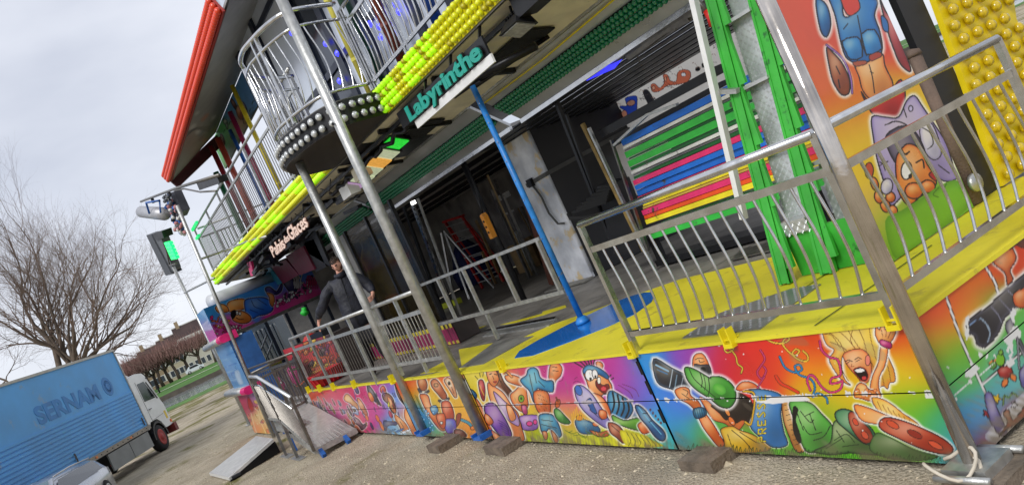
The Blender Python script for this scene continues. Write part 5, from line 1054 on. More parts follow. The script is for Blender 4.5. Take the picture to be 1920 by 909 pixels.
for k in range(70):
    x = -20+r.random()*7; z = 1.2+r.random()*2.2; b.bar((x, 11.4+r.random()*.5, ZF), (x+.05, 11.5, z+1), .03)
o = solo('rod_rack', b, mat('bronze_rods', (170, 146, 104), .35, .7), 'cluster of thin bronze rods hanging at the back of the hall', 'rods', (-14, 11.5, ZF))
for (u, v, lb) in ((775, 380, 'small lit white lamp at the top of the folded door'), ):
    p = W(u, v, y=6.3); solo('small_lamp', MB().box((p.x-.05, p.y-.03, p.z-.03), (p.x+.05, p.y+.03, p.z+.03)), mat('white_lit', (255, 255, 255), emit=(255, 255, 250), es=3), lb, 'lamp', tuple(p))
for (u, v, w, h) in ((940, 370, .5, .16), (985, 352, .3, .4), (955, 398, .25, .06)):
    p = W(u, v, y=11.9); solo('mirror_shard', MB().box((p.x-w, p.y, p.z-h/2), (p.x+w, p.y+.03, p.z+h/2)), white_m, 'bright pane at the back of the hall, %s' % {.5: 'widest of three', .3: 'tallest of three', .25: 'smallest of three'}[w], 'pane', tuple(p), 'bright panes at the back of the hall')
ck = thing('equipment_rack', 'grey and bronze rack of rods and boxes deep in the hall behind the open rail', 'rack', (-17, 10.5, ZF)); r = random.Random(51)
for k in range(26):
    x = -21+r.random()*8.2; y = 9.2+r.random()*2.8; h = .8+r.random()*1.9; part('upright', MB().bar((x, y, ZF), (x+.06, y, ZF+h), .04+.04*r.random()), (galv, dsteel, MATS.get('bronze_rods') or galv)[k % 3], ck)
for k in range(14):
    x = -20.5+r.random()*7; y = 9.6+r.random()*2.4; w = .3+r.random()*.5; part('box', MB().box((x, y, ZF), (x+w, y+.4, ZF+.25+r.random()*.7)), (mat('grey_crate', (130, 132, 136), .6), mat('tan_crate', (170, 140, 96), .7), mat('navy_cloth', (24, 34, 84), .7), mat('green_crate', (60, 150, 70), .6))[k % 4], ck)
# worn grey panel with straps and black box
t = thing('worn_panel', 'large worn grey painted panel with ratchet strap, standing on the deck', 'panel', (-12.4, 7.5, ZF))
wornm = mat('worn_grey_paint', (240, 242, 246), .5, 0, .12, 1.6, .25, 10, c2=(166, 170, 178), wear=((206, 186, 146), .555), wscale=3.4)
pc = [W(1068, 531, y=7.5), W(1116, 517, y=7.5), W(1002, 240, y=7.5), W(944, 262, y=7.5)]
xl, xr = pc[0].x, pc[1].x
part('sheet', MB().box((xl, 7.45, ZF+.0), (xr, 7.5, 3.75)), wornm, t); part('carcass', MB().box((xl+.005, 7.501, ZF), (xr-.005, 10.6, 3.73)), black, t)
part('rounded_edge', MB().tube([(xr, 7.48, ZF+.1), (xr, 7.48, 3.75)], .03, 8), wornm, t, True)
part('strap', MB().bar((xl+.15, 7.44, 2.78), (xr+.02, 7.44, 2.80), .012, .07).bar((xr+.03, 7.44, 2.80), (xr+.03, 9.6, 2.95), .012, .07), mat('grey_strap', (86, 86, 84), .8), t)
part('ratchet', MB().box((xl+.28, 7.38, 2.72), (xl+.42, 7.44, 2.86)), blackmetal, t)
part('strap_tail', MB().tube([(xl+.36, 7.42, 2.75), (xl+.5, 7.4, 2.5), (xl+.5, 7.4, 2.2), (xl+.62, 7.4, 1.98), (xl+.8, 7.4, 1.95)], .018, 6), mat('grey_strap', (86, 86, 84), .8), t, True)
solo('door_sill', MB().box((xl-.4, 7.2, ZF), (xr+.1, 7.4, ZF+.03)), lgrey, 'low metal sill in front of the worn grey panel', 'sill', (xl, 7.3, ZF))
# black poles and ribbed pad beside it
for (u0, v0, u1, v1, w, lb) in ((1040, 182, 1158, 478, .06, 'long black pole right of the worn grey panel'), (1062, 215, 1136, 420, .035, 'thinner black pole right of the worn grey panel')):
    p = W(u1, v1, y=7.0); solo('black_pole', MB().bar(p, W(u0, v0, y=7.0), w), black, lb, 'pole', tuple(p), 'black poles beside the worn panel')
t = thing('ribbed_pad', 'black ribbed step unit hanging beside the worn grey panel', 'step unit', tuple(W(1110, 380, y=6.8)))
for k in range(7):
    a = W(1078+k*9, 396-k*8, y=6.8); c = W(1142+k*1.5, 376-k*5, y=6.8); part('rib', MB().bar(a, c, .12, .035), rubber, t)
part('rim', MB().tube([W(1066, 400, y=6.8), W(1070, 409, y=6.78), W(1100, 408, y=6.75), W(1150, 396, y=6.75)], .035, 8), rubber, t, True)
part('body', MB().prism([W(1120, 350, y=6.95), W(1150, 345, y=6.95), W(1200, 470, y=6.95), W(1150, 480, y=6.95)], (0, .3, 0)), black, t)
# dark slatted roof over the plank stack
t = thing('slatted_ceiling', 'black slatted lower ceiling above the coloured planks', 'ceiling', (-8.5, 7.5, 3.5))
for k in range(9):
    y = 6.85+k*.27; z = 3.60-k*.02; part('slat', MB().box((-12.3, y, z), (-4.4, y+.256, z+.02)), black, t)
part('blue_light_bar', MB().prism([W(1085, 150, y=6.75), W(1165, 112, y=6.75), W(1150, 130, y=6.75), W(1100, 152, y=6.75)], (0, .02, 0)), mat('violet_lit_bar', (60, 60, 220), .3, emit=(50, 50, 240), es=.8), t)
b = MB(); r = random.Random(8)
for k in range(16):
    x = -8+r.random()*3; b.bar((x, 6.7+r.random()*.1, 3.5+r.random()*.12), (x+.4+r.random()*.8, 6.72, 3.5+r.random()*.1), .02+r.random()*.03)
part('linkage', b, dsteel, t, kind='stuff')
# drawing banner behind, lit from outdoors
tm = mat('banner_cloth', (250, 250, 250), .6, 0, .03, attr=True)
tt = tm.node_tree; tb = tt.nodes['Principled BSDF']; trn = tt.nodes.new('ShaderNodeBsdfTranslucent'); ms = tt.nodes.new('ShaderNodeMixShader'); ms.inputs[0].default_value = .75
tt.links.new(tb.inputs['Base Color'].links[0].from_socket, trn.inputs['Color']); tt.links.new(tb.outputs[0], ms.inputs[1]); tt.links.new(trn.outputs[0], ms.inputs[2]); tt.links.new(ms.outputs[0], tt.nodes['Material Output'].inputs[0])
t = thing('banner', 'white banner with cartoon outlines seen in the gap above the planks', 'banner', (-10, 9.4, 2.8))
def artBan(A):
    A.c[:] = (244, 240, 232); A.crop(1040, 60, 3.03)
    A.poly([(548, 300), (570, 296), (596, 318), (622, 290), (616, 246), (640, 244), (656, 276), (690, 280), (700, 230), (740, 214), (772, 232), (760, 280), (700, 300), (640, 306), (600, 336), (556, 340)], (220, 120, 90), out=2.5)
    A.ell(562, 318, 9, 11, (236, 170, 140), out=2); A.ell(630, 268, 7, 12, (236, 170, 140), out=2); A.poly([(720, 236), (740, 234), (744, 250), (724, 252)], (250, 250, 250), out=2)
    A.poly([(400, 380), (430, 366), (466, 368), (468, 420), (466, 470), (430, 466), (420, 486), (400, 450), (370, 430), (380, 420), (410, 420)], (50, 80, 190), out=2.5); A.ell(434, 404, 24, 16, (190, 140, 120), -.3, out=2.5)
    A.poly([(284, 456), (330, 450), (370, 440), (380, 470), (350, 520), (320, 530), (300, 490)], (70, 66, 76), out=2.5); A.ell(396, 466, 16, 20, (220, 150, 120), out=2)
    A.poly([(500, 340), (530, 330), (570, 400), (550, 430), (524, 400)], (50, 50, 56), out=0); A.poly([(246, 466), (270, 456), (316, 540), (296, 556)], (40, 40, 46), out=0)
    A.poly([(800, 205), (820, 200), (826, 218), (804, 224)], (30, 30, 34), out=0); A.poly([(836, 180), (856, 176), (860, 196), (840, 204)], (30, 30, 34), out=0)
    r2 = random.Random(2)
    for k in range(60):
        x = 170+r2.random()*760; y = 560-(x-170)*.62+r2.random()*110-40; A.line([(x, y), (x+12, y-14*r2.random()), (x+26, y+10*r2.random())], 1.8, [(90, 80, 80), (150, 110, 90), (60, 60, 66)][k % 3])
art_panel('print', (-12.6, 9.4, 2.72), (1, 0, 0), (0, 0, 1), 5.6, .92, .012, artBan, t, tm)
t = thing('banner', 'white banner strip low down beside the black poles', 'banner', (-11, 8.6, 1.8))
def artBan2(A):
    A.c[:] = (244, 240, 232); A.crop(1040, 60, 3.03)
    for k in range(6): A.line([(220+k*18, 700), (240+k*16, 760), (262+k*14, 830)], 2.5, (190, 170, 60))
art_panel('print', (-11.4, 8.8, 1.85), (1, 0, 0), (0, 0, 1), 1.3, .9, .03, artBan2, t, tm)
# stack of coloured planks
pl = thing('plank_stack', 'tall stack of multicoloured long planks stored on edge behind the rail', 'plank stack', (-7.5, 6.8, 1.37))
PC = {'b': (26, 112, 214), 'w': (226, 226, 220), 'g': (56, 190, 68), 'd': (26, 100, 44), 'p': (232, 50, 112), 'y': (244, 222, 40), 't': (200, 176, 76), 'o': (240, 86, 30), 's': (120, 122, 124)}
seq = [('b', .085), ('w', .045), ('s', .03), ('g', .09), ('d', .03), ('g', .09), ('d', .05), ('w', .045), ('s', .03), ('d', .045), ('p', .07), ('b', .07), ('b', .08), ('p', .075), ('y', .075), ('t', .035), ('p', .075), ('o', .055), ('y', .07), ('x', .06), ('g', .075), ('g', .075)]
z = 2.70; r = random.Random(12)
for c, h in seq:
    z -= h
    if c == 'x': continue
    m = mat('plank_paint_'+{'b': 'blue', 'w': 'white', 'g': 'green', 'd': 'dark_green', 'p': 'pink', 'y': 'yellow', 't': 'tan', 'o': 'orange', 's': 'silver'}[c], PC[c], .45, 0, .16, 3, .15, 30, wear=((70, 70, 60), .61), wscale=5)
    xl_ = -8.66-(2.70-z)*.2+r.random()*.04; rec = r.random()*.035+(.03 if c in 'dst' else 0)
    part('plank', MB().prism([(xl_, 6.8+rec, z+.006), (-5.75, 6.8+rec, z+.002), (-5.75, 6.8+rec, z+h-.002), (xl_+.005, 6.8+rec, z+h-.004)], (0, .42, 0)), m, pl)
t = thing('stack_frame', 'brown steel upright and lattice holding the left end of the plank stack', 'frame', (-9, 6.8, ZF))
for (u0, v0, u1, v1, w, m) in ((1092, 232, 1208, 470, .06, mat('ochre_steel', (150, 124, 70), .6, .3, .3)), (1104, 240, 1230, 510, .04, galv), (1146, 262, 1216, 470, .03, dsteel)):
    part('upright', MB().bar(W(u1, v1, y=6.74), W(u0, v0, y=6.74), w, .04, (0, 1, 0)), m, t)
part('arm', MB().bar(W(1152, 272, y=6.72), W(1214, 215, y=6.72), .05, .03).bar(W(1214, 215, y=6.72), W(1270, 196, y=6.72), .05, .03), galv, t)
part('cross_beam', MB().bar(W(1130, 250, y=6.9), W(1350, 130, y=6.9), .1).bar(W(1160, 262, y=7.0), W(1360, 155, y=7.0), .12, .06), black, t)
part('base_frame', MB().box((-9.1, 6.85, ZF+.02), (-5.8, 7.25, ZF+.1)).box((-9.0, 6.82, ZF+.1), (-8.9, 6.92, 1.38)).box((-6.2, 6.82, ZF+.1), (-6.1, 6.92, 1.38)), blackmetal, t)
for (u, v) in ((1214, 476), (1130, 505)):
    p = W(u, v, z=ZF); part('castor', MB().lathe([(.05, -.02), (.05, .02)], (p.x, p.y, ZF+.05), (0, 1, 0), 12).box((p.x-.03, p.y-.03, ZF+.06), (p.x+.03, p.y+.03, ZF+.14)), galv, t)

# ---------------------------------------------------------------- folded green staircase
st = thing('green_staircase', 'steep folded staircase with bright green stringers and diamond plate steps', 'staircase', (-4.7, 5.0, ZF))
def SL(x, y0, f): return Vector((x, y0+.235*(f-ZF), f))
tops = 3.9
xs3 = [(-5.05, 4.93), (-4.66, 4.99), (-4.30, 5.14)]
for x, y0 in xs3:
    a, c = SL(x, y0, ZF+.003), SL(x, y0, tops)
    part('stringer', MB().bar(a, c, .115, .07, (0, -1, .2)), green_m, st)
    part('stringer_lip', MB().bar(SL(x-.045, y0-.032, ZF+.004), SL(x-.045, y0-.032, tops), .025, .02, (0, -1, .2)).bar(SL(x+.045, y0-.032, ZF+.004), SL(x+.045, y0-.032, tops), .025, .02, (0, -1, .2)), green_m, st)
    for k in range(6):
        z0 = ZF+.12+k*.5; y1 = y0+.235*(z0-ZF)
        part('bracket', MB().prism([(x+.05, y1-.03, z0), (x+.05, y1+.087, z0+.499), (x+.075, y1+.087, z0+.499), (x+.135, y1-.03, z0+.0)], (0, .03, 0)), green_m, st)
tread = mat('aluminium_tread', (196, 198, 198), .35, .5, .12, 6, .1, 40); treadp = mat('aluminium_tread_bar', (184, 186, 186), .3, .6, .1)
for (xa_, xb_, y0, zs) in ((-4.99, -4.70, 4.99, (1.42, 2.0, 2.55, 3.1, 3.6)), (-4.60, -4.36, 5.1, (1.22, 1.78, 2.32, 2.86, 3.4))):
    prev = None
    for z0, z1 in zip(zs[:-1], zs[1:]):
        ya = y0+.235*(z0-ZF)+.05; yb_ = y0+.235*(z1-ZF)+.06
        P = [Vector((xa_, ya, z0)), Vector((xb_, ya, z0)), Vector((xb_, yb_-.05, z1-.02)), Vector((xa_, yb_-.05, z1-.02))]
        part('riser', MB().prism(P, (0, .012, 0)), tread, st); nn = (P[1]-P[0]).cross(P[3]-P[0]).normalized(); nn = nn if nn.y < 0 else -nn
        diamonds([p+nn*.001 for p in P], nn, None, treadp, st, .036, .024, .005, .0025)
        part('step', MB().box((xa_, ya-.12, z0-.03), (xb_, ya+.01, z0-.002)), tread, st)
        P2 = [Vector((xa_, ya-.121, z0-.11)), Vector((xb_, ya-.121, z0-.11)), Vector((xb_, ya-.121, z0-.003)), Vector((xa_, ya-.121, z0-.003))]
        if z0 == zs[0]: part('step_front', MB().prism(P2, (0, .01, 0)), tread, st); diamonds([p+Vector((0, -.001, 0)) for p in P2], (0, -1, 0), None, treadp, st, .036, .024, .005, .0025)
part('base_panel', MB().box((-5.0, 5.06, ZF+.001), (-4.35, 5.1, 1.32)), green_m, st)
part('side_cheek', MB().prism([(-4.2, 5.2, ZF), (-4.2, 5.2+.235*2.9, 3.85), (-4.2, 5.5+.235*2.9, 3.85), (-4.2, 5.42, ZF)], (.03, 0, 0)), green_m, st)
t = thing('grey_hose', 'grey hose with a red rubber end hanging beside the top of the white brace', 'hose', tuple(W(1330, 35, y=5.6)))
part('rubber_end', MB().tube([W(1325, 20, y=5.6), W(1334, 34, y=5.6), W(1336, 50, y=5.6)], [.035, .04, .03], 10), red_m, t, True)
part('tube', MB().tube([W(1300, -10, y=5.6), W(1312, 6, y=5.6), W(1326, 20, y=5.6)], .018, 8), dsteel, t, True)

# ---------------------------------------------------------------- painted board, black panel, yellow bulb board
bx = -4.05
pb_ = thing('painted_board', 'painted board showing an upside down man in blue jeans and a laughing face', 'painted board', (bx, 5.5, ZF))
def artBoard(A):
    A.crop(1380, 0, 2.002)
    A.seeds([(330, 100, (226, 90, 60)), (360, 300, (224, 100, 50)), (400, 60, (222, 60, 40)), (440, 380, (232, 120, 30)), (440, 470, (240, 180, 40)), (500, 560, (240, 200, 40)), (480, 620, (236, 200, 40)), (620, 100, (220, 50, 40)), (660, 220, (222, 60, 40)), (640, 330, (236, 190, 40)), (700, 380, (236, 200, 30)), (700, 850, (110, 176, 40)), (620, 800, (110, 176, 40)), (800, 720, (110, 176, 40)), (740, 600, (170, 180, 110)), (560, 760, (236, 190, 80))], 60)
    h = dict(halo=14, out=5)
    A.poly([(300, 0), (340, 20), (356, 90), (340, 140), (316, 110)], (30, 120, 190), (16, 70, 130), **h)
    A.poly([(340, 180), (366, 200), (400, 240), (426, 300), (424, 350), (396, 356), (366, 310), (350, 250)], (176, 84, 40), (120, 50, 24), **h); A.line([(384, 300), (390, 330)], 5); A.line([(376, 250), (390, 280)], 4); A.line([(340, 170), (400, 220), (430, 290), (436, 350)], 5, (160, 110, 190), 2)
    A.poly([(346, -20), (372, 60), (396, 170), (420, 224), (480, 240), (546, 200), (540, 120), (520, 60), (528, 0), (440, -30), (436, 50), (404, 60), (394, -20)], (28, 120, 196), (14, 76, 146), **h)
    A.poly([(392, -20), (440, -30), (466, 30), (430, 60), (408, 40)], (222, 60, 40), out=4)
    A.poly([(398, 156), (440, 140), (466, 150), (474, 214), (430, 224), (412, 196)], (40, 136, 206), (28, 110, 180), out=5, k=2); A.poly([(470, 130), (520, 112), (546, 170), (540, 190), (490, 206)], (40, 136, 206), (28, 110, 180), out=5, k=2); A.line([(456, 60), (470, 130), (490, 210)], 4); A.line([(404, 110), (420, 90)], 4)
    A.poly([(446, 240), (490, 236), (530, 206), (552, 206), (560, 250), (590, 320), (560, 370), (510, 376), (476, 340), (462, 290)], (240, 160, 80), (220, 110, 50), out=4.5); A.line([(500, 244), (512, 290), (520, 350)], 4); A.line([(504, 270), (516, 276)], 3)
    A.poly([(440, 234), (482, 228), (490, 240), (450, 250)], (170, 80, 50), out=3); A.poly([(500, 210), (534, 196), (548, 210), (510, 230)], (170, 60, 40), out=3)
    A.poly([(470, 345), (500, 380), (560, 370), (590, 330), (620, 300), (636, 360), (620, 420), (590, 450), (540, 440), (506, 420)], (206, 30, 30), (150, 14, 20), out=5)
    A.poly([(540, 0), (560, 40), (596, 90), (620, 160), (654, 250), (650, 270), (616, 240), (590, 180), (570, 120)], (190, 50, 60), (130, 30, 40), **h)
    A.poly([(545, 60), (568, 80), (572, 120), (552, 110)], (40, 110, 180), out=4)
    # purple hood and face
    A.poly([(510, 440), (560, 440), (610, 440), (640, 380), (670, 360), (700, 400), (740, 460), (790, 540), (820, 640), (830, 670), (780, 680), (700, 640), (620, 740), (580, 770), (560, 700), (530, 600), (516, 520)], (176, 160, 210), (130, 110, 180), **h)
    A.poly([(690, 480), (730, 460), (760, 520), (770, 580), (740, 600), (704, 560)], (220, 216, 232), (170, 160, 206), out=4)
    A.line([(545, 590), (560, 640)], 4); A.line([(536, 624), (570, 606)], 4); A.line([(540, 608), (574, 632)], 4); A.line([(630, 410), (640, 440)], 4); A.ell(656, 408, 8, 11, (200, 190, 226), out=4); A.line([(700, 480), (730, 500), (740, 540), (720, 560)], 4); A.line([(760, 620), (800, 650)], 4)
    A.poly([(560, 520), (600, 480), (650, 476), (690, 520), (720, 600), (730, 660), (700, 700), (640, 660), (590, 600)], (60, 50, 90), (24, 20, 40), out=4)
    A.poly([(600, 600), (620, 560), (650, 540), (690, 560), (720, 620), (740, 650), (752, 690), (720, 720), (690, 740), (650, 770), (620, 740), (604, 690)], (240, 140, 50), (214, 84, 30), out=5)
    A.ell(640, 640, 20, 34, (246, 244, 240), .1, out=5); A.ell(654, 662, 7, 9, (20, 20, 20), out=0); A.line([(676, 610), (700, 600), (706, 630)], 6); A.ell(668, 716, 34, 30, (240, 140, 50), sh=(220, 90, 30), out=5, depth=20); A.ell(720, 700, 28, 24, (240, 140, 50), sh=(220, 90, 30), out=5, depth=20)
    A.line([(620, 560), (634, 580), (650, 570)], 7); A.line([(560, 470), (600, 456), (640, 470), (660, 500)], 5); A.poly([(724, 656), (748, 640), (752, 680)], (170, 30, 40), out=4)
    for (x, y, a, b_) in ((560, 770, 18, 28), (590, 790, 16, 20), (520, 690, 14, 26), (536, 740, 16, 24), (580, 740, 18, 20)): A.ell(x, y, a, b_, (240, 140, 50), -.3, sh=(214, 84, 30), out=4.5)
    A.ell(500, 640, 16, 30, (200, 80, 40), out=4); A.ell(566, 700, 22, 30, (230, 226, 240), .2, sh=(180, 170, 210), out=4)
    A.poly([(560, 830), (620, 790), (700, 740), (760, 700), (820, 676), (860, 700), (880, 770), (720, 900), (640, 960), (590, 960)], (112, 178, 42), (90, 150, 30), out=0, depth=30); A.line([(760, 706), (740, 730), (760, 740)], 4, (60, 110, 20)); A.line([(790, 690), (780, 710)], 4, (60, 110, 20))
    A.c[np.where(A.q[:, 1] > 1400)[0]] = (112, 178, 42)
art_panel('painting', (bx, 4.86, ZF+.002), (0, 1, 0), (0, 0, 1), 1.18, 2.7, .006, artBoard, pb_)
part('board', MB().box((bx-.03, 4.86, ZF+.001), (bx-.004, 6.04, 3.655)), wood, pb_)
part('green_edge', MB().box((bx-.028, 4.80, ZF+.001), (bx+.0, 4.858, 3.65)), green_m, pb_)
part('wheel', MB().lathe([(.02, -.02), (.07, -.02), (.075, 0), (.07, .02), (.03, .025), (.02, .03)], (bx+.04, 6.12, 1.12), (1, 0, 0), 16), galv, pb_, True)
t = thing('timber_pillar', 'round grey brown timber pillar between the painted board and the black panel', 'pillar', (-4.14, 6.16, ZF))
part('shaft', MB().tube([(-4.14, 6.16, ZF), (-4.14, 6.20, 2.2)], .09, 14), mat('dirty_pillar', (110, 92, 80), .8, 0, .3, 4, .4), t, True)
part('cap', MB().lathe([(.10, 0), (.09, .04), (.03, .06)], (-4.14, 6.20, 2.2), (0, 0, 1), 14), mat('dirty_pillar', (110, 92, 80)), t, True)
solo('dark_screen', MB().box((-4.16, 6.28, ZF), (-4.10, 6.60, 3.4)), black, 'tall black screen between the timber pillar and the yellow bulb board', 'screen', (-4.1, 6.35, ZF))
t = thing('yellow_bulb_board', 'tall yellow board studded with amber bulbs at the right edge', 'light board', (bx, 7.05, ZF))
yo = [W(1880, 345, x=bx), W(1752, 0, x=bx), W(1895, 0, x=bx), W(1920, 60, x=bx)]
Z3 = 3.3
P = [(bx, 6.49, ZF+.01), (bx, 7.9, ZF+.01), (bx, 7.62, 2.1), (bx, 7.72, 2.3), (bx, 7.72, Z3), (bx, 6.76, Z3)]
part('board', MB().prism(P, (-.05, 0, 0)), mat('yellow_bulb_board_paint', (226, 200, 20), .4, 0, .1, 4), t)
am = bulb_mesh('bulb', ambulb, .050, .070, 12); skt = MB().lathe([(.05, 0), (.05, .012), (.03, .014)], (0, 0, 0), (0, 0, 1), 12).mesh('socket', mat('socket_brass', (160, 130, 40), .4, .4))
q = quat((1, 0, 0)); k = 0; z = ZF+.08
while z < Z3-.05:
    yl_ = 6.49+(z-ZF)*.115+.06+(.055 if k % 2 else 0); y = yl_
    while y < 7.6: inst('bulb', am, (bx+.008, y, z), t, q); y += .215
    z += .125; k += 1
# ================================================================== ENTRANCE, BOOTH, POLES, LEFT END
# painted counter and inflatable-coloured boxes behind the left rail
cn = thing('painted_counter', 'low counter painted with orange and red figures behind the long guard rail', 'counter', (-15, 5.1, ZF))
def artCounter(A):
    A.crop(440, 580, 4.544)
    A.seeds([(500, 620, (196, 50, 130)), (600, 500, (200, 60, 60)), (640, 380, (206, 60, 70)), (620, 560, (196, 90, 160)), (760, 440, (214, 110, 50)), (820, 360, (190, 60, 60)), (900, 330, (190, 60, 90)), (820, 520, (200, 190, 40)), (700, 600, (226, 110, 60)), (960, 480, (170, 50, 80)), (1060, 450, (170, 60, 90)), (1230, 400, (176, 50, 90)), (1400, 360, (176, 50, 90)), (700, 250, (150, 30, 40)), (820, 200, (150, 110, 160))], 60)
    r2 = random.Random(21)
    for k in range(230):
        x = 480+r2.random()*1500; y = 640-(x-480)*.30-r2.random()*330; c = [(226, 120, 50), (206, 60, 60), (240, 190, 60), (170, 60, 130), (226, 90, 40), (60, 40, 50)][k % 6]
        A.ell(x, y, 10+r2.random()*22, 10+r2.random()*20, c, r2.random()*3, out=4, sh=tuple(int(v*.6) for v in c), aa=3)
    for k in range(110): x = 560+k*13; A.line([(x, 590-k*3.9), (x+8, 560-k*3.9)], 5, (216, 200, 60), aa=3)
xc0, xc1 = W(546, 690, y=4.45).x, W(652, 690, y=4.45).x
art_panel('painting', (xc0, 4.45, .70), (1, 0, 0), (0, 0, 1), xc1-xc0, 1.12, .014, artCounter, cn, artmatte)
part('box', MB().box((xc0, 4.465, .70), (xc1, 4.9, 1.81)), mat('dark_brown_box', (46, 38, 36), .6), cn)
strip_ = thing('magenta_bench', 'low magenta bench front with yellow tufts behind the guard rails', 'bench', (-15, 5.1, ZF))
def artStrip(A):
    A.c[:] = (150, 36, 84); r2 = random.Random(3); A.crop(600, 560, 4)
    X0_ = A.P[:, 0].min()
    u = (A.P[:, 0]-X0_)/.17; z = A.P[:, 2]-ZF; m = (np.abs(u-np.round(u)) < .28) & ((z > .27) | (z < .06)); A.c[m] = (206, 190, 60); A.c[(z > .27) & ~m] = (60, 40, 40)
    m = (np.abs(u-np.round(u)) < .07) & (z < .27) & (z > .06); A.c[m] = (96, 20, 50)
xs0 = xc1+.3; art_panel('front', (-18.4, 5.1, ZF+.0), (1, 0, 0), (0, 0, 1), 6.2, .34, .02, artStrip, strip_, artmatte)
part('box', MB().box((-18.4, 5.115, ZF), (-12.2, 5.5, ZF+.335)), mat('dark_brown_box', (46, 38, 36)), strip_)
t = thing('red_bucket', 'red ribbed tub on the deck behind the guard rail', 'tub', (-14.5, 4.25, ZF)); p = W(618, 712, z=ZF+.04)
part('shell', MB().lathe([(.3, 0), (.36, .25), (.38, .27), (.34, .27), (.3, .05)], (p.x, p.y, ZF), (0, 0, 1), 20), mat('red_tub', (190, 30, 40), .4), t, True)
b = MB()
for k in range(20): a = k*math.pi/10; b.bar((p.x+.31*math.cos(a), p.y+.31*math.sin(a), ZF+.01), (p.x+.37*math.cos(a), p.y+.37*math.sin(a), ZF+.25), .02)
part('rib', b, mat('red_tub', (190, 30, 40)), t)
solo('black_speaker_box', MB().box((-18.2, 4.5, ZF+.62), (-17.2, 4.9, ZF+.98)), black, 'black box behind the left end of the long guard rail', 'box', (-17.7, 4.7, ZF+.62))
solo('green_toy', MB().lathe([(.03, 0), (.10, .05), (.11, .10), (.06, .15), (.07, .2), (.03, .22)], tuple(W(572, 592, y=5.3)), (0, .3, 1), 9), mat('bright_green_toy', (40, 190, 60), .5, 0, .2, 5, .4, 20), 'bright green toy beside the man’s arm', 'toy', tuple(W(574, 590, y=5.3)), None, True)
solo('red_drape', MB().lathe([(.12, 0), (.2, .08), (.22, .2), (.15, .3), (.03, .34)], tuple(W(590, 650, y=4.9)), (.2, 0, 1), 12), red_m, 'red rounded padding seen over the guard rail by the man’s hand', 'padding', tuple(W(590, 650, y=4.9)), None, True)

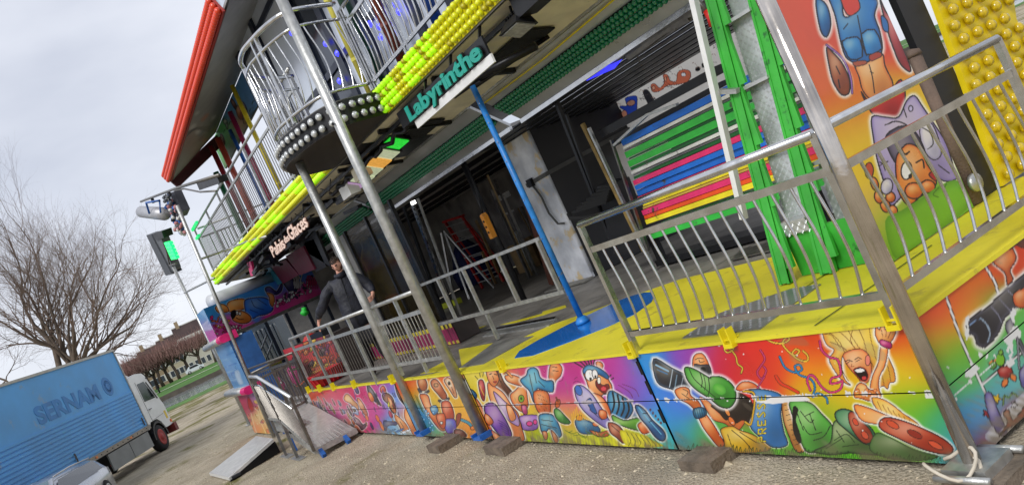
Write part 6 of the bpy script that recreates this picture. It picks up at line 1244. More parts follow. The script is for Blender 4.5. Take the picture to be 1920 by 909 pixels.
# booth
n_s = Vector((.843, .5375, 0)); d_s = Vector((-.5375, .843, 0))           # the sign faces the camera, running away to the back right
S0 = W(407, 633, y=3.6); S0t = WP(385, 575, S0, n_s); SB = WP(600, 541, S0, n_s); ST = WP(575, 498, S0, n_s)
booth = thing('ticket_booth', 'ticket booth at the left end with a painted sign box and big windows', 'booth', (S0.x, S0.y, 0))
zb0, zb1 = 2.76, 3.66; Ls = (SB-S0).dot(d_s)
S0 = Vector((S0.x, S0.y, 0))
def sp_(s, z, off=0): return S0+d_s*s+n_s*off+Vector((0, 0, z))
def artSign(A):
    A.crop(300, 380, 3.497)
    A.seeds([(250, 740, (60, 160, 225)), (330, 720, (50, 150, 230)), (380, 860, (235, 80, 170)), (480, 640, (60, 160, 240)), (460, 820, (240, 90, 170)), (600, 620, (60, 150, 240)), (700, 560, (60, 160, 245)), (800, 540, (80, 120, 220)), (780, 660, (240, 60, 160)), (940, 470, (60, 140, 240)), (1000, 560, (240, 70, 150)), (900, 620, (245, 90, 170)), (1040, 480, (90, 140, 240)), (860, 480, (90, 160, 240))], 45)
    sk = (250, 170, 84); sd_ = (226, 110, 44)
    for k in range(34): A.ell(335+rng.random()*120, 740+rng.random()*130, 5+rng.random()*11, 4+rng.random()*6, [(236, 160, 60), (240, 230, 220), (214, 40, 120), (226, 110, 50)][k % 4], rng.random()*3, out=2.5)
    for k in range(30): A.ell(450+rng.random()*90, 800+rng.random()*40, 4+rng.random()*8, 3+rng.random()*5, [(240, 230, 230), (214, 40, 120)][k % 2], rng.random()*3, out=2)
    A.poly([(440, 665), (470, 640), (540, 628), (566, 650), (560, 690), (500, 710), (450, 712)], sk, sd_, halo=7, out=5)
    A.poly([(362, 690), (380, 670), (410, 664), (440, 680), (452, 710), (420, 720), (384, 720)], sk, sd_, halo=6, out=5)
    A.poly([(556, 640), (600, 624), (680, 620), (730, 650), (740, 700), (700, 730), (650, 740), (600, 760), (566, 730), (556, 690)], (40, 120, 240), (30, 80, 190), halo=7, out=5)
    for a in ([(600, 640), (620, 680), (680, 700)], [(640, 630), (700, 670)], [(590, 700), (640, 720)]): A.line(a, 4, (10, 30, 90))
    A.poly([(470, 730), (500, 708), (548, 712), (590, 740), (596, 770), (560, 790), (510, 786), (476, 766)], (232, 140, 60), sd_, halo=7, out=5)
    A.poly([(464, 740), (470, 708), (496, 704), (500, 730), (480, 760)], (20, 20, 26), out=2); A.ell(506, 722, 9, 13, (246, 244, 240), out=4); A.ell(524, 726, 8, 12, (246, 244, 240), out=4); A.line([(500, 752), (520, 764), (545, 762)], 5); A.ell(505, 724, 3, 4, (10, 10, 10), out=0)
    A.poly([(700, 590), (690, 560), (720, 550), (760, 580), (780, 560), (800, 520), (800, 570), (770, 600), (730, 600)], (70, 60, 150), (40, 30, 90), halo=7, out=5); A.poly([(700, 590), (740, 600), (752, 640), (740, 680), (720, 660), (716, 620)], sk, sd_, halo=6, out=4)
    A.poly([(800, 500), (850, 490), (890, 520), (900, 570), (870, 600), (830, 560)], (60, 60, 130), (30, 30, 70), halo=6, out=5)
    for k in range(70):
        f = rng.random(); x = 750+f*270+rng.random()*20; y = 680-f*120-rng.random()*80*(.4+f); c = [(240, 236, 240), (220, 60, 140), (60, 40, 90), (240, 240, 250)][k % 4]; A.ell(x, y, 4+rng.random()*13, 3+rng.random()*7, c, rng.random()*3, out=2.5)
    for k in range(16): x = 880+rng.random()*40; A.line([(x, 560), (x+10-20*rng.random(), 520), (x+14-28*rng.random(), 470+rng.random()*20)], 5, (236, 236, 244), 1.5)
    for k in range(6): x = 960+k*12; A.line([(x, 540), (x+8, 500-rng.random()*30), (x+20, 510), (x+12, 560)], 4, (220, 50, 120), 2)
art_panel('sign_front', tuple(sp_(0, zb0)), tuple(d_s), (0, 0, 1), Ls, zb1-zb0, .014, artSign, booth)
xl2 = S0.x-1.55
def artSide(A):
    A.crop(300, 380, 3.497); A.seeds([(250, 750, (60, 150, 205)), (300, 740, (60, 150, 205)), (320, 880, (200, 60, 160)), (280, 800, (150, 120, 190))], 30)
    for k in range(24): x = 236+k*5.4; A.line([(x, 850-k), (x+6, 790+(k*37) % 40-k*2), (x+10, 850-k)], 2.5, (190, 190, 220))
art_panel('sign_side', (xl2, S0.y, zb0), (1, 0, 0), (0, 0, 1), S0.x-xl2, zb1-zb0, .03, artSide, booth)
part('sign_box', MB().prism([sp_(0.02, zb0+.003, -.02), sp_(Ls-.01, zb0+.003, -.02), sp_(Ls-.01, zb0+.003, -.5), Vector((xl2+.01, S0.y+1.4, zb0+.003)), Vector((xl2+.01, S0.y+.02, zb0+.003))], (0, 0, zb1-zb0-.006)), mat('booth_blue', (40, 90, 150), .5), booth)
part('sign_bottom_rail', MB().bar(sp_(-.02, zb0-.05, .02), sp_(Ls+.05, zb0-.05, .02), .08, .09), galv, booth)
part('roof_curve', MB().tube([sp_(.6, zb1+.12, -.3), sp_(Ls-.9, zb1+.16, -.3)], .2, 16), mat('white_roof_roll', (206, 208, 210), .35, .1, .05, 2), booth, True)
gf = mat('booth_glass', (150, 170, 180), .04, .0, .1, 2, spec=.6, alpha=.15); slate = mat('slate_blue_wall', (220, 232, 244), .5, 0, .15, 1)
zc = 1.15
npan = 5
for i in range(npan+1):
    s_ = .05+(Ls-.1)*i/npan; part('mullion', MB().bar(sp_(s_, .25, 0), sp_(s_, zb0-.1, 0), .1, .09, (0, 1, 0)), framem if i else galv, booth)
for i in range(npan):
    a = .12+(Ls-.1)*i/npan; c = -.02+(Ls-.1)*(i+1)/npan; part('window_pane', MB().prism([sp_(a, zc, -.02), sp_(c, zc, -.02), sp_(c, zb0-.1, -.02), sp_(a, zb0-.1, -.02)], -n_s*.012), gf, booth)
part('inner_wall', MB().prism([sp_(2.4, .3, -1.7), sp_(Ls+.3, .3, -1.7), sp_(Ls+.3, zb0, -1.7), sp_(2.4, zb0, -1.7)], -n_s*.05), slate, booth)
part('floor', MB().prism([sp_(.1, .3, -.06), sp_(Ls, .3, -.06), sp_(Ls, .3, -1.65), sp_(2.4, .3, -1.65)], (0, 0, .05)), dsteel, booth)
for k in range(14): part('screen_bar', MB().bar(sp_(2.1+k*.09, 1.5, -1.2), sp_(2.1+k*.09, 2.55, -1.2), .03), white_m if k % 2 else framem, booth)
part('yellow_step', MB().prism([sp_(1.9, 1.3, -1.0), sp_(3.2, 1.3, -1.0), sp_(3.2, 1.55, -1.0), sp_(1.9, 1.55, -1.0)], -n_s*.1), yelb, booth)
part('inner_handrail', MB().tube([sp_(.7, 1.2, -.6), sp_(2.2, 2.3, -.6)], .03, 8).tube([sp_(.9, 1.0, -.6), sp_(2.35, 2.1, -.6)], .03, 8), steel, booth, True)
# left counter face with the blue picture, silver ledges with pink ends
YB = 3.5; bxa, bxb = -24.1, -21.6
def artBlue(A):
    A.crop(380, 560, 3.787); A.seeds([(150, 340, (90, 140, 190)), (200, 450, (110, 160, 210)), (200, 560, (80, 130, 190)), (260, 600, (110, 160, 200))], 50)
    for k in range(26): x = 110+rng.random()*140; y = 300+rng.random()*310; A.line([(x, y), (x+22, y-12), (x+50, y-18)], 4+rng.random()*4, [(140, 180, 215), (60, 110, 180), (120, 165, 205)][k % 3], aa=4)
    A.poly([(226, 520), (240, 504), (262, 512), (276, 560), (290, 600), (262, 612), (240, 570)], (180, 200, 220), (140, 170, 200), out=0)
def bz(u, v): return W(u, v, y=YB)
art_panel('blue_picture', (bxa, YB, 1.36), (1, 0, 0), (0, 0, 1), bxb-bxa, 1.25, .03, artBlue, booth)
def artLow(A):
    A.crop(420, 640, 3.38); A.seeds([(120, 330, (206, 60, 110)), (150, 400, (190, 60, 90)), (200, 330, (150, 130, 210)), (240, 480, (230, 190, 120)), (200, 560, (236, 130, 70)), (300, 560, (236, 150, 60)), (280, 600, (214, 200, 60))], 34)
    A.poly([(150, 350), (175, 380), (190, 430), (170, 440), (152, 400)], (180, 24, 30), out=2)
    for a in ([(190, 420), (215, 440), (230, 500), (270, 590)], [(215, 400), (240, 470), (290, 590)], [(170, 450), (200, 560), (220, 590)], [(196, 470), (230, 460)], [(210, 520), (250, 505)]): A.line(a, 4, (240, 220, 170), aa=2)
    for k in range(10): x = 130+rng.random()*150; y = 350+rng.random()*230; A.ell(x, y, 6+rng.random()*10, 4+rng.random()*6, [(230, 120, 60), (226, 190, 90), (190, 60, 90)][k % 3], rng.random()*3, out=2)
art_panel('lower_picture', (bxa, YB, .05), (1, 0, 0), (0, 0, 1), bxb-bxa, 1.15, .03, artLow, booth)
part('counter_body', MB().box((bxa+.01, YB+.012, .06), (bxb-.01, YB+.6, 2.6)), mat('booth_blue', (40, 90, 150)), booth)
pinkm = mat('pink_end_cap', (214, 30, 110), .4)
for z in (1.28, 2.68):
    part('ledge', MB().tube([(bxa-.75, YB-.12, z), (bxb-.45, YB-.12, z)], .09, 12).box((bxa-.75, YB-.12, z-.09), (bxb-.45, YB+.25, z+.088)), galv, booth, True); part('ledge_end', MB().tube([(bxb-.449, YB-.12, z), (bxb+.05, YB-.1, z)], .10, 12).box((bxb-.449, YB-.1, z-.1), (bxb+.05, YB+.25, z+.098)), pinkm, booth)
# things hanging between sign and upper deck
tealw = mat('teal_board', (50, 130, 150), .5); mar = mat('maroon_board', (96, 22, 44), .5)
t = thing('folded_scenery', 'maroon and teal scenery boards folded up above the booth sign', 'scenery', tuple(W(560, 480, y=5.8)))
for (a, c, d, e, mm) in (((488, 508), (505, 500), (530, 530), (508, 540), tealw), ((508, 500), (535, 486), (560, 515), (530, 532), mar), ((535, 480), (568, 462), (590, 505), (562, 516), mar), ((570, 455), (588, 448), (612, 500), (592, 510), tealw if 0 else black), ((545, 440), (590, 430), (620, 500), (570, 470), black)):
    part('board', MB().prism([W(*q_, y=6.0+(.05 if mm is black else 0)) for q_ in (a, c, d, e)], (0, .06, 0)), mm, t)
part('pink_tab', MB().prism([W(q_[0], q_[1], y=5.0) for q_ in ((463, 492), (470, 490), (476, 516), (470, 518))], (0, .06, 0)), pinkm, t)
t = thing('pink_cartoon_board', 'magenta cartoon board standing beside the entrance steps', 'painted board', (-18.6, 4.6, .6))
def artPink(A):
    A.crop(440, 580, 4.544); A.c[:] = (60, 54, 56)
    A.poly([(300, 620), (330, 580), (370, 570), (400, 600), (430, 640), (424, 690), (350, 690), (310, 660)], (206, 40, 130), (150, 20, 90), halo=6, out=5)
    A.poly([(440, 520), (470, 480), (520, 490), (540, 560), (560, 620), (520, 640), (470, 600)], (206, 40, 130), (150, 20, 90), halo=6, out=5); A.ell(392, 622, 10, 14, (240, 240, 236), .4, out=4); A.line([(470, 520), (520, 505), (540, 500)], 10, (90, 130, 60), 3); A.line([(350, 610), (380, 600)], 5); A.line([(520, 650), (560, 640), (600, 600)], 6, (240, 110, 50), 3); A.ell(300, 640, 14, 12, (60, 60, 80), out=4)
xq = W(566, 700, y=4.2).x
art_panel('painting', (xq-2.6, 4.2, .70), (1, 0, 0), (0, 0, 1), 2.6, .85, .02, artPink, t, artmatte); part('board', MB().box((xq-2.6, 4.215, .70), (xq, 4.26, 1.55)), black, t)

# entrance platform, ramp and stair rail
t = thing('entrance_ramp', 'ribbed aluminium ramp sloping down along the stage front on blue legs', 'ramp', (-16, 3.4, 0))
rt0, rt1 = Vector((-17.6, 0, .68)), Vector((-14.95, 0, .17))
P = [Vector((-17.6, 2.98, .68)), Vector((-14.95, 2.95, .17)), Vector((-14.95, 3.74, .15)), Vector((-17.0, 3.74, .60)), Vector((-17.6, 3.74, .70))]
ribm = mat('ribbed_aluminium', (206, 204, 200), .4, .45, .1, 10)
part('deck', MB().prism(P, (0, 0, -.05)), ribm, t)
b = MB(); b2 = MB()
for k in range(34):
    f = (k+.5)/34; x = -17.55+2.58*f; z = .675-.505*f
    for j in range(9): y = 3.0+j*.083; b.box((x-.016, y, z+.003), (x+.016, y+.06, z+.014))
part('rib', b, ribm, t, kind='stuff')
part('edge', MB().bar((-17.6, 2.96, .66), (-14.95, 2.93, .15), .03, .1).bar((-14.93, 2.95, .14), (-14.93, 3.74, .12), .03, .09), galv, t)
for y in (3.02, 3.5): part('leg', MB().bar((-14.85+.05, y, 0.015), (-14.95, y, .12), .07, .1), blueprt, t); 
for y in (3.05, 3.6): part('leg', MB().bar((-17.2, y, 0.015), (-17.2, y, .58), .07), blueprt, t)
t = thing('entrance_platform', 'ribbed landing and steps at the top of the ramp by the booth', 'landing', (-18.5, 3.6, .7))
part('deck', MB().box((-21.3, 3.55, .62), (-17.62, 4.6, .69)), ribm, t); part('step', MB().box((-18.6, 3.9, .69), (-17.62, 4.6, .82)), ribm, t)
for x in (-20.9, -19.2, -17.9): part('leg', MB().bar((x, 3.65, .0), (x, 3.65, .62), .07), blueprt, t)
part('orange_riser', MB().box((-19.4, 3.78, .08), (-17.62, 3.82, .6)), mat('orange_painted_riser', (206, 84, 40), .5, 0, .3, 4), t)
# stair rail: sloping handrail in front of the ramp
t = thing('ramp_rail', 'steel railing with a bright sloping handrail beside the entrance ramp', 'railing', (-16, 2.92, 0))
yr = 2.9
A0, A1, A2 = W(468, 706, y=yr), W(482, 706, y=yr), W(545, 744, y=yr)
B0, B1, B2 = W(472, 722, y=yr), W(486, 722, y=yr), W(548, 766, y=yr)
C0, C1, C2 = W(505, 784, y=yr), W(525, 786, y=yr), W(588, 843, y=yr)
part('handrail', MB().tube([A0, A1, A2], .032, 12), chrome, t, True); part('middle_rail', MB().tube([B0, B1, B2], .02, 8), steel, t, True); part('bottom_rail', MB().bar(C0, C1, .05).bar(C1, C2, .05), galv, t)
for a, c in ((A0, Vector((A0.x, yr, C0.z))), (A1+(A2-A1)*.12, C1), (A2, C2)): part('post', MB().bar((a.x, a.y, a.z), (c.x if a is not A2 else C2.x, yr, c.z-.02), .055, .05, (0, 1, 0)), dsteel, t)
for k in range(9): f = (k+.6)/9.5; part('baluster', MB().tube([C0.lerp(C1, f), B0.lerp(B1, f)], .010, 6), dsteel, t)
for k in range(15): f = (k+.6)/15.2; part('baluster', MB().tube([C1.lerp(C2, f), B1.lerp(B2, f)], .011, 6), dsteel, t)
for x, zt in ((C0.x+.1, C0.z), (C1.x+.1, C1.z)):
    part('stand_leg', MB().bar((x, yr, zt), (x+.15, yr-.05, .02), .055, .05, (0, 1, 0)), dsteel, t); part('stand_foot', MB().box((x-.2, yr-.12, .005), (x+.55, yr+.03, .02)), galv, t)
part('step_bar', MB().box((C0.x-.1, yr, C0.z-.28), (C1.x+.15, yr+.4, C0.z-.22)), galv, t)
railing('straight-bar railing across the landing behind the sloping handrail', (-21.2, 3.55), (-17.9, 3.95), 1.76, 1.6, .74, 18, dsteel, 'entrance railings', rt=.025, rb=.009, posts=(0, .5, 1), zpost=.69, zfloor=.69)
railing('short straight-bar railing at the stage end of the landing', (-17.75, 3.0), (-17.75, 3.75), 1.75, 1.58, .74, 7, dsteel, 'entrance railings', rt=.025, rb=.009, posts=(0, 1), zpost=.69, zfloor=.69)
# low access ramp on the ground
t = thing('access_ramp', 'narrow silver ramp lying on the gravel below the booth', 'ramp', (-19.5, 2.4, 0))
r0, r1 = W(392, 886, z=.09), W(429, 895, z=.09); r2, r3 = W(512, 822, z=.33), W(480, 817, z=.33)
part('deck', MB().prism([r0, r1, r2, r3], (0, 0, -.06)), mat('bright_ribbed_aluminium', (226, 226, 222), .4, .4, .08), t)
b = MB()
for k in range(34): f = (k+.5)/34; a, c = r0.lerp(r3, f), r1.lerp(r2, f); b.bar(a.lerp(c, .03)+Vector((0, 0, .006)), a.lerp(c, .97)+Vector((0, 0, .006)), .03, .012)
part('rib', b, ribm, t, kind='stuff')
part('skirt', MB().prism([r1+Vector((0, -.005, -.06)), r2+Vector((0, -.005, -.06)), Vector((r2.x, r2.y, .02)), Vector((r1.x, r1.y, .0))], (.0, .02, 0)), blackmetal, t)
part('hook', MB().lathe([(.05, 0), (.05, .18)], (r1.x, r1.y+.05, .04), (0, 1, 0), 8), blackmetal, t)
# tall thin posts at the left end, with lights
ga = 'thin steel posts at the left end of the ride'
t = thing('light_post', 'thin steel post carrying the garland and projector at the left end', 'post', (-21.9, 3.42, 0), ga)
yp = 3.42; a = W(512, 815, y=yp); c = W(332, 385, y=yp); xm = (a.x+c.x)/2
part('tube', MB().tube([(a.x, yp, .03), (c.x, yp, c.z)], .045, 12), galv, t, True)
t2 = thing('light_post', 'thin steel post nearest the truck carrying the green lit floodlight', 'post', (-27.6, 3.97, 0), ga)
a2 = W(468, 796, y=3.97); c2_ = W(325, 500, y=3.97)
part('tube', MB().tube([(a2.x, 3.97, .02), (c2_.x, 3.97, c2_.z)], .05, 12), galv, t2, True); part('foot', MB().box((a2.x-.2, 3.87, .0), (a2.x+.2, 4.07, .03)), galv, t2)
solo('tie_bar', MB().tube([W(346, 549, y=3.95), W(401, 521, y=3.95)], .03, 8), galv, 'steel tie bar joining the two thin posts at the left end', 'tie bar', tuple(W(346, 549, y=3.95)), None, True)
solo('tie_bar', MB().tube([W(372, 487, y=3.6), W(420, 470, y=4.7), W(470, 450, y=4.75), W(500, 443, y=4.75)], .028, 8), galv, 'steel tie bar from the garland post to the upper railing', 'tie bar', tuple(W(372, 487, y=3.6)), None, True)
yk = 4.0
boom = thing('light_boom', 'long thin boom carrying lights beyond the far corner of the upper deck', 'boom', tuple(W(265, 378, y=yk)))
part('bar', MB().tube([W(264, 378, y=yk), W(330, 353, y=yk), W(411, 328, y=yk)], .035, 8), dsteel, boom, True); part('lamp_box', MB().prism([W(368, 343, y=yk), W(407, 332, y=yk), W(412, 344, y=yk), W(374, 357, y=yk)], (0, .2, 0)), black, boom)
part('cable', MB().tube([W(326, 357, y=yk), W(345, 354, y=yk), W(375, 360, y=yk), W(405, 358, y=yk)], .022, 6), dsteel, boom, True)
t = thing('projector', 'grey drum projector with a blue bracket hanging from the boom', 'projector', tuple(W(286, 398, y=yk)))
a = W(266, 397, y=yk); c = W(308, 401, y=yk); part('drum', MB().tube([a, c], .19, 16), mat('drum_grey', (170, 170, 172), .4, .4), t, True)
part('bracket', MB().tube([W(280, 400, y=yk-.2), W(274, 380, y=yk-.2), W(299, 376, y=yk-.2), W(301, 398, y=yk-.2)], .03, 8), blueprt, t, True); part('hanger', MB().bar(W(285, 372, y=yk), W(288, 380, y=yk), .08), blackmetal, t)
t = thing('light_garland', 'bundled grey and white light garland hanging at the top of the post', 'garland', tuple(W(325, 400, y=yk)))
r = random.Random(31)
gm_ = [mat('garland_grey', (90, 94, 100), .6), mat('garland_white', (206, 206, 200), .4), mat('garland_dark', (40, 44, 54), .6), blueprt, mat('garland_rose', (180, 120, 120), .5)]
for k in range(90):
    f = r.random(); u = 308+f*26+r.random()*12; v = 362+f*72+r.random()*10; p = W(u, v, y=yk-.1+r.random()*.25); part('lamp', MB().lathe([(.02, 0), (.05, .04), (.05, .09), (.01, .12)], p, (r.random()-.5, r.random()-.5, r.random()-.5), 6), gm_[k % 5], t, True)
b = MB()
for k in range(6):
    pts = [W(310+j*4.4+r.random()*5, 364+j*12+r.random()*6, y=yk+r.random()*.1) for j in range(6)]; b.tube(pts, .02, 5)
part('cable', b, gm_[2], t, True)
part('case', MB().prism([W(318, 362, y=yk+.2), W(326, 359, y=yk+.2), W(343, 396, y=yk+.2), W(338, 408, y=yk+.2), W(331, 404, y=yk+.2)], (0, .2, 0)), mat('case_grey', (62, 64, 72), .5), t)
t = thing('flood_panel', 'large dark floodlight panel with green lit side on the thin post by the truck', 'floodlight', tuple(c2_))
yq = 3.97
part('panel', MB().prism([W(274, 441, y=yq), W(283, 440, y=yq), W(322, 514, y=yq), W(311, 517, y=yq)], (0, .35, 0)), mat('panel_grey', (70, 72, 76), .5, .2), t); part('back', MB().prism([W(283, 441, y=yq+.05), W(302, 447, y=yq+.05), W(325, 505, y=yq+.05), W(322, 513, y=yq+.05)], (0, .25, 0)), mat('panel_back', (96, 98, 100), .5, .2), t)
part('top_box', MB().prism([W(287, 438, y=yq), W(303, 433, y=yq), W(307, 446, y=yq), W(292, 451, y=yq)], (0, .3, 0)), blackmetal, t)
gg = mat('green_lit_lens', (40, 230, 110), .3, emit=(20, 240, 110), es=.9)
for k in range(5):
    a = W(307+k*2.9, 455+k*6.6, y=yq-.05); part('lens', MB().prism([a, W(317+k*2.9, 453.5+k*6.6, y=yq-.05), W(319.6+k*2.9, 459+k*6.6, y=yq-.05), W(309.6+k*2.9, 460.8+k*6.6, y=yq-.05)], (0, .1, 0)), gg, t)
part('arm', MB().bar(W(318, 497, y=yq), W(330, 494, y=yq), .05).bar(W(312, 470, y=yq), W(318, 497, y=yq), .04), dsteel, t)
# ================================================================== TRUCK
dt = Vector((-.89068, .45463, 0)).normalized(); nl = Vector((dt.y, -dt.x, 0)); w0_ = Vector((-34.61, 2.04, 0))
if nl.dot(Vector((0, 0, 0))-w0_) < 0: nl = -nl
def T(s, n, z): return w0_+dt*s-nl*n+Vector((0, 0, z))       # s forward from the front axle, n across (0 = side facing the camera), z up
fl_seam = mat('grime_seam', (70, 96, 124), .7)
truck = thing('box_truck', 'white cab box truck with a long pale blue body with faded lettering', 'truck', tuple(w0_))
def tb(mb, s0, s1, n0, n1, z0, z1):
    P = [T(s0, n0, z0), T(s1, n0, z0), T(s1, n1, z0), T(s0, n1, z0), T(s0, n0, z1), T(s1, n0, z1), T(s1, n1, z1), T(s0, n1, z1)]
    return mb.add(P, [(0, 3, 2, 1), (4, 5, 6, 7), (0, 1, 5, 4), (1, 2, 6, 5), (2, 3, 7, 6), (3, 0, 4, 7)])
bluet = mat('faded_blue_truck_paint', (84, 162, 224), .45, 0, .1, .8, .0, 4, wear=((120, 158, 196), .62), wscale=1.2)
part('cargo_body', tb(MB(), -11.2, -.72, .02, 2.5, 1.12, 4.13), bluet, truck)
ribme = None
for k in range(11):
    z = 1.2+k*.125; part('side_rib', tb(MB(), -11.18, -.80-(0 if k < 11 else .1), -.012, .025, z, z+.07), bluet, truck)
part('body_rail', tb(MB(), -11.2, -.70, -.02, .06, 4.10, 4.18), mat('truck_trim', (180, 176, 166), .5, .3), truck); part('body_rail', tb(MB(), -.74, -.69, -.02, .06, 1.1, 4.1), mat('truck_trim', (180, 176, 166)), truck)
part('sill_rail', tb(MB(), -11.2, -.6, -.02, .1, .99, 1.14), mat('truck_sill', (150, 142, 130), .7, .2), truck)
for k in (): part('panel_seam', tb(MB(), -9.4+k*2, -9.385+k*2, .010, .022, 2.6, 4.1), fl_seam, truck)
b = MB()
for k in range(26): tb(b, -11+k*.4, -10.96+k*.4, -.03, -.015, 1.04, 1.08)
part('rivet', b, blackmetal, truck)
for k in range(4): part('side_marker', tb(MB(), -10.2+k*2.6, -10.05+k*2.6, -.03, .0, 1.03, 1.09), mat('orange_marker', (230, 120, 30), .3), truck)
part('fuel_tank', MB().tube([T(-5.9, .45, .72), T(-4.5, .45, .72)], .3, 14), mat('tank_grey', (90, 92, 94), .5, .4), truck, True)
for s_ in (-10.9, -6.0, -1.0): part('door_latch', MB().bar(T(s_, -.03, 1.2), T(s_, -.03, 1.5), .05), mat('tank_grey', (90, 92, 94)), truck)
skm = mat('truck_skirt_grey', (132, 134, 132), .6, .3, .15, 1.5)
part('skirt_panel', tb(MB(), -2.55, -.95, .0, .05, .38, .95), skm, truck); part('skirt_panel', tb(MB(), -4.2, -2.6, .0, .05, .38, .95), skm, truck)
part('chassis_frame', tb(MB(), -11, 1.2, .6, 1.9, .55, 1.0), black, truck)
white_t = mat('truck_white_paint', (222, 224, 222), .35, 0, .05, 2, coat=.3)
# cab: profile in the s-z plane
prof = [(-.62, .95), (-.62, 2.72), (-.45, 2.98), (.2, 3.05), (.75, 2.98), (.92, 2.86), (1.30, 1.75), (1.40, 1.55), (1.42, .72), (.62, .72), (.58, 1.0), (.3, 1.18), (-.3, 1.18), (-.5, 1.0)]
part('cab', MB().prism([T(s, .06, z) for s, z in prof], -nl*2.3), white_t, truck)
part('side_window', MB().prism([T(s, .052, z) for s, z in ((-.02, 1.95), (0.0, 2.66), (.62, 2.66), (.98, 1.92))], -nl*.02), mat('cab_glass', (36, 44, 48), .08, .2, .2, 2, spec=.8), truck)
part('windscreen', MB().prism([T(.98, .2, 2.70), T(1.30, .2, 1.82), T(1.30, 2.2, 1.82), T(.98, 2.2, 2.70)], dt*.012), mat('cab_glass', (36, 44, 48)), truck)
part('quarter_glass', MB().prism([T(s, .050, z) for s, z in ((.72, 2.6), (.80, 2.62), (1.16, 1.86), (1.06, 1.86))], -nl*.02), black, truck)
part('door_line', MB().bar(T(-.1, .055, 1.2), T(-.1, .055, 2.75), .015, .012).bar(T(-.1, .055, 1.2), T(1.0, .055, 1.25), .012), skm, truck)
part('handle', MB().bar(T(-.02, .03, 1.62), T(.2, .03, 1.62), .03), black, truck); part('badge', MB().prism([T(s, .052, z) for s, z in ((1.1, 1.0), (1.1, 1.32), (1.26, 1.32), (1.26, 1.0))], -nl*.01), mat('yellow_badge', (220, 190, 60), .5), truck)
part('mirror', MB().bar(T(1.15, -.1, 2.0), T(1.15, -.1, 2.35), .12, .06), black, truck); part('mirror_arm', MB().tube([T(.9, .06, 2.75), T(1.1, -.12, 2.7), T(1.15, -.12, 2.35)], .02, 6), black, truck, True); part('wind_deflector', MB().prism([T(s, .35, z) for s, z in ((-.55, 3.0), (-.55, 3.5), (.3, 3.06))], -nl*1.7), white_t, truck)
part('bumper', tb(MB(), 1.30, 1.56, -.02, 2.4, .42, .74), mat('dark_red_bumper', (110, 34, 30), .5, 0, .3, 3), truck); part('indicator', tb(MB(), 1.3, 1.4, .03, .1, .8, .92), mat('orange_indicator', (226, 110, 30), .3), truck)
tyrem = mat('tyre_rubber', (24, 24, 25), .8, 0, .3, 8); hub = mat('rusty_hub', (150, 50, 44), .6, .1, .3, 6)
def wheel(parent, c, ax, r, w, tm_, hm, name='wheel'):
    o = part(name, MB().lathe([(r*.58, -w/2), (r*.93, -w/2), (r, -w*.3), (r, w*.3), (r*.93, w/2), (r*.58, w/2)], c, ax, 28), tm_, parent, True)
    ORG[o.name] = ORG[parent.name]; part('rim', MB().lathe([(r*.62, w*.3), (r*.62, w*.53), (r*.54, w*.54), (r*.46, w*.515), (r*.26, w*.515), (r*.22, w*.6), (r*.05, w*.62)], c, ax, 20), hm, o, True); return o
wheel(truck, T(.05, .2, .5), nl, .5, .3, tyrem, hub); wheel(truck, T(.05, 2.25, .5), nl, .5, .3, tyrem, hub)
for s in (-6.6, -7.7): wheel(truck, T(s, .25, .5), nl, .5, .4, tyrem, hub)
ar = MB()
for k in range(14):
    a0, a1 = math.pi*k/14, math.pi*(k+1)/14
    ar.add([T(.05+.62*math.cos(a0), .02, .5+.62*math.sin(a0)), T(.05+.62*math.cos(a1), .02, .5+.62*math.sin(a1)), T(.05+.54*math.cos(a1), .02, .5+.54*math.sin(a1)), T(.05+.54*math.cos(a0), .02, .5+.54*math.sin(a0)), T(.05+.62*math.cos(a0), .5, .5+.62*math.sin(a0)), T(.05+.62*math.cos(a1), .5, .5+.62*math.sin(a1))], [(0, 1, 2, 3), (0, 4, 5, 1)])
part('mudguard', ar, black, truck)
ps = MB(); 
for k in range(12):
    a0, a1 = math.pi*k/12, math.pi*(k+1)/12; ps.add([T(.05+.62*math.cos(a0), .62, .5+.62*math.sin(a0)), T(.05+.62*math.cos(a1), .62, .5+.62*math.sin(a1)), T(.05, .62, .5)], [(0, 1, 2)])
part('wheel_arch', ps, black, truck)
def flat_text(txt, s0, s1, z, size, m, parent):
    c = bpy.data.curves.new('lettering', 'FONT'); c.body = txt; c.size = size; c.offset = .03; c.extrude = .002; ob = bpy.data.objects.new('x', c); me = bpy.data.meshes.new_from_object(ob); bpy.data.objects.remove(ob)
    xs_ = [v.co.x for v in me.vertices]; k = (s1-s0)/(max(xs_)-min(xs_)); x0 = min(xs_)
    off = Vector(ORG[parent.name])
    for v in me.vertices: v.co = T(s0+(v.co.x-x0)*k, .012-v.co.z, z+v.co.y)-off
    me.materials.clear(); me.materials.append(m); o = bpy.data.objects.new('lettering', me); COL.objects.link(o); o.parent = parent; ORG[o.name] = ORG[parent.name]
fl = mat('faded_letter_blue', (58, 128, 194), .5, 0, .12, 3)
flat_text('SERNAM', -6.9, -2.9, 2.72, .72, fl, truck)
part('emblem', MB().lathe([(.34, 0), (.34, .006), (.22, .006), (.22, 0)], T(-2.2, .018, 3.0), nl, 24), fl, truck)
part('emblem', MB().lathe([(.12, 0), (.12, .006)], T(-2.2, .018, 3.0), nl, 16), fl, truck)

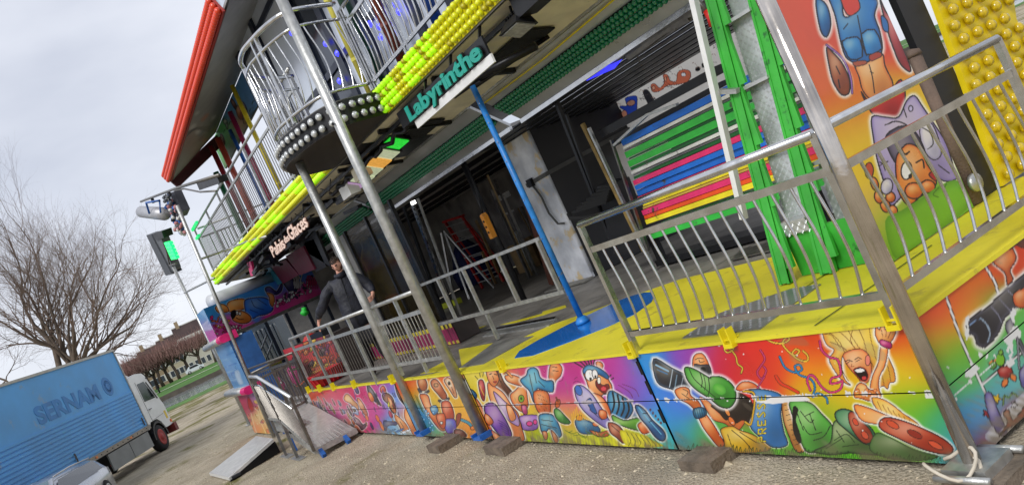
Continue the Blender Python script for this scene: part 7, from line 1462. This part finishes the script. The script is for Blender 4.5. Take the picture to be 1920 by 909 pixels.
# ================================================================== SILVER CAR AT THE BOTTOM LEFT
d_c = Vector((-.93, .30, 0)).normalized(); 
d_c = Vector((-.93, .30, 0)).normalized(); cc = W(118, 870, z=1.42)-d_c*2.6; r_c = Vector((-d_c.y, d_c.x, 0))
if r_c.y < 0: r_c = -r_c
C0_ = Vector((cc.x, cc.y, 0))
car = thing('silver_car', 'silver car with its windscreen towards the camera at the bottom left corner', 'car', tuple(C0_))
def K(s, n, z): return C0_-d_c*s+r_c*n+Vector((0, 0, z*.79))    # s towards the camera
silver = mat('silver_car_paint', (176, 180, 188), .28, .7, .05, 4, coat=.6); cglass = mat('windscreen_glass', (120, 134, 140), .05, .1, .1, 2, spec=.9)
def loft(secs, m, name, parent, smooth=True):
    mb = MB(); n = len(secs[0]); 
    for sec in secs: mb.v += [tuple(p) for p in sec]
    for i in range(len(secs)-1):
        for k in range(n-1): mb.f.append((i*n+k, i*n+k+1, (i+1)*n+k+1, (i+1)*n+k))
    mb.f.append(tuple(range(n))); mb.f.append(tuple(range((len(secs)-1)*n, len(secs)*n))[::-1]); return part(name, mb, m, parent, smooth)
def sec(s, w, zt, zw, wt=None):
    wt = wt or w*.72
    return [K(s, -w, .25), K(s, -w-.02, .6), K(s, -w, zw), K(s, -wt-.04, zt-.12), K(s, -wt+.12, zt-.02), K(s, 0, zt+.03), K(s, wt-.12, zt-.02), K(s, wt+.04, zt-.12), K(s, w, zw), K(s, w+.02, .6), K(s, w, .25)]
loft([sec(-3.3, .8, 1.2, 1.0), sec(-3.0, .84, 1.55, 1.05, .6), sec(-1.5, .88, 1.70, 1.05, .62), sec(-.2, .88, 1.72, 1.05, .62), sec(.15, .88, 1.68, 1.05, .62), sec(1.15, .88, 1.1, .98, .82), sec(1.8, .84, .98, .9, .78), sec(2.15, .76, .8, .72, .7)], silver, 'body', car)
part('windscreen', MB().add([K(.20, -.56, 1.675), K(.20, .56, 1.675), K(1.12, .76, 1.15), K(1.12, -.76, 1.15)], [(0, 1, 2, 3)]), cglass, car)
part('pillar_trim', MB().bar(K(.16, .63, 1.66), K(1.15, .84, 1.1), .05).bar(K(.16, -.63, 1.66), K(1.15, -.84, 1.1), .05), silver, car)
part('roof_bar', MB().tube([K(.1, .66, 1.70), K(-1, .69, 1.72), K(-2.6, .66, 1.62)], .02, 8).tube([K(.1, -.66, 1.70), K(-1, -.69, 1.72), K(-2.6, -.66, 1.62)], .02, 8), chrome, car, True)
part('side_glass', MB().add([K(.1, .72, 1.56), K(-2.6, .72, 1.5), K(-2.6, .89, 1.1), K(.9, .885, 1.1)], [(0, 1, 2, 3)]), mat('tinted_side_glass', (40, 46, 50), .06, spec=.8), car)
for sg in (-1, 1):
    part('mirror', MB().lathe([(.04, 0), (.10, .03), (.11, .12), (.07, .2), (.01, .22)], K(.95, sg*.9, 1.12), r_c*sg, 12), chrome, car, True)
for s in (1.35, -2.3):
    for sg in (-1, 1): wheel(car, K(s, sg*.82, .31), r_c*sg, .31, .2, tyrem, galv)

# ================================================================== TREES
def grow(mb_t, mb_l, mb_c, p, d, L, r, lev, maxl, R, spread, up=.12, crook=.16):
    n = 4 if lev < 2 else 3; pts = [p]; dd = d.copy(); rs = [r]
    for i in range(n):
        dd = (dd+Vector((R.gauss(0, crook), R.gauss(0, crook), R.gauss(0, crook)))+Vector((0, 0, up*.35))).normalized(); p = p+dd*L/n; pts.append(p); rs.append(r*(1-.42*(i+1)/n))
    (mb_t if lev == 0 else mb_l if lev < 3 else mb_c).tube(pts, rs, 8 if lev == 0 else 6 if lev < 2 else 4 if lev < 4 else 3, False)
    if lev >= maxl: return
    k = (3, 4, 4, 4, 4, 3)[min(lev, 5)] if lev else 6
    for i in range(k):
        f = .45+.55*(i+1)/k if lev else .55+.45*(i+1)/k; q = pts[0].lerp(pts[-1], f) if lev > 2 else pts[min(n, int(f*n))]
        ax = Vector((R.gauss(0, 1), R.gauss(0, 1), R.gauss(0, 1))); ax = (ax-dd*ax.dot(dd)).normalized(); a = spread*(.5+.7*R.random())
        if i == k-1: a *= .35
        nd = (dd*math.cos(a)+ax*math.sin(a)).normalized(); nd = (nd+Vector((0, 0, up))).normalized()
        grow(mb_t, mb_l, mb_c, q, nd, L*(.62+.2*R.random())*(1 if i < k-1 else 1.1), rs[min(n, int(f*n))]*(.62 if i < k-1 else .8), lev+1, maxl, R, spread, up, crook)
bark = mat('bark', (90, 78, 66), .9, 0, .3, 4, .5, 12); twig = mat('twigs', (104, 88, 76), .9, 0, .2, 2); 
def bare_tree(base, H, label, seed, maxl, r, lean=(0, 0, 1), first=.3, spread=.75, group=None, tw=twig, up=.1, ret=False):
    R = random.Random(seed); t = thing('bare_tree', label, 'tree', base, group); a, b_, c = MB(), MB(), MB()
    grow(a, b_, c, Vector(base), Vector(lean).normalized(), H*first, r, 0, maxl, R, spread, up)
    part('trunk', a, bark, t, True); part('limbs', b_, bark, t, True); part('twigs', c, tw, t, kind='stuff'); return t
def gpt(u, v, dist):        # point at horizontal distance dist under pixel
    d = RM.T@np.array([(u-960)/FPX, (v-454.5)/FPX, 1.]); k = dist/math.hypot(d[0], d[1]); return Vector((d[0]*k, d[1]*k, 0))
bt = gpt(150, 785, 50)
bare_tree((bt.x, bt.y, 0), 15, 'huge bare spreading tree behind the blue truck', 11, 7, .42, first=.33, spread=.62, up=.06)
bt2 = gpt(-60, 900, 62); bare_tree((bt2.x, bt2.y, 0), 12, 'bare tree at the far left edge behind the truck', 23, 5, .3, first=.3, spread=.6)
# avenue of clipped trees on the far bank
twb = mat('clipped_twigs', (132, 100, 92), .9, 0, .25, .5)
protoR = random.Random(41); base0 = F(198, -8, 1.3)
gt = 'row of clipped bare trees on the far bank'
def lat_of(u): 
    v = 857.2-.468*u; d = RM.T@np.array([(u-960)/FPX, (v-454.5)/FPX, 1.]); d = Vector(d); k = 198/d.dot(FD); return (d*k).dot(FR)
def clipped(base):
    t = thing('clipped_tree', 'x', 'tree', base, gt); a, b_, c = MB(), MB(), MB(); R = protoR; B = Vector(base)
    a.tube([B, B+Vector((.2, .1, 1.6)), B+Vector((.1, .3, 3.2))], [.42, .34, .3], 8)
    for k in range(6):
        an = k*1.047+R.random()*.5; e = B+Vector((2.0*math.cos(an), 2.0*math.sin(an), 4.6+R.random())); b_.tube([B+Vector((.1, .3, 3)), B.lerp(e, .5)+Vector((0, 0, 1.7)), e], [.2, .16, .1], 5)
        for j in range(48):
            q = e+Vector((R.gauss(0, .9), R.gauss(0, .9), R.gauss(0, .4))); c.tube([q, q+Vector((R.gauss(0, .5), R.gauss(0, .5), 1.2+R.random()*2.2))], [.05, .015], 3, False)
    part('trunk', a, bark, t, True); part('limbs', b_, bark, t); part('twigs', c, twb, t, kind='stuff'); return t
lats = [lat_of(u) for u in (402, 375, 352, 333, 318, 303, 292, 281, 268, 255)]
names = ['first clipped tree from the right on the far bank, beside the small car', 'second clipped tree from the right on the far bank', 'third clipped tree from the right on the far bank', 'fourth clipped tree from the right on the far bank', 'fifth clipped tree from the right on the far bank', 'sixth clipped tree from the right on the far bank', 'seventh clipped tree from the right, near the truck cab', 'eighth clipped tree from the right, just above the truck cab roof', 'ninth clipped tree from the right, partly behind the truck cab', 'last clipped tree of the row, behind the truck body']
p0 = clipped(F(198, lats[0], 1.35)); p0['label'] = names[0]
for i, la in enumerate(lats[1:]):
    o = p0.copy(); COL.objects.link(o); o.location = F(198+(i % 2)*1.5, la, 1.35); o.rotation_euler = (0, 0, i*1.3); o.scale = (1, 1, .92+.16*((i*7) % 5)/4); o['label'] = names[i+1]
    for ch in p0.children: c = ch.copy(); COL.objects.link(c); c.parent = o
# houses behind
wallc = [mat('house_render_a', (176, 164, 140), .9, 0, .1, .3), mat('house_render_b', (150, 130, 104), .9, 0, .12, .3), mat('house_render_c', (190, 184, 170), .9, 0, .1, .3)]; roofm = mat('brown_tiles', (66, 52, 50), .9, 0, .2, .4); wing = mat('house_window', (60, 66, 74), .3); wfr = mat('house_window_frame', (206, 202, 194), .6)
def house(l0, l1, dist, zw, zr, wm, nwin, label, floors=2):
    t = thing('terraced_house', label, 'house', F(dist, (l0+l1)/2, 1.3), 'houses along the far bank')
    P = [Vector(F(dist, l0, 0)), Vector(F(dist, l1, 0)), Vector(F(dist+9, l1, 0)), Vector(F(dist+9, l0, 0))]
    part('wall', MB().prism(P, (0, 0, zw)), wm, t)
    a, c = Vector(F(dist-.4, l0-.1, zw)), Vector(F(dist-.4, l1+.1, zw)); m1, m2 = Vector(F(dist+4.5, l0-.1, zr)), Vector(F(dist+4.5, l1+.1, zr)); e, f = Vector(F(dist+9.4, l1+.1, zw)), Vector(F(dist+9.4, l0-.1, zw))
    rf = part('roof', MB().add([a, c, m2, m1, e, f], [(0, 1, 2, 3), (3, 2, 4, 5), (0, 3, 5), (1, 4, 2)]), roofm, t)
    part('chimney', MB().prism([F(dist+4, l0+1, zr-.6), F(dist+4, l0+1.9, zr-.6), F(dist+4.8, l0+1.9, zr-.6), F(dist+4.8, l0+1, zr-.6)], (0, 0, 1.9)), wallc[1], rf)
    part('ridge', MB().bar(m1, m2, .3, .2), wfr, rf)
    for k in range(nwin):
        for fl_ in range(floors):
            x = l0+(l1-l0)*(k+.5)/nwin; z = 2.1+fl_*3; w = part('window', MB().prism([F(dist-.06, x-.6, z), F(dist-.06, x+.6, z), F(dist-.06, x+.6, z+1.7), F(dist-.06, x-.6, z+1.7)], FD*.1), wfr, t); ORG[w.name] = ORG[t.name]
            part('pane', MB().prism([F(dist-.09, x-.42, z+.15), F(dist-.09, x+.42, z+.15), F(dist-.09, x+.42, z+1.55), F(dist-.09, x-.42, z+1.55)], FD*.02), wing, w)
        if zr-zw > 2.5: 
            x = l0+(l1-l0)*(k+.5)/nwin; d_ = part('dormer', MB().prism([F(dist+.6, x-.7, zw+.3), F(dist+.6, x+.7, zw+.3), F(dist+.6, x+.7, zw+1.9), F(dist+.6, x-.7, zw+1.9)], FD*2), wfr, rf); 
def lt(u, D=222): return lat_of(u)*D/198
house(lt(356), lt(420), 222, 8.2, 13.2, wallc[2], 6, 'pale house with white dormers nearest the ride on the far bank', 1)
house(lt(322), lt(355.6), 222, 7.4, 12, wallc[0], 4, 'beige house in the middle of the far bank terrace')
house(lt(284), lt(321.5), 222, 7.4, 11.4, wallc[1], 4, 'brownish house nearest the truck cab on the far bank')
house(lt(225), lt(283), 224, 6.6, 10.4, wallc[0], 5, 'low house behind the truck on the far bank')
house(lt(421), lt(520), 226, 7.8, 12.4, wallc[1], 6, 'house behind the booth on the far bank')
# small far car
fc = thing('far_car', 'small white and dark car parked under the far bank trees', 'car', F(192, lat_of(363), 1.36))
L0 = lat_of(363); 
def FK(a, z, d=0): return Vector(F(192+d, L0+a, 1.36+z))
part('body', MB().prism([FK(-1.9, .3), FK(1.9, .3), FK(2.0, .8), FK(1.3, .95), FK(.8, 1.45), FK(-1.0, 1.5), FK(-1.7, .95), FK(-2.0, .8)], FD*1.7), mat('white_car_paint', (214, 218, 222), .3, 0, .05, coat=.5), fc)
part('window', MB().prism([FK(-.95, .95, -.02), FK(1.0, .95, -.02), FK(.7, 1.38, -.02), FK(-.85, 1.4, -.02)], FD*.01), black, fc)
for a in (-1.2, 1.2): wheel(fc, FK(a, .32, .05), -FD, .32, .2, tyrem, galv)
# white low hedge line on far left: brush
hm = mat('scrub', (92, 76, 62), .95, 0, .3, 1); b = MB(); r = random.Random(77)
for k in range(5200):
    la = lat_of(282)-r.random()*60; q = Vector(F(176+r.random()*22, la, 1.0)); b.tube([q, q+Vector((r.gauss(0, .6), r.gauss(0, .6), 1.5+r.random()*3.6))], [.06, .02], 3, False)
o = setting('far_scrub', b, hm, 'stuff')
# ================================================================== THE MAN ON THE STAGE
MB0 = Vector((-13.95, 4.30, ZF)); nm = Vector((.90, -.436, 0)).normalized()
def Q(u, v, off=0): return WP(u, v, MB0, nm)+nm*off
man = thing('person', 'bearded man in a dark jacket leaning on the stage guard rail, looking down', 'person', tuple(MB0))
skin_m = mat('skin', (206, 152, 132), .5, 0, .08, 20); jacket_m = mat('dark_navy_jacket', (26, 28, 40), .6, 0, .4, 7, .7, 16); trouser_m = mat('dark_trousers', (24, 24, 28), .8, 0, .2, 6, .4, 20); hair_m = mat('dark_brown_hair', (44, 30, 22), .7, 0, .4, 30, .8, 60)
def skinned(name, V, E_, root, m, parent, sub=2, extra=None, rough=0):
    me = bpy.data.meshes.new(name); me.from_pydata([tuple(v[0]) for v in V], E_, []); ob = bpy.data.objects.new(name, me); COL.objects.link(ob)
    sk = ob.modifiers.new('s', 'SKIN'); sk.use_smooth_shade = True
    for i, v in enumerate(V):
        d = me.skin_vertices[0].data[i]; r = v[1]; d.radius = r if isinstance(r, tuple) else (r, r); d.use_root = (i == root)
    ss = ob.modifiers.new('u', 'SUBSURF'); ss.levels = sub; ss.render_levels = sub
    bpy.context.view_layer.update(); dg = bpy.context.evaluated_depsgraph_get(); nme = bpy.data.meshes.new_from_object(ob.evaluated_get(dg)); bpy.data.objects.remove(ob)
    off = Vector(ORG[parent.name])
    bm = bmesh.new(); bm.from_mesh(nme)
    if rough:
        from mathutils import noise as mn
        bm.normal_update()
        for v in bm.verts: v.co += v.normal*rough*(mn.noise(v.co*5)+.6*mn.noise(v.co*11))
    if extra: extra(bm)
    for v in bm.verts: v.co -= off
    bm.to_mesh(nme); bm.free(); nme.materials.clear(); nme.materials.append(m); nme.shade_smooth()
    o = bpy.data.objects.new(name, nme); COL.objects.link(o); o.parent = parent; ORG[o.name] = ORG[parent.name]; return o
head = Q(633, 496, .08); neck = Q(640, 519, .02); chest = Q(650, 545, 0); belly = Q(664, 582, .02); pelvis = Q(682, 622, -.02)
shR = Q(620, 533, .0); elR = Q(603, 576, .04); wrR = W(599, 603, y=3.86)
shL = Q(667, 514, -.03); elL = Q(697, 541, -.02); wrL = Q(701, 551, .12)
lat = Vector((.436, .90, 0))
hipR = pelvis-lat*.11+Vector((0, 0, -.04)); hipL = pelvis+lat*.11+Vector((0, 0, -.04))
fR = Vector((hipR.x+.02, hipR.y-.04, ZF+.07)); fL = Vector((hipL.x, hipL.y+.1, ZF+.07))
kR = hipR.lerp(fR, .5)+nm*.04; kL = hipL.lerp(fL, .5)+nm*.02
def hand(V, E_, wi, w, d, down, side, curl):
    "palm, four fingers of unequal length and a thumb"
    d = d.normalized(); s = side.normalized(); c = curl.normalized()
    V.append((w+d*.05, (.036, .024))); pi_ = len(V)-1; E_.append((wi, pi_))
    for k, (o, L) in enumerate(((-.034, .070), (-.011, .082), (.012, .077), (.034, .060))):
        a = w+d*.095+s*o; b = a+d*L*.45+c*L*.2; e = b+d*L*.2+c*L*.5
        V.append((a, .0115)); i0 = len(V)-1; E_.append((pi_, i0)); V.append((b, .0105)); E_.append((i0, i0+1)); V.append((e, .009)); E_.append((i0+1, i0+2))
    a = w+d*.03-s*.042+c*.01; V.append((a, .013)); i0 = len(V)-1; E_.append((pi_, i0)); V.append((a+d*.03-s*.02+c*.035, .011)); E_.append((i0, i0+1))
V = [(pelvis, (.15, .12)), (belly, (.17, .13)), (chest, (.17, .13)), (neck, .062), (head+Vector((0, 0, -.06)), .065), (shR, .065), (elR, .048), (wrR+Vector((0, 0, .02)), .032), (shL, .065), (elL, .048), (wrL, .032), (hipR, .095), (kR, .065), (fR, .045), (fR+nm*.15+Vector((0, 0, -.03)), .035), (hipL, .095), (kL, .065), (fL, .045), (fL+nm*.15+Vector((0, 0, -.03)), .035)]
E_ = [(0, 1), (1, 2), (2, 3), (3, 4), (2, 5), (5, 6), (6, 7), (2, 8), (8, 9), (9, 10), (0, 11), (11, 12), (12, 13), (13, 14), (0, 15), (15, 16), (16, 17), (17, 18)]
hand(V, E_, 7, wrR+Vector((0, 0, .02)), Vector((-.1, -.35, -.75)), None, Vector((1, 0, 0)), Vector((0, .25, -1)))
hand(V, E_, 10, wrL, nm+Vector((0, 0, -.5))-lat*.5, None, Vector((0, 0, 1)), -lat)
hd = (nm*.86-lat*.34+Vector((0, 0, -.38))).normalized(); hs = hd.cross(Vector((0, 0, 1))).normalized(); hu = hs.cross(hd).normalized()
def head_pts(bm, scale=1., cond=None, dz=0):
    nu, nv = 28, 20; vs = {}
    for j in range(nv+1):
        th = math.pi*j/nv
        for i in range(nu):
            ph = 2*math.pi*i/nu; x, y, z = math.sin(th)*math.cos(ph), math.sin(th)*math.sin(ph), math.cos(th)
            rx, ry, rz = .105, .082, .13
            if z < 0: k = 1+z*.28; ry_ = ry*k; rx_ = rx*(1+z*.12)
            else: ry_, rx_ = ry, rx
            X, Y, Z = x*rx_, y*ry_, z*rz
            if x > 0:
                g = math.exp(-(y/.16)**2); X += .026*g*math.exp(-((z+.12)/.16)**2)+.010*g*math.exp(-((z+.48)/.08)**2)+.012*math.exp(-((z+.75)/.15)**2)*math.exp(-(y/.4)**2)+.007*math.exp(-((z-.12)/.08)**2)*math.exp(-(abs(y)/.5)**2)
                X -= .010*math.exp(-((abs(y)-.32)/.14)**2)*math.exp(-((z-.0)/.10)**2)
            if abs(abs(y)-.98) < .12 and -.2 < z < .15: Y *= 1.16
            p = head+(hd*X-hs*Y+hu*(Z+dz))*scale*1.02
            vs[(i, j)] = (p, x, y, z)
    return vs, nu, nv
def add_head(bm):
    vs, nu, nv = head_pts(bm); B = {k: bm.verts.new(v[0]) for k, v in vs.items()}
    for j in range(nv):
        for i in range(nu):
            try: bm.faces.new((B[(i, j)], B[((i+1) % nu, j)], B[((i+1) % nu, j+1)], B[(i, j+1)]))
            except ValueError: pass
skinned('body', V, E_, 0, skin_m, man, 2, add_head)
def shell(name, cond, sc, m, rough=.004, dz=0):
    vs, nu, nv = head_pts(None, sc, dz=dz); mb = MB(); r = random.Random(6)
    for j in range(nv):
        for i in range(nu):
            ks = [(i, j), ((i+1) % nu, j), ((i+1) % nu, j+1), (i, j+1)]
            if all(cond(*vs[k][1:]) for k in ks): mb.add([vs[k][0]+Vector((r.gauss(0, rough), r.gauss(0, rough), r.gauss(0, rough))) for k in ks], [(0, 1, 2, 3)])
    return part(name, mb, m, man, True)
shell('hair', lambda x, y, z: z > .42 or (x < .25 and z > -.35) and not (abs(y) > .9 and z < .1), 1.10, hair_m, .004, .008)
shell('beard', lambda x, y, z: -.95 < z < -.52 and x > .1 or (x > -.05 and -.8 < z < -.25 and abs(y) > .62), 1.025, mat('beard_stubble', (86, 58, 44), .8, 0, .3, 40), .001)
shell('eyebrows', lambda x, y, z: x > .6 and .08 < z < .34 and .14 < abs(y) < .62, 1.05, hair_m, .001)
b = MB()
for s_ in (-1, 1): b.lathe([(.001, 0), (.012, .004), (.001, .009)], head+hd*.09-hs*s_*.032+hu*.0, hd, 8)
part('eyes', b, black, man, True)
# clothes
JV = [(pelvis+Vector((0, 0, .0)), (.235, .20)), (belly, (.235, .185)), (chest+Vector((0, 0, .0)), (.215, .165)), (neck+Vector((0, 0, .0)), .095), (shR+Vector((0, 0, -.01)), .105), (elR, .082), (wrR.lerp(elR, .06)+Vector((0, 0, .05)), .056), (shL+Vector((0, 0, -.01)), .105), (elL, .085), (wrL.lerp(elL, .25), .058), (chest.lerp(belly, .5), (.225, .175))]
skinned('jacket', JV, [(0, 1), (1, 10), (10, 2), (2, 3), (2, 4), (4, 5), (5, 6), (2, 7), (7, 8), (8, 9)], 0, jacket_m, man, 2, rough=.030)
part('collar', MB().lathe([(.10, -.02), (.105, .05), (.09, .07), (.08, .03)], neck+Vector((0, 0, .02)), (hd*.2+Vector((0, 0, 1))), 16), jacket_m, man, True)
part('zip', MB().tube([neck+nm*.10, chest+nm*.175, belly+nm*.195, pelvis+nm*.18], .006, 5), blackmetal, man, True)
TV = [(pelvis, (.19, .16)), (hipR, .125), (kR, .09), (fR+Vector((0, 0, .03)), .07), (hipL, .125), (kL, .09), (fL+Vector((0, 0, .03)), .07)]
skinned('trousers', TV, [(0, 1), (1, 2), (2, 3), (0, 4), (4, 5), (5, 6)], 0, trouser_m, man, 2, rough=.008)
for f_ in (fR, fL): part('shoe', MB().tube([f_-nm*.09+Vector((0, 0, -.02)), f_+Vector((0, 0, -.015)), f_+nm*.12+Vector((0, 0, -.03)), f_+nm*.19+Vector((0, 0, -.035))], [.045, .055, .045, .025], 10), black, man, True)
